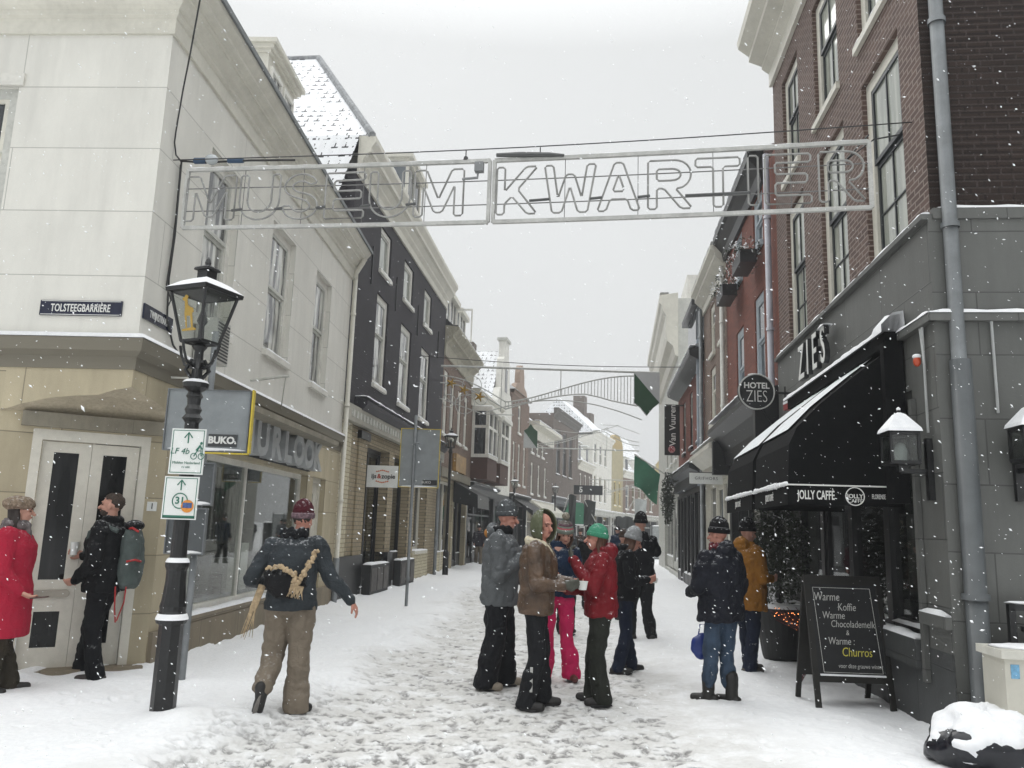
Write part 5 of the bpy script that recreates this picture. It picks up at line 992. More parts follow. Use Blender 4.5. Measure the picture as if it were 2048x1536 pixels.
m = M(); m.prism([(.09+.055*math.cos(q*PI/10), 1.755+.055*math.sin(q*PI/10)) for q in range(20)], lambda a, b: (a, -.146, b), lambda a, b: (a, -.144, b)); st = m.build('round_sticker', plain('orange_sticker', 'd78a2c', .5, .2, 30), s2); m = M(); m.box(.05, .13, -.148, -.1465, 1.74, 1.785); m.build('sticker_print', plain('sticker_blue', '41598c', .5, .4, 60), st)
# ================================================================ SIGN POSTS (seen from behind)
def panel(t, x0, x1, z0, z1, y, mat, edge, name='sign_panel', th=.03):
    m = M(); m.box(x0, x1, y, y+th, z0, z1); p = m.build(name, mat, t); m = M(); e = .012
    m.box(x0-e, x0, y-.02, y+th+.01, z0-e, z1+e); m.box(x1, x1+e, y-.02, y+th+.01, z0-e, z1+e); m.box(x0, x1, y-.02, y+th+.01, z0-e, z0); m.box(x0, x1, y-.02, y+th+.01, z1, z1+e); m.build('edge', edge, p)
    m = M(); m.ell(((x0+x1)/2, y+.0, z0+.008), ((x1-x0)/2, .03, .022), 20, 6, noise=.3); m.build('snow_cover', SNOW, p, smooth=True); return p
sp = thing('sign_post', 'grey pole with big yellow edged sign back marked BUKO behind the street lamp', 'road sign', (-3.22, 8.55, 0))
m = M(); m.tube([(0, 0, 0), (0, 0, 3.65)], .035, 12); m.build('pole', ZINC, sp, smooth=True); p_ = panel(sp, -.4, .46, 2.36, 2.99, -.07, GREY_BACK, ZINC); m = M(); m.box(.483, .5, -.095, -.03, 2.34, 3.01); m.box(-.2, .483, -.09, -.03, 2.325, 2.339); m.build('yellow_edge', YEL, p_)
m = M(); m.box(.06, .36, -.083, -.072, 2.40, 2.53); m.build('maker_plate', plain('dark_plate', '3a3d3e', .5), p_); text('print', 'BUKO.', .1, WTXT, frame_m((.21, -.088, 2.465), (1, 0, 0)), p_, off=.004, ext=.002)
panel(sp, -.1, .14, 1.80, 2.22, -.05, plain('dark_back', '4d5153', .5), ZINC); panel(sp, -.28, .1, 1.30, 1.75, -.05, plain('dark_back', '4d5153', .5), ZINC)
sp = thing('sign_post', 'grey pole with tall yellow edged sign back in front of the ice cream shop', 'road sign', (-2.0, 16.96, 0))
m = M(); m.tube([(0, 0, 0), (0, 0, 3.95)], .032, 12); m.lathe([(.05, .55), (.05, .62)], 10); m.build('pole', ZINC, sp, smooth=True); p_ = panel(sp, -.29+.0, .52, 2.45, 3.66, .05, GREY_BACK, YEL); m = M(); m.box(.2, .5, .03, .048, 2.5, 2.6); m.build('maker_plate', INK, p_); text('print', 'BUKO', .07, WTXT, frame_m((.28, .027, 2.55), (1, 0, 0)), p_, ext=.002)
m = M(); m.tube([(0, -.03, 3.35), (.1, -.04, 3.35)], .02, 6); m.build('clamp', ZINC, sp)
# ================================================================ PROJECTING SHOP SIGNS
def proj_sign(name, label, D, x0, x1, z0, z1, mat, br, th=.05):
    t = thing(name, label, 'shop sign', ((x0+x1)/2, D, (z0+z1)/2)); w, h = (x1-x0)/2, (z1-z0)/2
    m = M(); m.box(-w, w, -th/2, th/2, -h, h); m.build('board', mat, t); m = M(); m.box(*br); m.build('bracket', MET, t); return t
t = thing('shop_sign', 'round black hanging sign reading HOTEL ZIES', 'shop sign', (3.73, 12.2, 3.83)); ring = [(.27*math.cos(q*PI/20), .27*math.sin(q*PI/20)) for q in range(40)]
m = M(); m.prism(ring, lambda a, b: (a, -.05, b), lambda a, b: (a, .05, b)); m.build('disc', BLACKP, t); m = M(); m.tube([(a, -.05, b) for a, b in ring], .012, 6, closed=True); m.build('rim', FRM, t); m = M(); m.tube([(.27, 0, 0), (.55, 0, 0)], .02, 8); m.tube([(.45, 0, -.1), (.45, 0, .1)], .012, 8); m.build('bracket', MET, t)
text('print', 'HOTEL', .125, WTXT, frame_m((0, -.052, .09), (1, 0, 0)), t, off=.003, ext=.002); text('print', 'ZIES', .24, WTXT, frame_m((0, -.052, -.08), (1, 0, 0)), t, off=-.004, ext=.002, sxy=(.75, 1.1)); m = M(); m.ell((0, 0, .27), (.12, .05, .02), 10, 6); m.build('snow_cover', SNOW, t, smooth=True)
t = proj_sign('shop_sign', 'tall black banner sign reading Van Vuuren', 27.6, 5.28, 5.8, 4.3, 6.0, BLACKP, (-.26, .4, -.02, .02, .86, .9)); text('print', 'Van Vuuren', .30, WTXT, frame_m((.02, -.028, .18), (0, 0, 1), (-1, 0, 0)), t, off=.004, ext=.002)
m = M(); m.prism([(-.02+.12*math.cos(q*PI/10), -.65+.12*math.sin(q*PI/10)) for q in range(20)], lambda a, b: (a, -.033, b), lambda a, b: (a, -.028, b)); k_ = m.build('round_logo', plain('pale_red', 'b87f80', .5), t); text('print', 'K', .2, plain('logo_red', '9a2f35', .5), frame_m((-.02, -.036, -.65), (1, 0, 0)), k_, off=.01, ext=.002)
t = proj_sign('shop_sign', 'long white sign reading GRIFHORS above a doorway', 19.5, 4.33, 5.12, 2.86, 3.12, WSIGN, (-.4, .4, -.02, .02, .13, .15)); text('print', 'GRIFHORS', .1, plain('grey_ink', '5a5a5c', .5), frame_m((0, -.028, 0), (1, 0, 0)), t, spacing=1.25, ext=.002)
t = proj_sign('shop_sign', 'white hanging sign reading ijs&zopie with orange scrolls', 19.5, -3.4, -2.66, 2.53, 3.05, WSIGN, (-.42, -.37, -.01, .01, -.4, .5)); OR = plain('orange_ink', 'c9754a', .5, .1)
text('print', 'ijs', .15, INK, frame_m((-.2, -.028, 0), (1, 0, 0)), t, off=.004, ext=.002); text('print', '&', .15, plain('red_ink', 'b5432f', .5), frame_m((-.075, -.028, 0), (1, 0, 0)), t, off=.004, ext=.002); text('print', 'zopie', .15, INK, frame_m((.145, -.028, 0), (1, 0, 0)), t, off=.004, ext=.002)
m = M()
for sgn in (1, -1):
    for k in range(-3, 4): m.ell((k*.045, -.028, sgn*(.13+.015*math.cos(k))), (.022, .003, .018), 8, 5)
m.build('scroll_print', OR, t)
# ================================================================ LAMPS ON THE HOTEL WALL
def wall_lantern(label, fac, a, o, z):
    t = thing('wall_lantern', label, 'wall lantern', fac.world(a, o, z), math.atan2(fac.u.y, fac.u.x), 'wall lanterns of the hotel'); s = fac.sg
    m = M(); w = .115
    for x in (-w, w):
        for y in (-w, w): m.box(x-.012, x+.012, y-.012, y+.012, 0, .26)
    for z_ in (0, .25):
        m.box(-w, w, -w-.012, -w+.012, z_-.015, z_+.015); m.box(-w, w, w-.012, w+.012, z_-.015, z_+.015); m.box(-w-.012, -w+.012, -w, w, z_-.014, z_+.014); m.box(w-.012, w+.012, -w, w, z_-.014, z_+.014)
    m.box(-w, w, -w, w, -.02, -.016); m.tube([(0, 0, 0), (0, 0, .12)], .02, 8); m.box(-.03, .03, s*-.02-.03, .0+.03, -.08, -.02)
    m.box(-.02, .02, min(0, -s*(o-.05)), max(0, -s*(o-.05)), -.09, -.05); yb = -s*(o-.06); m.box(-.035, .035, yb-.03, yb+.03, -.32, .22); m.build('lantern_frame', IRON, t)
    m = M(); m.box(-w+.01, w-.01, -w-.003, -w+.003, .01, .24); m.box(-w+.01, w-.01, w-.003, w+.003, .01, .24); m.box(-w-.003, -w+.003, -w+.01, w-.01, .01, .24); m.box(w-.003, w+.003, -w+.01, w-.01, .01, .24); m.build('lantern_glass', LAMPGLASS, t)
    m = M(); m.lathe([(.05, .02), (.06, .1), (.04, .16), (.02, .18)], 10); m.build('bulb', plain('frosted_bulb', 'aeb3b5'), t, smooth=True)
    m = M(); r = w*1.75; m.lathe([(r, .265), (.03, .43), (.0, .44)], 4, rot=PI/4); m.lathe([(.012, .44), (.018, .46), (0, .48)], 8); rf = m.build('roof', IRON, t); m = M(); m.lathe([(r*1.02, .27), (r*.96, .3), (.06, .43), (.0, .455)], 4, rot=PI/4); m.lathe([(.018, .47), (.018, .485), (0, .5)], 8); m.build('snow_cover', SNOW, rf); return t
wall_lantern('black wall lantern under a snow pyramid on the grey pier beside the awning', Z, .18, .3, 2.33)
wall_lantern('black wall lantern right of the drainpipe, cut by the picture edge', ZR, .55, .32, 2.33)
m = M(); m.tube([Z.world(.15, .07, 3.6), Z.world(.15, .07, 2.6)], .012, 8); m.tube([Z.world(.2, .07, 3.55), Z.world(.13, .08, 3.3), Z.world(.15, .07, 3.2)], .012, 8); o_ = m.build('conduit', plain('white_conduit', 'b9bbba', .5), None, smooth=True); tag(o_, 'thin white conduit with red alarm lamp running down the grey pier', 'conduit')
m = M(); p = Z.world(.2, .11, 3.25); m.ell(p, (.035, .035, .05), 10, 8); m.build('alarm_lamp', plain('orange_red_lamp', 'b5492a', .3), o_, smooth=True); m = M(); m.ell(p+Vector((0, 0, .045)), (.04, .04, .022), 10, 6); m.build('snow_cover', SNOW, o_, smooth=True)
m = M(); m.tube([ZR.world(.42, .07, 3.55), ZR.world(.42, .07, 2.75)], .012, 8); tag(m.build('conduit', plain('white_conduit', 'b9bbba'), None, smooth=True), 'thin white conduit above the right hand wall lantern', 'conduit')
m = M(); m.lathe([(.035, 0), (.02, .03), (.0, .045)], 4); o_ = m.build('wall_sensor', plain('amber_plastic', 'b9842f', .4), None); o_.location = ZR.world(.18, .07, 2.93); tag(o_, 'small amber fitting on the grey wall right of the drainpipe', 'sensor')
m = M(); p = Z.world(5.3, .09, 3.62); m.box(p.x-.05, p.x+.05, p.y-.1, p.y+.1, p.z-.05, p.z+.04); o_ = m.build('alarm_box', plain('alarm_red', '93302f', .4), None); tag(o_, 'small red alarm box on grey wall behind the round hotel sign', 'alarm'); m = M(); m.box(p.x-.055, p.x+.055, p.y-.1, p.y+.1, p.z+.04, p.z+.075); m.build('snow_cover', SNOW, o_)
# ================================================================ CHALK BOARD
cb = thing('chalkboard', 'black A frame chalkboard listing warm drinks and Churros in front of the cafe', 'chalkboard', (3.39, 8.13, 0), -.02); tilt = .27
WD = plain('black_stained_wood', '16140f', .6, .3, 8); m = M()
def fp(x, d, z): return (x, d+tilt*(z/1.28), z)
def fbox(m, x0, x1, d0, d1, z0, z1, f=fp):
    vs = [f(x, d, z) for z in (z0, z1) for d in (d0, d1) for x in (x0, x1)]; m.add(vs, [(0, 1, 5, 4), (2, 3, 7, 6), (0, 2, 6, 4), (1, 3, 7, 5), (0, 1, 3, 2), (4, 5, 7, 6)])
for x in (-.38, .33): fbox(m, x, x+.055, 0, .03, 0, 1.29)
fbox(m, -.325, .33, 0, .03, 1.2, 1.29); fbox(m, -.325, .33, 0, .03, .29, .35); m.build('front_frame', WD, cb)
m = M(); fbox(m, -.325, .33, .008, .022, .35, 1.2); bd = m.build('board', plain('blackboard', '1d1e20', .75, .35, 3, var2=.2), cb)
m = M(); fb = lambda x, d, z: (x, .62-(.33)*(z/1.28)+d, z)
for x in (-.38, .33): fbox(m, x, x+.05, 0, .03, 0.0, 1.26, fb)
fbox(m, -.33, .33, 0, .025, .28, 1.2, fb); m.build('rear_frame', WD, cb); m = M(); fbox(m, -.31, .32, -.01, .008, .35, .365); m.build('snow_cover', SNOW, cb)
CHK = plain('chalk', 'bdbdb8', .9, .2, 40); CY = plain('yellow_chalk', 'c8bf4e', .9, .1); upv = (0, tilt/1.28, 1)
def chalk(s_, x, z, sz, mat=CHK, **kw): q = fp(x, -.001+.008, z); return text('chalk_writing', s_, sz, mat, frame_m(q, (1, 0, 0), upv), bd, ext=.001, off=-.0006*sz*10, shear=.15, sxy=(.72, 1), **kw)
chalk('Warme', -.17, 1.08, .115); chalk('Koffie', .02, .985, .105); chalk('Warme', -.12, .905, .1); chalk('Chocolademelk', .06, .825, .095); chalk('&', .0, .745, .07); chalk('Warme :', -.07, .665, .1); chalk('Churros', .07, .565, .12, CY); chalk('voor deze grauwe winter', .09, .44, .058)
m = M(); 
for a, b in (((-.27, .38), (-.30, 1.17)), ((-.30, 1.17), (.27, 1.17)), ((.27, 1.17), (.30, .38)), ((.30, .38), (-.27, .38))): m.tube([fp(a[0], .006, a[1]), fp(b[0], .006, b[1])], .0025, 5)
m.build('chalk_border', CHK, bd)
# ================================================================ PLANTERS, TREE, TWIGS
def leafy(m, n, c, r, size, rr, sn=None, snp=.2, droop=0):
    for k in range(n):
        d = Vector((rr.gauss(0, 1), rr.gauss(0, 1), rr.gauss(0, 1))).normalized()*rr.random()**.45; p = Vector((c[0]+d.x*r[0], c[1]+d.y*r[1], c[2]+d.z*r[2]))
        a = Vector((rr.gauss(0, 1), rr.gauss(0, 1), rr.gauss(0, 1)-droop)).normalized()*size; b = a.cross(Vector((rr.gauss(0, 1), rr.gauss(0, 1), rr.gauss(0, 1)))).normalized()*size*.32
        (sn if sn is not None and rr.random() < snp else m).quad(p-a, p-b, p+a, p+b)
LEAFD = plain('dark_needles', '333b2c', .7, .35, 15); rr = random.Random(2)
tp = thing('potted_tree', 'dark evergreen in a large black round pot beside the cafe door', 'potted tree', (3.72, 11.3, 0))
m = M(); m.lathe([(.2, 0), (.24, .1), (.31, .5), (.34, .72), (.31, .72), (.3, .62), (.0, .6)], 24); m.build('pot', plain('black_pot', '1b1c1d', .6, .2, 4), tp, smooth=False); m = M(); m.lathe([(.34, .722), (.31, .76), (.1, .78), (0, .78)], 20); m.build('snow_cover', SNOW, tp, smooth=True)
m = M(); m.tube([(0, 0, .6), (.02, 0, 1.2), (0, .02, 2.1)], [.035, .025, .01], 7)
for k in range(22): an = k*2.4; z = .9+k*.055; m.tube([(0, 0, z), (.3*math.cos(an), .3*math.sin(an), z+.12)], [.01, .003], 5)
m.build('trunk', WD, tp); m = M(); sn_ = M(); leafy(m, 4200, (0, 0, 1.5), (.42, .42, .8), .035, rr, sn_, .04); m.build('crown', LEAFD, tp); sn_.build('snow_cover', SNOW, tp)
tw = thing('twig_bundle', 'bundle of reddish twigs strung with lit fairy lights beside the chalkboard', 'decoration', (3.42, 9.6, 0)); m = M(); lg = M(); rr = random.Random(9)
TWG = plain('dark_red_twigs', '4a1d20', .6, .3, 8)
m.tube([(-.05, 0, .05), (.1, 0, .3), (.2, .05, .6)], .015, 6); m.tube([(.1, -.05, .0), (.15, 0, .25), (.2, .05, .5)], .015, 6)
for k in range(40):
    a = rr.uniform(-1, 1); e = Vector((-.35+.25*rr.random(), a*.16, .72+.16*rr.random())); m.tube([(.2, 0, .5), e], [.008, .003], 4)
    for q_ in range(3): p = Vector((.2, 0, .5)).lerp(e, rr.random()); lg.ell(p, (.0045, .0045, .0045), 5, 4)
m.build('twigs', TWG, tw); lg.build('fairy_lights', emis('fairy_light', 'ff9a58', 3), tw)
# white utility cabinet, bin bags and metal rail at the right edge
cbn = thing('utility_cabinet', 'cream utility cabinet with snow on its lid and small blue sticker', 'cabinet', (3.76, 6.62, 0), -.11)
m = M(); m.box(0, .9, -.36, 0, .05, .82); m.build('body', plain('cabinet_cream', 'c3c0b4', .5, .08, 2), cbn); m = M(); m.box(-.03, .93, -.39, .03, .82, .88); m.build('lid', plain('cabinet_lid', 'cfcdc3', .5), cbn); m = M(); m.box(.16, .165, -.364, -.36, .1, .8); m.build('door_seam', INK, cbn)
m = M(); m.ell((.45, -.18, .885), (.47, .2, .025), 20, 6, noise=.2); m.build('snow_cover', SNOW, cbn, smooth=True); m = M(); m.box(.04, .1, -.364, -.361, .68, .78); m.build('blue_sticker', plain('light_blue', '6fa3c4', .5, .2, 30), cbn); m = M(); m.box(.19, .25, -.37, -.36, .74, .77); m.build('lock', MET, cbn)
rl = thing('metal_rack', 'snow topped black metal rack above the utility cabinet', 'rack', (4.0, 6.66, 0), -.11); m = M(); m.box(0, 1.2, -.05, 0, 1.14, 1.19); m.box(0, .05, -.05, 0, .88, 1.19); m.box(.1, 1.2, -.3, .0, .98, 1.02); m.tube([(.1, -.3, 1.0), (1.2, -.3, 1.0)], .03, 8); m.build('rail', MET, rl); m = M(); m.ell((.6, -.02, 1.2), (.62, .04, .022), 24, 6, noise=.2); m.ell((.65, -.18, 1.03), (.5, .15, .06), 24, 6, noise=.3); m.build('snow_cover', SNOW, rl, smooth=True)
def bag(label, c, r, seed):
    t = thing('bin_bag', label, 'bin bag', c, 0, 'bin bags by the cabinet'); m = M(); m.ell((0, 0, r[2]*.75), (r[0], r[1], r[2]*.85), 48, 32); rs = random.Random(seed)
    def disp(p, k): q = Vector(p); n = (q-Vector((0, 0, r[2]*.75))); n = n.normalized() if n.length > 1e-6 else Vector((0, 0, 1)); f = mnoise.noise(q*5+Vector((seed, 0, 0)))*.08+abs(mnoise.noise(Vector((math.atan2(n.y, n.x)*3, n.z*2, seed))))*.05+mnoise.noise(q*14)*.015; q = q+n*f*k; q.z = max(q.z, .0); return q
    m.v = [disp(p, 1) for p in m.v]; m.build('bag', plain('navy_plastic', '14161e', .25, .2, 4), t, smooth=True)
    s = M(); s.ell((0, 0, r[2]*.75), (r[0], r[1], r[2]*.85), 64, 40); base = [Vector(v) for v in s.v]; keep = set(); vs = []
    for i, p in enumerate(base):
        n = (p-Vector((0, 0, r[2]*.75))); n = n.normalized() if n.length > 1e-6 else Vector((0, 0, 1)); h = n.z+mnoise.noise(p*6+Vector((0, seed, 0)))*.3+mnoise.noise(Vector((p.x*6, p.y*6, p.z*20)))*.4+mnoise.noise(p*22)*.15
        th = max(-.02, min(.028, (h-.22)*.09)); vs.append(disp(p, 1)+n*th)
    s.v = vs; s.build('snow_cover', SNOW, t, smooth=True); return t
bag('large snow covered black bin bag on the pavement by the cream cabinet', (3.56, 6.3, 0.0), (.40, .33, .27), 4); bag('second snow capped bin bag at the picture edge', (4.05, 6.05, 0.0), (.24, .25, .22), 9)
# ================================================================ LAMPS, FLAGS AND CLUTTER DOWN THE STREET
def far_lamp(label, x, y, zt, sc_=1.2, side=-1):
    t = thing('street_lamp', label, 'street lamp', (x, y, 0), 0, 'street lamps further down the street'); m = M(); m.lathe([(.1, 0), (.1, .8), (.06, .9), (.05, 2.5), (.045, zt-.2), (.08, zt-.15), (.04, zt)], 10); m.build('post', IRON, t); lantern(t, zt, sc_, .3); return t
far_lamp('street lamp between the brick house and the dormer house', -2.05, 28.0, 4.35, .85); far_lamp('street lamp in front of the white gabled house', .3, 42.5, 3.75, .75); far_lamp('street lamp at the dark corniced house', 3.15, 55.0, 4.1, .85)
FG = plain('green_flag_cloth', '2f6a50', .8, .12, 2); FB = plain('black_flag_cloth', '202421', .8, .15, 2); FW = plain('pale_flag_cloth', '9c9f9d', .8, .1)
def flag(label, x, y, z, w, h, mat, lean, pole=1.6, drop=0.):
    t = thing('flag', label, 'flag', (x, y, z)); m = M(); nn = 12; vs = []
    for i in range(nn+1):
        for j in range(nn+1): u, v = i/nn, j/nn; vs.append((w*u*(1-.15*v), .12*math.sin(u*7+v*3)*(.4+v), -h*v-drop*u+.05*math.sin(u*5)))
    m.add(vs, [(i*(nn+1)+j, i*(nn+1)+j+1, (i+1)*(nn+1)+j+1, (i+1)*(nn+1)+j) for i in range(nn) for j in range(nn)]); m.build('cloth', mat, t, smooth=True); m = M(); m.tube([(0, .02, .05), (w*lean*1.1, .05, -pole*.55)], .03, 8); m.build('pole', FRM, t); return t
flag('large green flag with pale circle hanging near the tall black banner', 5.55, 36, 5.05, 1.15, 1.35, FG, 1.2, 1.6, .75)
flag('black flag in front of the narrow yellow house', 8.7, 66, 2.9, .8, 2.0, FB, -.6, 2); flag('black flag beside the tiled roof house', 9.9, 70, 3.0, .8, 2.0, FB, -.6, 2); flag('tall black and yellow flag by the dark corniced house', 4.0, 54, 4.0, .5, 2.4, FB, -.6, 2); flag('black flag beside the green parasol', 5.1, 55, 3.7, .8, 1.7, FB, .9, 2.5); flag('pale grey flag near the large green flag', 9.3, 60, 4.1, .9, 1.4, FW, -.7, 2)
t = thing('parasol', 'dark green market awning below the dark corniced house', 'market awning', (4.9, 57, 0)); m = M(); m.add([(-1.2, -.6, 2.1), (1.2, -.6, 2.1), (1.2, .6, 2.1), (-1.2, .6, 2.1), (-.7, 0, 3.6), (.3, 0, 3.6)], [(0, 1, 5, 4), (1, 2, 5), (2, 3, 4, 5), (3, 0, 4)]); m.build('canopy', FG, t); m = M(); [m.tube([(x, y, 0), (x, y, 2.15)], .03, 6) for x in (-1.1, 1.1) for y in (-.5, .5)]; m.build('leg', MET, t); m = M(); m.box(-1.2, 1.2, -.62, -.58, 2.07, 2.13); m.build('snow_cover', SNOW, t)
t = thing('shop_sign', 'small black sign with a number five above the far shops', 'shop sign', (6.05, 62, 4.75)); m = M(); m.box(-1.1, 1.1, 0, .08, -.35, .35); m.build('board', BLACKP, t); text('print', '5', .6, WTXT, frame_m((-.55, -.01, 0), (1, 0, 0)), t, off=.01, ext=.003)
rc_ = thing('roll_container', 'plastic wrapped grey delivery cage parked at the far right', 'delivery cage', (9.35, 51.5, 0)); m = M(); m.box(-.35, .35, -.3, .3, .15, 2.1); m.build('wrapped_load', plain('wrapped_grey', 'a4a8a8', .4, .25, 4, .5, 9, var2=.4), rc_); m = M(); [m.tube([(x, y, 0), (x, y, 2.2)], .03, 6) for x in (-.35, .35) for y in (-.3, .3)]; m.box(-.38, .38, -.33, .33, .1, .15); m.build('cage', MET, rc_); m = M(); m.ell((0, 0, 2.11), (.36, .3, .06), 14, 6); m.build('snow_cover', SNOW, rc_, smooth=True)
bn = thing('litter_bin', 'tall dark litter bin beside the wrapped delivery cage', 'litter bin', (9.55, 50, 0)); m = M(); m.lathe([(.22, 0), (.26, .1), (.27, 1.55), (.2, 1.62), (.0, 1.64)], 14); m.build('body', BLACKP, bn); m = M(); m.lathe([(.26, 1.56), (.2, 1.66), (0, 1.68)], 14); m.build('snow_cover', SNOW, bn, smooth=True)
gr = thing('garland', 'dark evergreen garland hanging at the black shopfront on the right', 'garland', VN.world(6.4, .5, 0)); m = M(); leafy(m, 900, (0, 0, 2.9), (.25, .25, .95), .07, rr); leafy(m, 500, (.1, -1.4, 3.6), (.2, 1.4, .2), .07, rr); m.build('foliage', LEAFD, gr); m = M(); m.tube([(0, 0, 2.0), (0, 0, 3.7), (.1, -2.6, 3.7)], .03, 6); m.build('stem', WD, gr)
for i, (x, y, w_) in enumerate(((2.0+1.3, 9.9, .3),)): pass
# ================================================================ PEOPLE
def vn3(P, s, seed):
    r = np.random.RandomState(seed); T = r.rand(64, 64, 64).astype(np.float32); Q = P/s+seed*3.7; i = np.floor(Q).astype(int); f = Q-i; f = f*f*(3-2*f); i &= 63; j = (i+1) & 63
    def L(a, b, t): return a*(1-t)+b*t
    x0, y0, z0 = i.T; x1, y1, z1 = j.T; fx, fy, fz = f.T
    return L(L(L(T[x0, y0, z0], T[x1, y0, z0], fx), L(T[x0, y1, z0], T[x1, y1, z0], fx), fy), L(L(T[x0, y0, z1], T[x1, y0, z1], fx), L(T[x0, y1, z1], T[x1, y1, z1], fx), fy), fz)-.5
def vecs(s): return np.array(s, dtype=np.float32)
def fuse(m, name, mat, parent, vox=.009, it=3, fold=None, floor=None, sc_=1.):
    """join overlapping volumes into one continuous skin, smooth it, add cloth folds"""
    me = bpy.data.meshes.new(name); me.from_pydata([tuple(v) for v in m.v], [], m.f); me.validate(); bm = bmesh.new(); bm.from_mesh(me); bmesh.ops.recalc_face_normals(bm, faces=bm.faces); bm.to_mesh(me); bm.free()
    t = bpy.data.objects.new('tmp', me); COL.objects.link(t); md = t.modifiers.new('r', 'REMESH'); md.mode = 'VOXEL'; md.voxel_size = vox; s2 = t.modifiers.new('s', 'SMOOTH'); s2.factor = .5; s2.iterations = it
    bpy.context.view_layer.update(); out = bpy.data.meshes.new_from_object(t.evaluated_get(bpy.context.evaluated_depsgraph_get())); bpy.data.objects.remove(t); bpy.data.meshes.remove(me)
    n = len(out.vertices); co = np.empty(n*3, np.float32); out.vertices.foreach_get('co', co); co = co.reshape(-1, 3); no = np.empty(n*3, np.float32); out.vertices.foreach_get('normal', no); no = no.reshape(-1, 3)
    if fold:
        d = np.zeros(n, np.float32)
        for (kind, amp, sx_, sz_, sd) in fold:
            if kind == 'n': Q = co/np.array([sx_, sx_, sz_], np.float32); v = vn3(Q.astype(np.float64), 1., sd); d += amp*2*v
            if kind == 'r': Q = co/np.array([sx_, sx_, sz_], np.float32); v = vn3(Q.astype(np.float64), 1., sd); d += amp*(1-np.abs(v)*7).clip(-1, 1)*-1
            if kind == 'q': d += amp*(np.abs(np.sin(co[:, 2]*PI/sz_))-.6)
        co += no*d[:, None]
    if floor is not None: co[:, 2] = np.maximum(co[:, 2], floor)
    out.vertices.foreach_set('co', co.ravel()); out.update(); out.shade_smooth(); out.materials.clear(); out.materials.append(mat)
    o = bpy.data.objects.new(name, out); COL.objects.link(o); o.parent = parent; return o
def cap(m, a, b, ra, rb, n=12):
    a, b = Vector(a), Vector(b); d = (b-a); L = d.length
    if L < 1e-5: return
    t = d/L; pts = []; rs = []
    for k in (-1, -.8, -.45, 0): pts.append(a+t*ra*k); rs.append(ra*math.sqrt(max(0, 1-k*k))+.0008)
    for k in (0, .45, .8, 1): pts.append(b+t*rb*k); rs.append(rb*math.sqrt(max(0, 1-k*k))+.0008)
    m.tube(pts, rs, n)
def loft(m, rings, n=24):
    vs = []
    for (cx, cy, z, rx, ry) in rings:
        for j in range(n): a = 2*PI*j/n; c, s = math.cos(a), math.sin(a); vs.append((cx+rx*math.copysign(abs(c)**.85, c), cy+ry*math.copysign(abs(s)**.85, s), z))
    k = len(rings); m.add(vs, [(i*n+j, i*n+(j+1) % n, (i+1)*n+(j+1) % n, (i+1)*n+j) for i in range(k-1) for j in range(n)]+[tuple(range(n)), tuple(range((k-1)*n, k*n))])
def clothmat(name, col, rough=.85, var=.15, scale=6, snow=.5, sheen=0, fine=140, spec=.15):
    if name in MC: return MC[name]
    m, nt, b = newmat(name); c = srgb(col); tcn = N(nt, 'TexCoord'); n1 = N(nt, 'TexNoise', Scale=float(scale), Detail=6.0); nt.links.new(tcn.outputs['Object'], n1.inputs['Vector'])
    base = ramp(nt, n1.outputs['Fac'], [(.3, tuple(x*(1-var*1.5) for x in c)), (.7, tuple(x*(1+var) for x in c))])
    ge = N(nt, 'NewGeometry'); sp = N(nt, 'SeparateXYZ'); nt.links.new(ge.outputs['True Normal'], sp.inputs[0]); n2 = N(nt, 'TexNoise', Scale=38.0, Detail=4.0); nt.links.new(tcn.outputs['Object'], n2.inputs['Vector'])
    up_ = ramp(nt, sp.outputs['Z'], [(.35, 0.), (.95, 1.)]); th = ramp(nt, n2.outputs['Fac'], [(.52, 0.), (.62, 1.)])
    f = N(nt, 'Math'); f.operation = 'MULTIPLY'; nt.links.new(up_, f.inputs[0]); nt.links.new(th, f.inputs[1]); g = N(nt, 'Math'); g.operation = 'MULTIPLY'; nt.links.new(f.outputs[0], g.inputs[0]); g.inputs[1].default_value = snow
    nt.links.new(mixc(nt, g.outputs[0], base, (.8, .81, .83)), b.inputs['Base Color']); b.inputs['Roughness'].default_value = rough; b.inputs['Specular IOR Level'].default_value = spec
    n3 = N(nt, 'TexNoise', Scale=float(fine), Detail=3.0); nt.links.new(tcn.outputs['Object'], n3.inputs['Vector']); bp = N(nt, 'Bump', Strength=.25, Distance=.004); nt.links.new(n3.outputs['Fac'], bp.inputs['Height'])
    n5 = N(nt, 'TexNoise', Scale=16.0, Detail=5.0, Roughness=.6, Distortion=1.2); nt.links.new(tcn.outputs['Object'], n5.inputs['Vector']); b5 = N(nt, 'Bump', Strength=.7, Distance=.025); nt.links.new(n5.outputs['Fac'], b5.inputs['Height']); nt.links.new(b5.outputs[0], bp.inputs['Normal']); nt.links.new(bp.outputs[0], b.inputs['Normal'])
    MC[name] = m; return m
SKIN = plain('skin', 'b98a78', .55, .08, 12); SKINR = plain('skin_cold', 'b57f6e', .55, .1, 12); LIP = plain('lips', '8a4a45', .5, .05); EYEW = plain('eye', '2a211d', .2, .1); GLV = clothmat('dark_glove', '2a2a2b'); GLVG = clothmat('grey_knit_glove', '55564f', fine=60)
SHOE = plain('dark_boots', '1c1a19', .55, .3, 8, .2, 50)
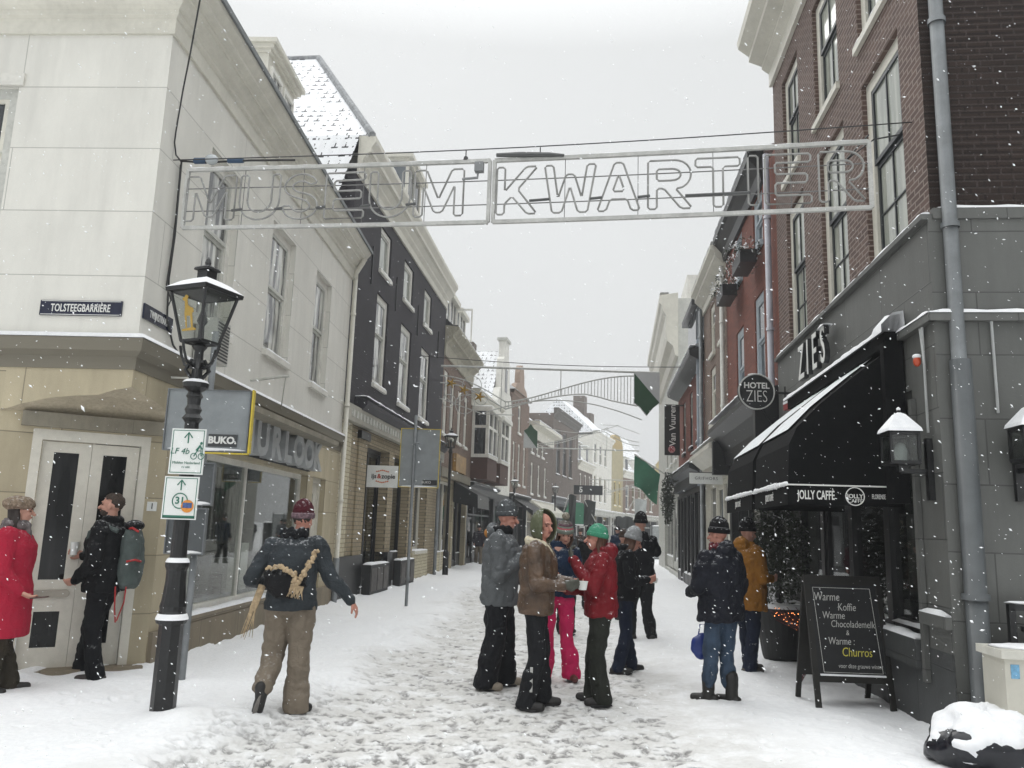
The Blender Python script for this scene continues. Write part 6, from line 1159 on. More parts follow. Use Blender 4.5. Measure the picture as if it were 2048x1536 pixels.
def hand(m, wr, d, pn, side, curl=.6, s=1.):
    """palm, four bent fingers of unequal length, thumb leaving the side of the palm"""
    wr, d, pn = Vector(wr), Vector(d).normalized(), Vector(pn); pn = (pn-d*pn.dot(d)).normalized(); ac = d.cross(pn).normalized()*side
    p1 = wr+d*.085*s
    for k in (-1, -.33, .33, 1): cap(m, wr+ac*.018*k*s, p1+ac*.031*k*s, .017*s, .0135*s, 8)
    for k, L in zip((-1, -.33, .33, 1), (.062, .074, .078, .068)):
        a = p1+ac*.031*k*s; b = a+(d*math.cos(curl*.6)+pn*math.sin(curl*.6))*L*.5*s; c = b+(d*math.cos(curl*1.7)+pn*math.sin(curl*1.7))*L*.45*s; cap(m, a, b, .0105*s, .0095*s, 8); cap(m, b, c, .0095*s, .008*s, 8)
    t0 = wr+d*.025*s+ac*.03*s; t1 = t0+(d*.7+ac*.6+pn*.35).normalized()*.042*s; t2 = t1+(d*.8+ac*.1+pn*.6).normalized()*.034*s; cap(m, t0, t1, .014*s, .012*s, 8); cap(m, t1, t2, .0115*s, .0095*s, 8)
def person(label, loc, psi, H, J, P, T, vox=.0085, group=None, detail=True):
    """J: joint positions (x right, y forward, z up, for 1.78 m); P: palette; T: clothing options"""
    s = H/1.78; g = lambda k, d: Vector(J.get(k, d))*s
    hipL, hipR = g('hipL', (-.095, 0, .90)), g('hipR', (.095, 0, .90)); kL, kR = g('kL', (-.11, .03, .49)), g('kR', (.11, .03, .49)); aL, aR = g('aL', (-.12, -.02, .09)), g('aR', (.12, -.02, .09))
    shL, shR = g('shL', (-.185, 0, 1.43)), g('shR', (.185, 0, 1.43)); eL, eR = g('eL', (-.25, -.02, 1.14)), g('eR', (.25, -.02, 1.14)); wL, wR = g('wL', (-.24, .12, .92)), g('wR', (.24, .12, .92))
    hd = g('head', (0, .035, 1.655)); lean = g('lean', (0, 0, 0)); nk = (shL+shR)/2+Vector((0, .0, .06*s))
    HM = Matrix.Rotation(math.radians(J.get('yaw', 0)), 3, 'Z') @ Matrix.Rotation(math.radians(J.get('nod', 0)), 3, 'X')
    hp = lambda x, y, z: hd+HM @ (Vector((x, y, z))*s)
    # body, one skin
    m = M()
    def hell(c, r, **k): m.ell(hp(*c), tuple(q*s for q in r), 14, 10, rotm=HM)
    hell((0, -.012, .03), (.075, .094, .092)); hell((0, .02, -.04), (.058, .066, .075)); hell((0, .048, -.083), (.024, .026, .022)); cap(m, hp(0, .082, .012), hp(0, .112, -.026), .011*s, .016*s, 8); hell((-.02, .085, .02), (.03, .012, .012)) if 0 else None
    hell((0, .078, .032), (.05, .018, .014)); hell((.032, .062, -.02), (.022, .024, .02)); hell((-.032, .062, -.02), (.022, .024, .02)); hell((0, .083, -.055), (.022, .012, .012))
    for q in (-1, 1): hell((q*.076, -.01, -.005), (.011, .02, .03))
    cap(m, nk-Vector((0, 0, .08*s)), hp(0, -.015, -.05), .06*s, .052*s)
    for a, b, r0, r1 in ((shL, eL, .05, .04), (eL, wL, .04, .028), (shR, eR, .05, .04), (eR, wR, .04, .028), (hipL, kL, .075, .055), (kL, aL, .055, .04), (hipR, kR, .075, .055), (kR, aR, .055, .04), (shL, shR, .06, .06)): cap(m, a, b, r0*s, r1*s, 10)
    pel = (hipL+hipR)/2; cap(m, pel+Vector((0, 0, .13*s)), (shL+shR)/2, .11*s, .11*s, 14)
    if 'hL' in J and not T.get('gloveL'): hand(m, wL, J['hL'][0], J['hL'][1], J['hL'][3] if len(J['hL']) > 3 else 1, J['hL'][2], s)
    if 'hR' in J and not T.get('gloveR'): hand(m, wR, J['hR'][0], J['hR'][1], J['hR'][3] if len(J['hR']) > 3 else -1, J['hR'][2], s)
    body = fuse(m, 'person', P.get('skin', SKIN), None, .0062 if detail else .012, 2); body.location = loc; body.rotation_euler = (0, 0, math.radians(psi-90)); tag(body, label, 'person', group)
    if detail:
        for q in (-1, 1):
            m = M(); m.ell(hp(q*.031, .079, .008), (.011*s, .006*s, .0055*s), 8, 6, rotm=HM); m.build('eye', EYEW, body, smooth=True); m = M(); m.tube([hp(q*.012, .093, .026), hp(q*.03, .091, .032), hp(q*.05, .078, .026)], .0042*s, 5); m.build('eyebrow', P.get('hair', INK), body)
        m = M(); m.ell(hp(0, .092, -.052), (.02*s, .008*s, .0065*s), 10, 6, rotm=HM); m.build('lips', LIP, body, smooth=True)
    for hk, wv, sd_ in (('L', wL, 1), ('R', wR, -1)):
        if T.get('glove'+hk) and 'h'+hk in J: m = M(); hh = J['h'+hk]; cap(m, wv-Vector(hh[0]).normalized()*.04*s, wv+Vector(hh[0]).normalized()*.02*s, .036*s, .032*s); hand(m, wv, hh[0], hh[1], sd_, hh[2], 1.12*s); fuse(m, 'glove', T['glove'+hk], body, .0065, 2, [('n', .003, .03, .03, 3)])
    # trousers
    tw = T.get('tw', 1.); cf = T.get('cuff', .078); cz = T.get('cuffz', .0); m = M(); m.ell(pel+Vector((0, -.005, .03*s)), (.165*s*T.get('pw', 1), .128*s, .13*s), 20, 14)
    for h, k, a in ((hipL, kL, aL), (hipR, kR, aR)):
        cap(m, h, k, .1*s*tw, .078*s*tw, 14); dd = (a-k).normalized(); cap(m, k, a+dd*(T.get('cend', .02) if a.z < .15*s else -.09)*s, .078*s*tw, cf*s*(1 if a.z < .15*s else .85), 14); 
        if T.get('flare'): cap(m, a-dd*.02*s, a+dd*.0, cf*s, cf*s*1.05, 14)
    fuse(m, 'trousers', P['legs'], body, vox, 3, T.get('tfold', [('n', .016, .08, .13, 1), ('r', .005, .10, .09, 2), ('n', .005, .035, .045, 5)]), floor=.03)
    # footwear
    for a, side in ((aL, -1), (aR, 1)):
        m = M(); fd = Vector(J.get('fdL' if side < 0 else 'fdR', (side*.25, 1, 0))).normalized(); b = Vector(a)-Vector((0, 0, .045*s)); b0 = b-fd*.055*s
        if abs(fd.z) < .3: b.z = max(b.z, .045); b0.z = b.z
        cap(m, b0, b+fd*.08*s, .046*s, .046*s); cap(m, b+fd*.07*s, b+fd*.15*s, .047*s, .038*s); cap(m, a+Vector((0, 0, .07*s)), b-fd*.02*s, .05*s, .047*s)
        if T.get('shaft') and abs(fd.z) < .3: cap(m, a+Vector((0, 0, .17*s)), b, .068*s, .058*s)
        fuse(m, 'boot', P.get('shoe', SHOE), body, .008, 2, [('n', .003, .04, .04, 2)], floor=.004 if abs(fd.z) < .3 else None)
        if abs(fd.z) >= .3: m = M(); nn_ = Vector((0, -.055, 0)); m.ell(b+fd*.05*s+Vector((0, -.04*s, 0)), (.04*s, .012*s, .12*s), 12, 8, rotm=fd.to_track_quat('Z', 'Y').to_matrix()); m.build('sole', plain('worn_grey_sole', '77736e', .8, .3, 40), body, smooth=True)
        if abs(fd.z) < .3: m = M(); m.prism([((b0+fd*t_+fd.cross(Vector((0, 0, 1)))*w_*s).x, (b0+fd*t_+fd.cross(Vector((0, 0, 1)))*w_*s).y) for t_, w_ in ((-.045, -.02), (-.045, .02), (.02, .042), (.13, .046), (.175, .036), (.195, 0), (.175, -.036), (.13, -.046), (.02, -.042))], lambda x, y: (x, y, .0), lambda x, y: (x, y, .022)); m.build('sole', T.get('sole', INK), body)
    # jacket / coat
    jl = T.get('hem', .84)*s; jw = T.get('jw', 1.); m = M(); mid_ = (shL+shR)/2; c0 = pel; dx = (mid_-c0)
    def ring(z, rx, ry, oy=0.): t = (z*s-c0.z)/(mid_.z-c0.z); p = c0+dx*t; return (p.x, p.y+oy*s, z*s, rx*s*jw, ry*s*jw)
    hemr = T.get('hemr', 1.)
    tw_ = T.get('tw', 1.); HX = max(.185*hemr, (.095+.098*tw_+.012)/jw); HY = max(.15*hemr, (.1*tw_+.03)/jw); rings = [ring(jl/s, HX, HY), ring(jl/s+.03, HX*1.02, HY*1.02)]
    if jl/s < .8: rings += [ring(.84, max(.18*hemr**.5, HX*.98), max(.15*hemr**.5, HY*.98))]
    rings += [ring(.97, max(.185, HX*.95), max(.155, HY*.97)), ring(1.08, .182, .155, .005), ring(1.22, .195, .162, .01), ring(1.34, .205, .158, .01), ring(1.43, .178, .13, .0), ring(1.49, .1, .09, 0)]
    loft(m, rings)
    for sh, e, w_, gl in ((shL, eL, wL, 'L'), (shR, eR, wR, 'R')):
        m.ell(sh, (.082*s*jw, .085*s, .08*s), 14, 10); cap(m, sh, e, .078*s*jw, .066*s*jw, 14); cap(m, e, w_+(e-w_).normalized()*.015*s, .066*s*jw, .05*s, 14); cap(m, (pel+Vector((0, 0, .45*s))).lerp(sh, .75), sh, .09*s, .08*s)
    if T.get('hood'): 
        hb_ = nk+Vector((0, -.085*s, .02*s)); m.ell(hb_, (.125*s, .08*s, .1*s), 16, 12); cap(m, nk+Vector((-.09*s, 0, .03*s)), nk+Vector((-.05*s, .09*s, -.03*s)), .035*s, .03*s); cap(m, nk+Vector((.09*s, 0, .03*s)), nk+Vector((.05*s, .09*s, -.03*s)), .035*s, .03*s)
    if T.get('collar', 1): 
        for q in range(16): a = q*PI/8; m.ell(nk+Vector((math.cos(a)*.075*s, math.sin(a)*.075*s-.005, .03*s)), (.028*s, .028*s, .045*s), 8, 6)
    fuse(m, T.get('coatname', 'jacket'), P['top'], body, vox, 3, T.get('jfold', [('n', .015, .11, .10, 4), ('r', .005, .09, .08, 6), ('n', .006, .04, .04, 7)]))
    # head wear and hair
    hat = T.get('hat')
    if hat:
        bz = T.get('brim', .035); hh_ = T.get('hath', 1.3); tilt_ = T.get('tilt', -8); m = M(); prof = [(.088, bz), (.092, bz+.02), (.092, bz+.045), (.084, bz+.072*hh_), (.066, bz+.098*hh_), (.043, bz+.116*hh_), (.02, bz+.126*hh_), (.0, bz+.129*hh_)]; R2 = HM @ Matrix.Rotation(math.radians(-tilt_), 3, 'X')
        def hatprof(pr, k=1.): 
            mm_ = M(); mm_.lathe([(r*k, z) for r, z in pr], 28); mm_.v = [tuple(hd+R2 @ (Vector((v[0]*1.0, v[1]*1.17-.012, v[2]))*s)) for v in mm_.v]; return mm_
        if T.get('bands'):
            for (z0, z1, bm_) in T['bands']:
                pts = [(np.interp(z, [q[1] for q in prof], [q[0] for q in prof])+.002, z) for z in np.linspace(bz+z0, bz+z1, 6)]; hatprof([(.0, pts[0][1])]+pts+[(.0, pts[-1][1])]).build('hat_band', bm_, body, smooth=True)
            hatprof([(0, bz)]+prof).build('hat', hat, body, smooth=True)
        else: ho = hatprof([(0, bz)]+prof); ho.build('hat', hat, body, smooth=True)
        if T.get('fold', 1): hatprof([(.086, bz-.012), (.098, bz-.012), (.101, bz+.01), (.1, bz+.032), (.094, bz+.038)]).build('hat_brim', T.get('brimmat', hat), body, smooth=True)
        if T.get('pom'): m = M(); m.ell(hd+R2 @ (Vector((0, -.01, bz+.165*hh_))*s), (.045*s, .045*s, .045*s), 16, 12, noise=.15); m.build('pompom', T['pom'], body, smooth=True)
    if T.get('hairs') == 'long':
        m = M(); rr = random.Random(int(H*100))
        for k in range(26):
            q = rr.uniform(-1.45, 1.45) if not T.get('hairside') else rr.uniform(-1.2, 1.7)*T['hairside']; a0 = hp(math.sin(q)*.078, -math.cos(q)*.085-.01, .02); a1 = hp(math.sin(q)*.09, -math.cos(q)*.085, -.07); a2 = nk+Vector((math.sin(q)*.11*s, (-math.cos(q)*.09+.03)*s, -.02*s)); a3 = a2+Vector((rr.uniform(-.03, .05), rr.uniform(.0, .06), -T.get('hairl', .2)*rr.uniform(.6, 1)*s)); m.tube([a0, a1, a2, a2.lerp(a3, .5)+Vector((0, .012, 0)), a3], [.02*s, .021*s, .018*s, .014*s, .004*s], 6)
        m.build('hair', P['hair'], body, smooth=True)
    elif T.get('hairs') == 'short':
        m = M(); m.ell(hp(0, -.022, .045), (.082*s, .098*s, .088*s), 24, 16, rotm=HM); keep = M(); m2 = M(); m2.v = [tuple(Vector(v)+(Vector(v)-hd).normalized()*(mnoise.noise(Vector(v)*38)*.02+mnoise.noise(Vector(v)*14)*.012)) for v in m.v]; cut = []
        inv = HM.transposed()
        for f in m.f:
            c = sum((inv @ (Vector(m.v[i])-hd) for i in f), Vector())/len(f)/s
            if c.z > .055+max(0, c.y)*.3 or (c.y < -.02 and c.z > -.035): cut.append(f)
        m2.f = cut; m2.uv = [None]*len(cut); m2.build('hair', P['hair'], body, smooth=True)
    if T.get('beard'): 
        m = M(); m.ell(hp(0, .03, -.062), (.058*s, .062*s, .048*s), 14, 10, rotm=HM); m.ell(hp(0, .086, -.043), (.028*s, .014*s, .006*s), 10, 6, rotm=HM); m.build('beard', P['hair'], body, smooth=True)
    if T.get('scarf'):
        m = M(); 
        for q in range(18): a = q*PI/9; m.ell(nk+Vector((math.cos(a)*.085*s, math.sin(a)*.085*s, .045*s+.01*math.sin(q*2.1))), (.036*s, .036*s, .05*s), 8, 6)
        if T.get('scarftail'): cap(m, nk+Vector((0, .09*s, .03*s)), nk+Vector((.05*s, .14*s, -.35*s)), .05*s, .045*s)
        fuse(m, 'scarf', T['scarf'], body, .009, 2, [('n', .01, .04, .03, 8)])
    body['hp'] = 0; del body['hp']; body_pt = lambda v: body.matrix_basis @ (Vector(v)*s); return body, hp, s
def cup(label, pos, r=.038, h=.10, tilt=(0, 0, 0)):
    m = M(); m.lathe([(r*.72, 0), (r, h), (r*1.06, h), (r*1.06, h+.006), (r*.96, h+.006), (r*.94, h-.01), (0, h-.01)], 18); o = m.build('paper_cup', WSIGN, None, smooth=False); o.location = pos; o.rotation_euler = tilt; return tag(o, label, 'cup')
def W_(o, v, s): return Matrix.Translation(o.location) @ o.rotation_euler.to_matrix().to_4x4() @ (Vector(v)*s)
BLKT = clothmat('black_ski_trousers', '1b1c1f', .7); JEAN = clothmat('blue_jeans', '3d4c5e', .9, .25, 5, fine=200); JEAND = clothmat('dark_jeans', '1d2434', .9, .2, 5)
# --- man walking away, sling bag
b, hp, s = person('man walking away in dark quilted jacket and baggy khaki trousers with a sling bag', (-1.9, 7.42, 0), 93, 1.80,
 dict(eR=(.34, .0, 1.15), wR=(.52, .08, .955), hR=((.5, .2, -.85), (-.8, .1, -.5), .5), eL=(-.36, .0, 1.13), wL=(-.27, .26, 1.06), kR=(.11, .02, .49), aR=(.11, .0, .09), kL=(-.12, .05, .5), aL=(-.14, -.24, .2), fdL=(-.25, .15, -1.0), fdR=(.55, .8, 0), yaw=-18, nod=-6, shL=(-.2, .02, 1.42), shR=(.2, 0, 1.44), head=(.05, .05, 1.645)),
 dict(top=clothmat('charcoal_jacket', '33383c', .6, .2, 5), legs=clothmat('khaki_trousers', '7a7063', .85, .1, 5, .2), hair=plain('dark_brown_hair', '2a211c', .7), skin=SKINR),
 dict(tw=1.22, cuff=.108, pw=1.05, hem=.88, jw=1.1, hat=clothmat('maroon_beanie', '461a22', .9), brimmat=clothmat('maroon_grey_band', '6d5a60', .9, .4, 40), scarf=clothmat('black_gaiter', '1a1b1e'), tfold=[('n', .018, .1, .10, 1), ('r', .006, .1, .1, 2), ('n', .005, .035, .03, 5)], jfold=[('q', .002, 1, .07, 0), ('n', .012, .12, .1, 4), ('n', .004, .03, .03, 5)], hairs='short'))
m = M(); m.ell((0, 0, 0), (.18, .075, .125), 24, 16, noise=.2); cap(m, (-.15, 0, .05), (.14, .0, .08), .045, .05)
bg_ = fuse(m, 'sling_bag', clothmat('black_nylon', '141416', .55), None, .009, 3, [('n', .01, .07, .05, 2)]); bg_.location = W_(b, (-.03, -.2, 1.12), 1); bg_.rotation_euler = (0, .2, 0); tag(bg_, 'black sling bag with cream tasselled strap on the walking man\'s back', 'bag')
MAC = clothmat('cream_macrame', 'b09b7d', .95, .25, 30, .2, fine=60); m = M(); pts = [(-.16, -.04, .1), (-.04, -.07, .14), (.08, -.09, .12), (.13, -.11, .03), (.17, -.1, .12), (.19, -.07, .25), (.21, -.02, .36)]; rr = random.Random(4)
for q in range(len(pts)-1):
    for t_ in range(7):
        p = Vector(pts[q]).lerp(Vector(pts[q+1]), t_/7)+Vector((rr.uniform(-.01, .01), rr.uniform(-.006, .006), rr.uniform(-.01, .01))); m.ell(p, (rr.uniform(.014, .026), .018, rr.uniform(.014, .026)), 7, 5, noise=.4, seed=q*7+t_)
for k in range(14): p = Vector((.09+.008*k, -.11, .03)); m.tube([p, p+Vector((rr.uniform(-.015, .015), -.005, -.05)), p+Vector((rr.uniform(-.03, .03), .0, -.11))], [.008, .006, .002], 5)
m.build('strap', MAC, bg_, smooth=True); m = M()
for k in range(9): p = Vector((-.2+.006*k, .0, -.05)); m.tube([p, p+Vector((-.02, -.01, -.2)), p+Vector((rr.uniform(-.08, .03), -.01, -.38-.1*rr.random()))], [.009, .007, .002], 5)
m.build('tassel', MAC, bg_, smooth=True)
# --- brown leather jacket, hood up, facing right
b2, hp, s = person('man in brown shearling collar leather jacket with green hood up, facing right holding a cup', (.30, 8.02, 0), -8, 1.83,
 dict(eR=(.26, .03, 1.12), wR=(.17, .27, 1.12), hR=((-.1, 1, .05), (-.9, 0, .3), .9), eL=(-.24, .06, 1.12), wL=(-.12, .31, 1.13), hL=((.1, 1, .0), (.8, 0, .4), .8), kL=(-.11, .05, .5), aL=(-.12, .06, .09), kR=(.11, .03, .5), aR=(.11, -.06, .09), fdL=(-.2, 1, 0), fdR=(.35, 1, 0), yaw=-42, nod=-4, head=(.0, .05, 1.64)),
 dict(top=clothmat('brown_leather', '54402f', .45, .3, 7, .4, spec=.5), legs=BLKT, hair=plain('dark_brown_hair', '2a211c'), skin=SKINR), dict(tw=1.05, cuff=.088, hem=.84, jw=1.08, gloveR=GLVG, collar=0))
m = M(); OLV = clothmat('olive_hood', '5b5f4b', .9); hdm = Matrix.Rotation(math.radians(-42), 3, 'Z'); c = Vector((.0, .05, 1.64))*s
outer = []; 
for i in range(13):
    t = i/12; a0 = PI*t
    for j in range(15):
        p_ = PI*1.45*(j/14-.5); x = math.sin(p_)*math.sin(a0*.96+.06); y = -math.cos(p_)*math.sin(a0*.96+.06); outer.append(c+hdm @ Vector((x*.112, y*.122+.002, math.cos(a0)*.155+.0))*s)
m.add(outer, [(i*15+j, i*15+j+1, (i+1)*15+j+1, (i+1)*15+j) for i in range(12) for j in range(14)]); ho = m.build('hood', OLV, b2, smooth=True); sm_ = ho.modifiers.new('thick', 'SOLIDIFY'); sm_.thickness = .014
m = M(); SHL = clothmat('cream_shearling', 'c4bba5', .95, .15, 30, .3, fine=50)
for q in range(14): a = -1.2+q*(PI+2.4-PI)/13*1.0; a = -PI/2-2.1+q*4.2/13; m.ell((math.cos(a)*.115*s, (.0+math.sin(a)*.095)*s, (1.50-.05*(math.sin(a)+1)/2)*s), (.032*s, .032*s, .05*s), 10, 8)
for sgn in (-1, 1): cap(m, (sgn*.1*s, .06*s, 1.47*s), (sgn*.07*s, .135*s, 1.38*s), .04*s, .03*s)
fuse(m, 'shearling_collar', SHL, b2, .008, 2, [('n', .006, .03, .03, 3)]); m = M(); m.tube([(.0, .12*s, 1.48*s), (0, .135*s, 1.3*s), (0, .14*s, 1.1*s)], .008, 6); 
m = M(); m.box(.195, .2, -.02, .005, .18, .40); m.build('reflective_zip', FRM, b2)
cup('white cup held by the man in the brown leather jacket', W_(b2, (.0, .43, 1.07), s), .05, .075)
# --- grey jacket man
b3, hp, s = person('tall man in grey ski jacket, black trousers and grey beanie facing right', (-.06, 8.95, 0), -12, 1.9,
 dict(eR=(.24, .05, 1.10), wR=(.05, .26, 1.3), hR=((-.2, .7, .6), (-.6, -.2, .3), .9), eL=(-.26, -.02, 1.14), wL=(-.2, .2, 1.02), kL=(-.14, .04, .5), aL=(-.15, .05, .09), kR=(.13, .0, .5), aR=(.14, -.08, .09), yaw=-8, nod=-6, head=(0, .06, 1.65)),
 dict(top=clothmat('grey_ski_jacket', '5d6062', .75, .1, 5), legs=clothmat('black_shell_trousers', '191a1e', .65), hair=plain('dark_brown_hair', '2a211c'), shoe=plain('beige_shoes', '8a8072', .7), skin=SKINR),
 dict(tw=1.3, cuff=.112, pw=1.05, hem=.80, jw=1.18, hat=clothmat('grey_wool', '4b4e50', .95, .2, 30), hood=1, scarf=clothmat('black_gaiter', '1a1b1e')))
m = M(); m.ell((0, -.13*s, 1.5*s), (.1*s, .05*s, .05*s), 12, 8); m.build('hood_lining', clothmat('orange_lining', 'a8743a'), b3, smooth=True); cup('small white cup at the chest of the tall man in the grey jacket', W_(b3, (.04, .34, 1.33), s), .04, .05)
# --- woman in pink trousers
b4, hp, s = person('woman facing us in navy top, bright pink flared ski trousers and striped pompom hat', (.60, 9.5, 0), -92, 1.75,
 dict(eR=(.26, .02, 1.12), wR=(.1, .22, 1.14), hR=((-.5, .7, .2), (-.4, -.2, .9), .8), eL=(-.25, .02, 1.12), wL=(-.08, .24, 1.1), hL=((.5, .7, .1), (.3, 0, .9), .8), yaw=4, nod=-20, kL=(-.11, .0, .49), kR=(.11, .0, .49), aL=(-.17, .0, .09), aR=(.15, .02, .09), head=(-.07, .05, 1.64)),
 dict(top=clothmat('navy_fleece', '1d2c42', .9), legs=clothmat('pink_ski_trousers', 'c2275a', .7, .08, 5, .2), hair=plain('brown_hair', '4a3326', .7), shoe=plain('red_brown_boots', '5d2f2a', .6)),
 dict(tw=.95, cuff=.108, flare=1, hem=.93, jw=.93, hat=clothmat('grey_brown_knit', '6a6560', .95, .3, 40), bands=[(.01, .028, clothmat('grey_green_knit', '77786c')), (.028, .055, clothmat('coral_knit', 'c2616a', .95, .2)), (.055, .075, clothmat('sage_knit', '7e867c')), (.075, .1, clothmat('plum_knit', '5b3f49'))], brimmat=clothmat('sage_knit', '7e867c'), pom=clothmat('beige_pompom', '8b8577', .95, .3, 60), hath=1.1, brim=.028, hairs='long', hairl=.08))
cup('black topped cup held by the woman in pink trousers', W_(b4, (.02, .3, 1.1), s), .04, .09)
# --- red jacket woman facing left
b5, hp, s = person('woman in red hooded ski jacket and green beanie eating, facing left', (.95, 8.28, 0), 176, 1.72,
 dict(eL=(-.26, .09, 1.13), wL=(-.12, .30, 1.42), hL=((.25, .25, .9), (.2, -.9, .2), 1.0), eR=(.22, .1, 1.12), wR=(.1, .36, 1.1), hR=((-.1, 1, .1), (-.3, 0, .9), .7), kL=(-.1, .05, .49), aL=(-.1, -.02, .09), kR=(.1, .05, .49), aR=(.11, .06, .09), yaw=8, nod=2, head=(0, .06, 1.63)),
 dict(top=clothmat('red_ski_jacket', '701820', .6, .12, 5, .3), legs=clothmat('dark_olive_trousers', '292b26', .8), hair=plain('auburn_hair', '4f3222', .6, .25, 20), skin=SKINR),
 dict(tw=1.15, cuff=.1, hem=.86, jw=1.1, hood=1, hat=clothmat('mint_green_wool', '458a6e', .95, .12, 30, .3), gloveL=GLVG, hairs='long', hairl=.16, hath=1.05))
# --- woman with grey beanie facing right behind
b6, hp, s = person('woman with long brown hair, pale grey beanie, black jacket and dark jeans facing right', (1.45, 10.1, 0), 2, 1.72,
 dict(eR=(.24, .02, 1.12), wR=(.12, .26, 1.14), hR=((-.2, 1, .2), (-.9, 0, .3), .8), eL=(-.24, .04, 1.12), wL=(-.06, .3, 1.12), kL=(-.12, .05, .49), aL=(-.14, .1, .09), kR=(.09, .0, .49), aR=(.09, -.1, .09), nod=-22, yaw=0, head=(0, .1, 1.6)),
 dict(top=clothmat('black_wool_coat', '17181b', .85), legs=JEAND, hair=plain('auburn_hair', '4f3222'), skin=SKINR), dict(tw=.95, cuff=.08, hem=.88, hat=clothmat('pale_grey_wool', '8f9192', .95, .15, 30, .6), hairs='long', hairl=.3, hairside=1))
cup('white cup held by the woman with the pale grey beanie', W_(b6, (.04, .36, 1.1), s), .045, .05)
# --- man in jeans on the right
b7, hp, s = person('man in dark navy jacket, blue jeans and black striped beanie seen from behind', (2.2, 8.5, 0), 122, 1.78,
 dict(eL=(-.27, .05, 1.14), wL=(-.16, .28, 1.05), eR=(.27, -.02, 1.13), wR=(.22, .14, .9), kL=(-.1, .05, .49), aL=(-.09, .10, .09), kR=(.09, .02, .49), aR=(.07, -.06, .09), fdL=(-.5, .8, 0), fdR=(-.25, 1, 0), yaw=14, nod=-4, shL=(-.195, 0, 1.42), shR=(.195, 0, 1.42)),
 dict(top=clothmat('navy_black_jacket', '1a1c24', .7, .2, 5), legs=JEAN, hair=plain('dark_brown_hair', '2a211c'), skin=SKINR),
 dict(tw=1.02, cuff=.07, cend=-.12, shaft=1, hem=.8, jw=1.28, hat=clothmat('black_wool', '151517', .95), bands=[(.02, .026, clothmat('grey_stripe', '77787a')), (.045, .05, clothmat('grey_stripe', '77787a'))], hood=1, scarf=clothmat('red_scarf', '5a2028')))
m = M(); m.ell((0, 0, .0), (.13, .06, .13), 20, 14, noise=.1); bl = fuse(m, 'carrier_bag', plain('blue_plastic_bag', '14307a', .35, .15, 4), None, .01, 2, [('n', .01, .06, .06, 1)]); bl.location = (2.06, 8.7, .52); tag(bl, 'small bright blue carrier bag held by the man in jeans', 'bag'); m = M(); m.tube([(-.05, 0, .1), (-.03, 0, .22), (.03, 0, .22), (.05, 0, .1)], .008, 6); m.build('handle', plain('blue_plastic_bag', '14307a'), bl)
# --- mustard coat
b8, hp, s = person('person in mustard parka and jeans standing under the awning', (3.02, 10.4, 0), 25, 1.82,
 dict(eR=(.25, .02, 1.14), wR=(.16, .24, 1.12), eL=(-.25, .03, 1.13), wL=(-.1, .3, 1.14), hR=((-.1, 1, .1), (-.9, 0, .2), .8), kL=(-.1, .04, .49), aL=(-.11, .12, .09), kR=(.1, .0, .49), aR=(.1, -.08, .09), nod=-8, yaw=0, fdL=(.1, 1, 0)),
 dict(top=clothmat('mustard_canvas', '8a5e26', .85, .15, 5, .3), legs=JEAND, hair=plain('dark_brown_hair', '2a211c'), shoe=plain('grey_boots', '44413c', .7)), dict(tw=1.0, cuff=.085, hem=.74, hemr=1.1, jw=1.22, hood=1, hat=clothmat('black_wool', '151517')))
# --- man at the door with backpack
b9, hp, s = person('bearded man in black with rucksack and white cup standing at the beige door', (-4.14, 8.62, 0), 178, 1.88,
 dict(eL=(-.25, -.0, 1.13), wL=(-.17, .2, .95), hL=((.2, .8, -.3), (.6, 0, .5), .6), eR=(.26, .08, 1.15), wR=(.16, .34, 1.17), hR=((-.1, 1, .25), (-.9, .2, .3), .9), kL=(-.11, .02, .49), aL=(-.12, -.08, .09), kR=(.1, .12, .5), aR=(.12, .2, .09), fdL=(-.2, 1, 0), fdR=(.2, 1, 0), yaw=8, nod=4, head=(0, .02, 1.66)),
 dict(top=clothmat('black_softshell', '131416', .8, .15, 5, .4), legs=clothmat('black_trousers', '141518', .8), hair=plain('dark_hair', '3c2f26', .8, .5, 60), shoe=plain('black_brown_shoes', '2c2522', .6)), dict(tw=1.05, cuff=.085, hem=.84, jw=1.15, hairs='short', beard=1, sole=plain('tan_sole', '6b6258', .8)))
cup('white paper cup in the hand of the bearded man', W_(b9, (.1, .40, 1.17), s), .042, .13)
bp_ = thing('rucksack', 'grey green rucksack with red trim on the back of the bearded man', 'rucksack', b9.location, b9.rotation_euler.z); m = M(); loft(m, [(0, -.24, .92, .1, .06), (0, -.25, .96, .14, .09), (0, -.26, 1.15, .15, .11), (0, -.25, 1.4, .14, .1), (0, -.24, 1.52, .1, .07)]); fuse(m, 'pack', clothmat('grey_green_nylon', '4d5654', .6, .2, 6), bp_, .009, 3, [('n', .012, .06, .06, 3)])
m = M(); m.ell((0, -.25, 1.56), (.13, .09, .06), 16, 10); fuse(m, 'pack_lid', clothmat('black_nylon', '141416'), bp_, .009, 2); m = M(); m.tube([(-.1, -.25, 1.53), (-.15, -.3, 1.54), (-.12, -.36, 1.5)], .012, 6); m.tube([(-.15, -.28, 1.2), (-.14, -.36, 1.22), (-.05, -.38, 1.2)], .012, 6); m.tube([(-.16, -.2, .95), (-.17, -.22, .75), (-.16, -.24, .6)], .008, 5); m.tube([(-.14, -.3, .95), (-.15, -.3, .8), (-.18, -.26, .62)], .007, 5); m.build('red_strap', clothmat('red_webbing', 'a03434', .7), bp_)
m = M(); m.tube([(-.16, -.16, 1.5), (-.17, .0, 1.56), (-.17, .12, 1.48), (-.16, .15, 1.3), (-.18, .0, 1.1)], .025, 7); m.build('shoulder_strap', clothmat('grey_green_nylon', '4d5654'), bp_)
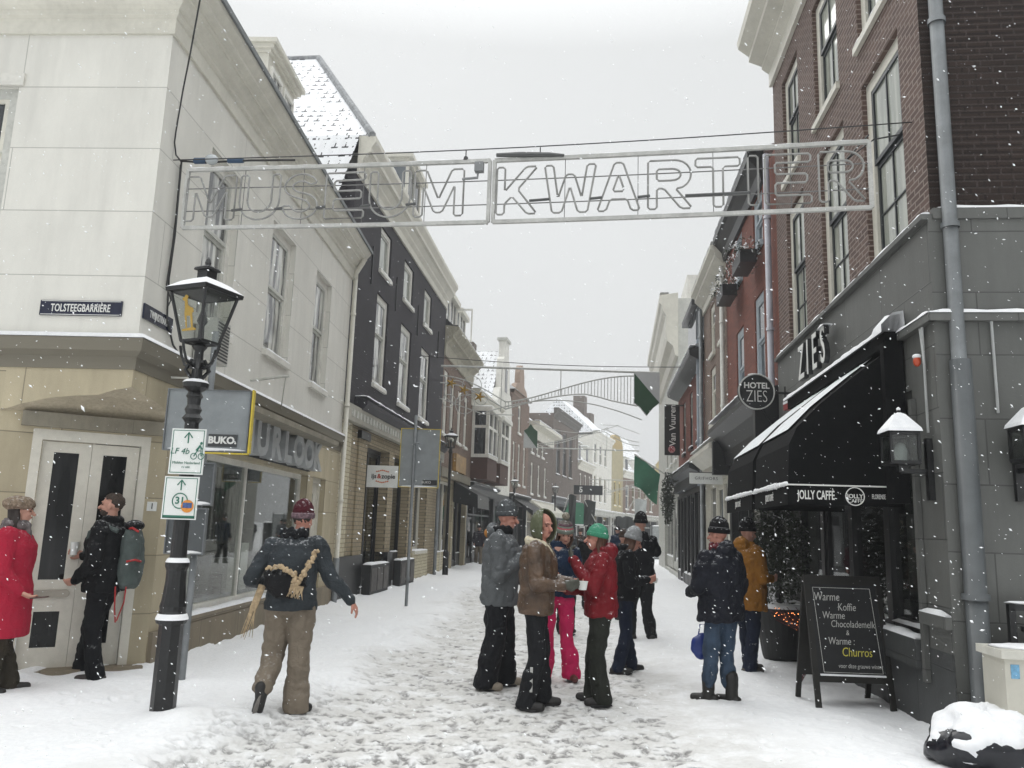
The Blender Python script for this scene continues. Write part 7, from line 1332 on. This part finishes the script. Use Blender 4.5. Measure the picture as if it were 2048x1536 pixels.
# --- woman in the red coat at the left edge
b10, hp, s = person('woman in long red coat and beige fur beret at the left edge, holding a phone', (-4.68, 7.85, 0), 18, 1.79,
 dict(eR=(.26, -.0, 1.12), wR=(.22, .16, .93), hR=((-.1, 1, -.5), (-.3, 0, .9), .5), eL=(-.25, .03, 1.12), wL=(-.2, .1, .95), kL=(-.09, .02, .48), kR=(.09, .02, .48), aL=(-.1, .1, .09), aR=(.1, -.04, .09), yaw=10, nod=0),
 dict(top=clothmat('crimson_wool', 'a3243a', .9, .08, 5, .15), legs=clothmat('olive_brown_trousers', '3a352c', .85), hair=plain('dark_brown_hair', '2a211c')), dict(hem=.52, hemr=1.25, coatname='coat', jw=1.2, scarf=clothmat('grey_plaid_scarf', '6d6666', .9, .5, 18), scarftail=1, hairs='long', hairl=.1, jfold=[('n', .008, .14, .25, 4), ('n', .003, .03, .03, 7)]))
m = M(); hm_ = Matrix.Rotation(.3, 3, 'X'); m.ell(hp(0, -.03, .075), (.13, .14, .075), 24, 16, noise=.12); m.build('beret', clothmat('beige_fur', '857565', .98, .35, 40, .3, fine=50), b10, smooth=True); m = M(); m.box(-.035, .035, 0, .14, 0, .01); ph = m.build('phone', plain('phone_brown', '4a2e28', .4), None); ph.location = W_(b10, (.19, .25, .87), s); ph.rotation_euler = (0.1, 0, -1.3); tag(ph, 'phone in a brown case held by the woman in the red coat', 'phone')
m = M(); m.tube([W_(b10, (-.18, .1, 1.45), s)-b10.location, W_(b10, (.0, -.16, 1.25), s)-b10.location, W_(b10, (.2, -.1, 1.0), s)-b10.location], .01, 6)
# --- people further away
def walker(label, x, y, psi, H, top, legs, hat=None, step=.12, armup=0, shoe=SHOE, **kw):
    J = dict(kL=(-.1, .08+step*.3, .49), aL=(-.1, step, .1), kR=(.1, .02, .49), aR=(.1, -step, .12), wR=(.22, .16, .98), wL=(-.22, .16, .98), hL=((0, .3, -1), (1, 0, 0), .5), hR=((0, .3, -1), (-1, 0, 0), .5), nod=-5)
    if armup: J.update(eR=(.3, .06, 1.25), wR=(.14, .2, 1.5), eL=(-.26, .06, 1.16), wL=(-.12, .26, 1.2), hR=((-.4, .2, .8), (-.5, .5, 0), .7))
    J.update(kw.get('J', {})); T = dict(hat=hat, hood=1 if not hat else 0, tw=1.08); T.update(kw.get('T', {}))
    return person(label, (x, y, 0), psi, H, J, dict(top=top, legs=legs, hair=plain('dark_brown_hair', '2a211c'), shoe=shoe), T, vox=.014, detail=False)[0]
BK = clothmat('black_wool_coat', '17181b'); DKW = clothmat('black_wool', '151517'); MRN = clothmat('maroon_coat', '4a1f2b', .85); GRYC = clothmat('grey_coat', '4a4d50'); NVY = clothmat('navy_fleece', '1d2c42'); BRN = clothmat('brown_coat', '3d3029')
walker('far walker in dark jacket and khaki trousers on the left pavement', -1.28, 37.5, -85, 1.76, clothmat('dark_plum_jacket', '2a2630'), clothmat('khaki_trousers', '6f655b'), DKW)
walker('large man in black jacket with raised hand behind the woman with grey beanie', 2.12, 13.0, 110, 1.92, BK, BLKT, DKW, armup=1)
walker('person in black standing behind the red jacket woman', 1.82, 18.0, 80, 1.74, BK, BLKT, DKW, step=.05)
walker('person in maroon coat behind the green beanie', 2.3, 21, 95, 1.74, MRN, BLKT, DKW); walker('person in dark coat left of the maroon coat', 1.65, 22.5, 85, 1.76, GRYC, BLKT, DKW); walker('dark haired person between green and grey beanies', 2.2, 15.6, 75, 1.66, BRN, BLKT, BRN)
walker('person in black beanie far down the middle of the street', 4.1, 30.5, 95, 1.84, NVY, BLKT, DKW); walker('person in grey coat walking beside the wrapped delivery cage', 8.0, 48, -95, 1.76, GRYC, JEAND, DKW)
walker('walker in brown coat near the second lamp', 3.2, 36, -90, 1.72, BRN, JEAND, BRN); walker('walker in black near the tiled roof house', 8.4, 60, 80, 1.78, BK, BLKT, DKW); walker('walker in navy beside the large green flag', 6.4, 44, -80, 1.74, NVY, BLKT, DKW); walker('small far walker in maroon in the middle of the street', 6.1, 52, 80, 1.72, MRN, BLKT, BRN)
walker('person in dark red half hidden by the green beanie', .98, 13.5, 70, 1.6, clothmat('dark_red_jacket', '6a1f26'), BLKT, DKW, step=.04); walker('far walker in black by the litter bin', 9.0, 46, 60, 1.74, BK, BLKT, DKW)
# ================================================================ FALLING SNOW
rs = np.random.RandomState(11); Nf = 7500; m = M(); fv = []; ff = []
for k in range(Nf):
    D = 1.6*math.exp(rs.rand()**.8*2.45); px = rs.uniform(-40, 2090); py = rs.uniform(-40, 1560); p = at(px, py, D)
    if p.z < .05: continue
    r = rs.uniform(.0011, .0031)*(1.5 if rs.rand() < .08 else 1); ax = Vector((.75+rs.normal()*.25, rs.normal()*.4, -.55+rs.normal()*.35)).normalized(); e = ax.cross(Vector((rs.normal(), rs.normal(), rs.normal()))).normalized(); g_ = ax.cross(e); L = rs.uniform(1.1, 2.4)
    o = len(fv); fv += [p+ax*r*L, p-ax*r*L*rs.uniform(.7, 1), p+e*r*rs.uniform(.6, 1), p-e*r*rs.uniform(.6, 1), p+g_*r*.6, p-g_*r*.6]; ff += [(o+a, o+b, o+c) for a, b, c in ((0, 2, 4), (0, 4, 3), (0, 3, 5), (0, 5, 2), (1, 4, 2), (1, 3, 4), (1, 5, 3), (1, 2, 5))]
m.add(fv, ff); fl = m.build('falling_snow', plain('snowflake', 'f2f4f6', .9, .02), None, smooth=True); fl['kind'] = 'stuff'; fl['label'] = 'wet snowflakes falling across the whole street'; fl['category'] = 'snow'
# ================================================================ HAZE
hz = M(); hz.box(-90, 110, -70, 950, -1.2, 24); ho = hz.build('haze', bpy.data.materials.new('snowy_air'), None); hm = ho.data.materials[0]; hm.use_nodes = True; nt = hm.node_tree; nt.nodes.clear(); o_ = N(nt, 'OutputMaterial'); v = N(nt, 'VolumePrincipled', Density=.0023); v.inputs['Color'].default_value = (.93, .95, .97, 1); v.inputs['Anisotropy'].default_value = .2; nt.links.new(v.outputs[0], o_.inputs['Volume']); ho['kind'] = 'stuff'; ho['label'] = 'pale snowy air over the whole street'
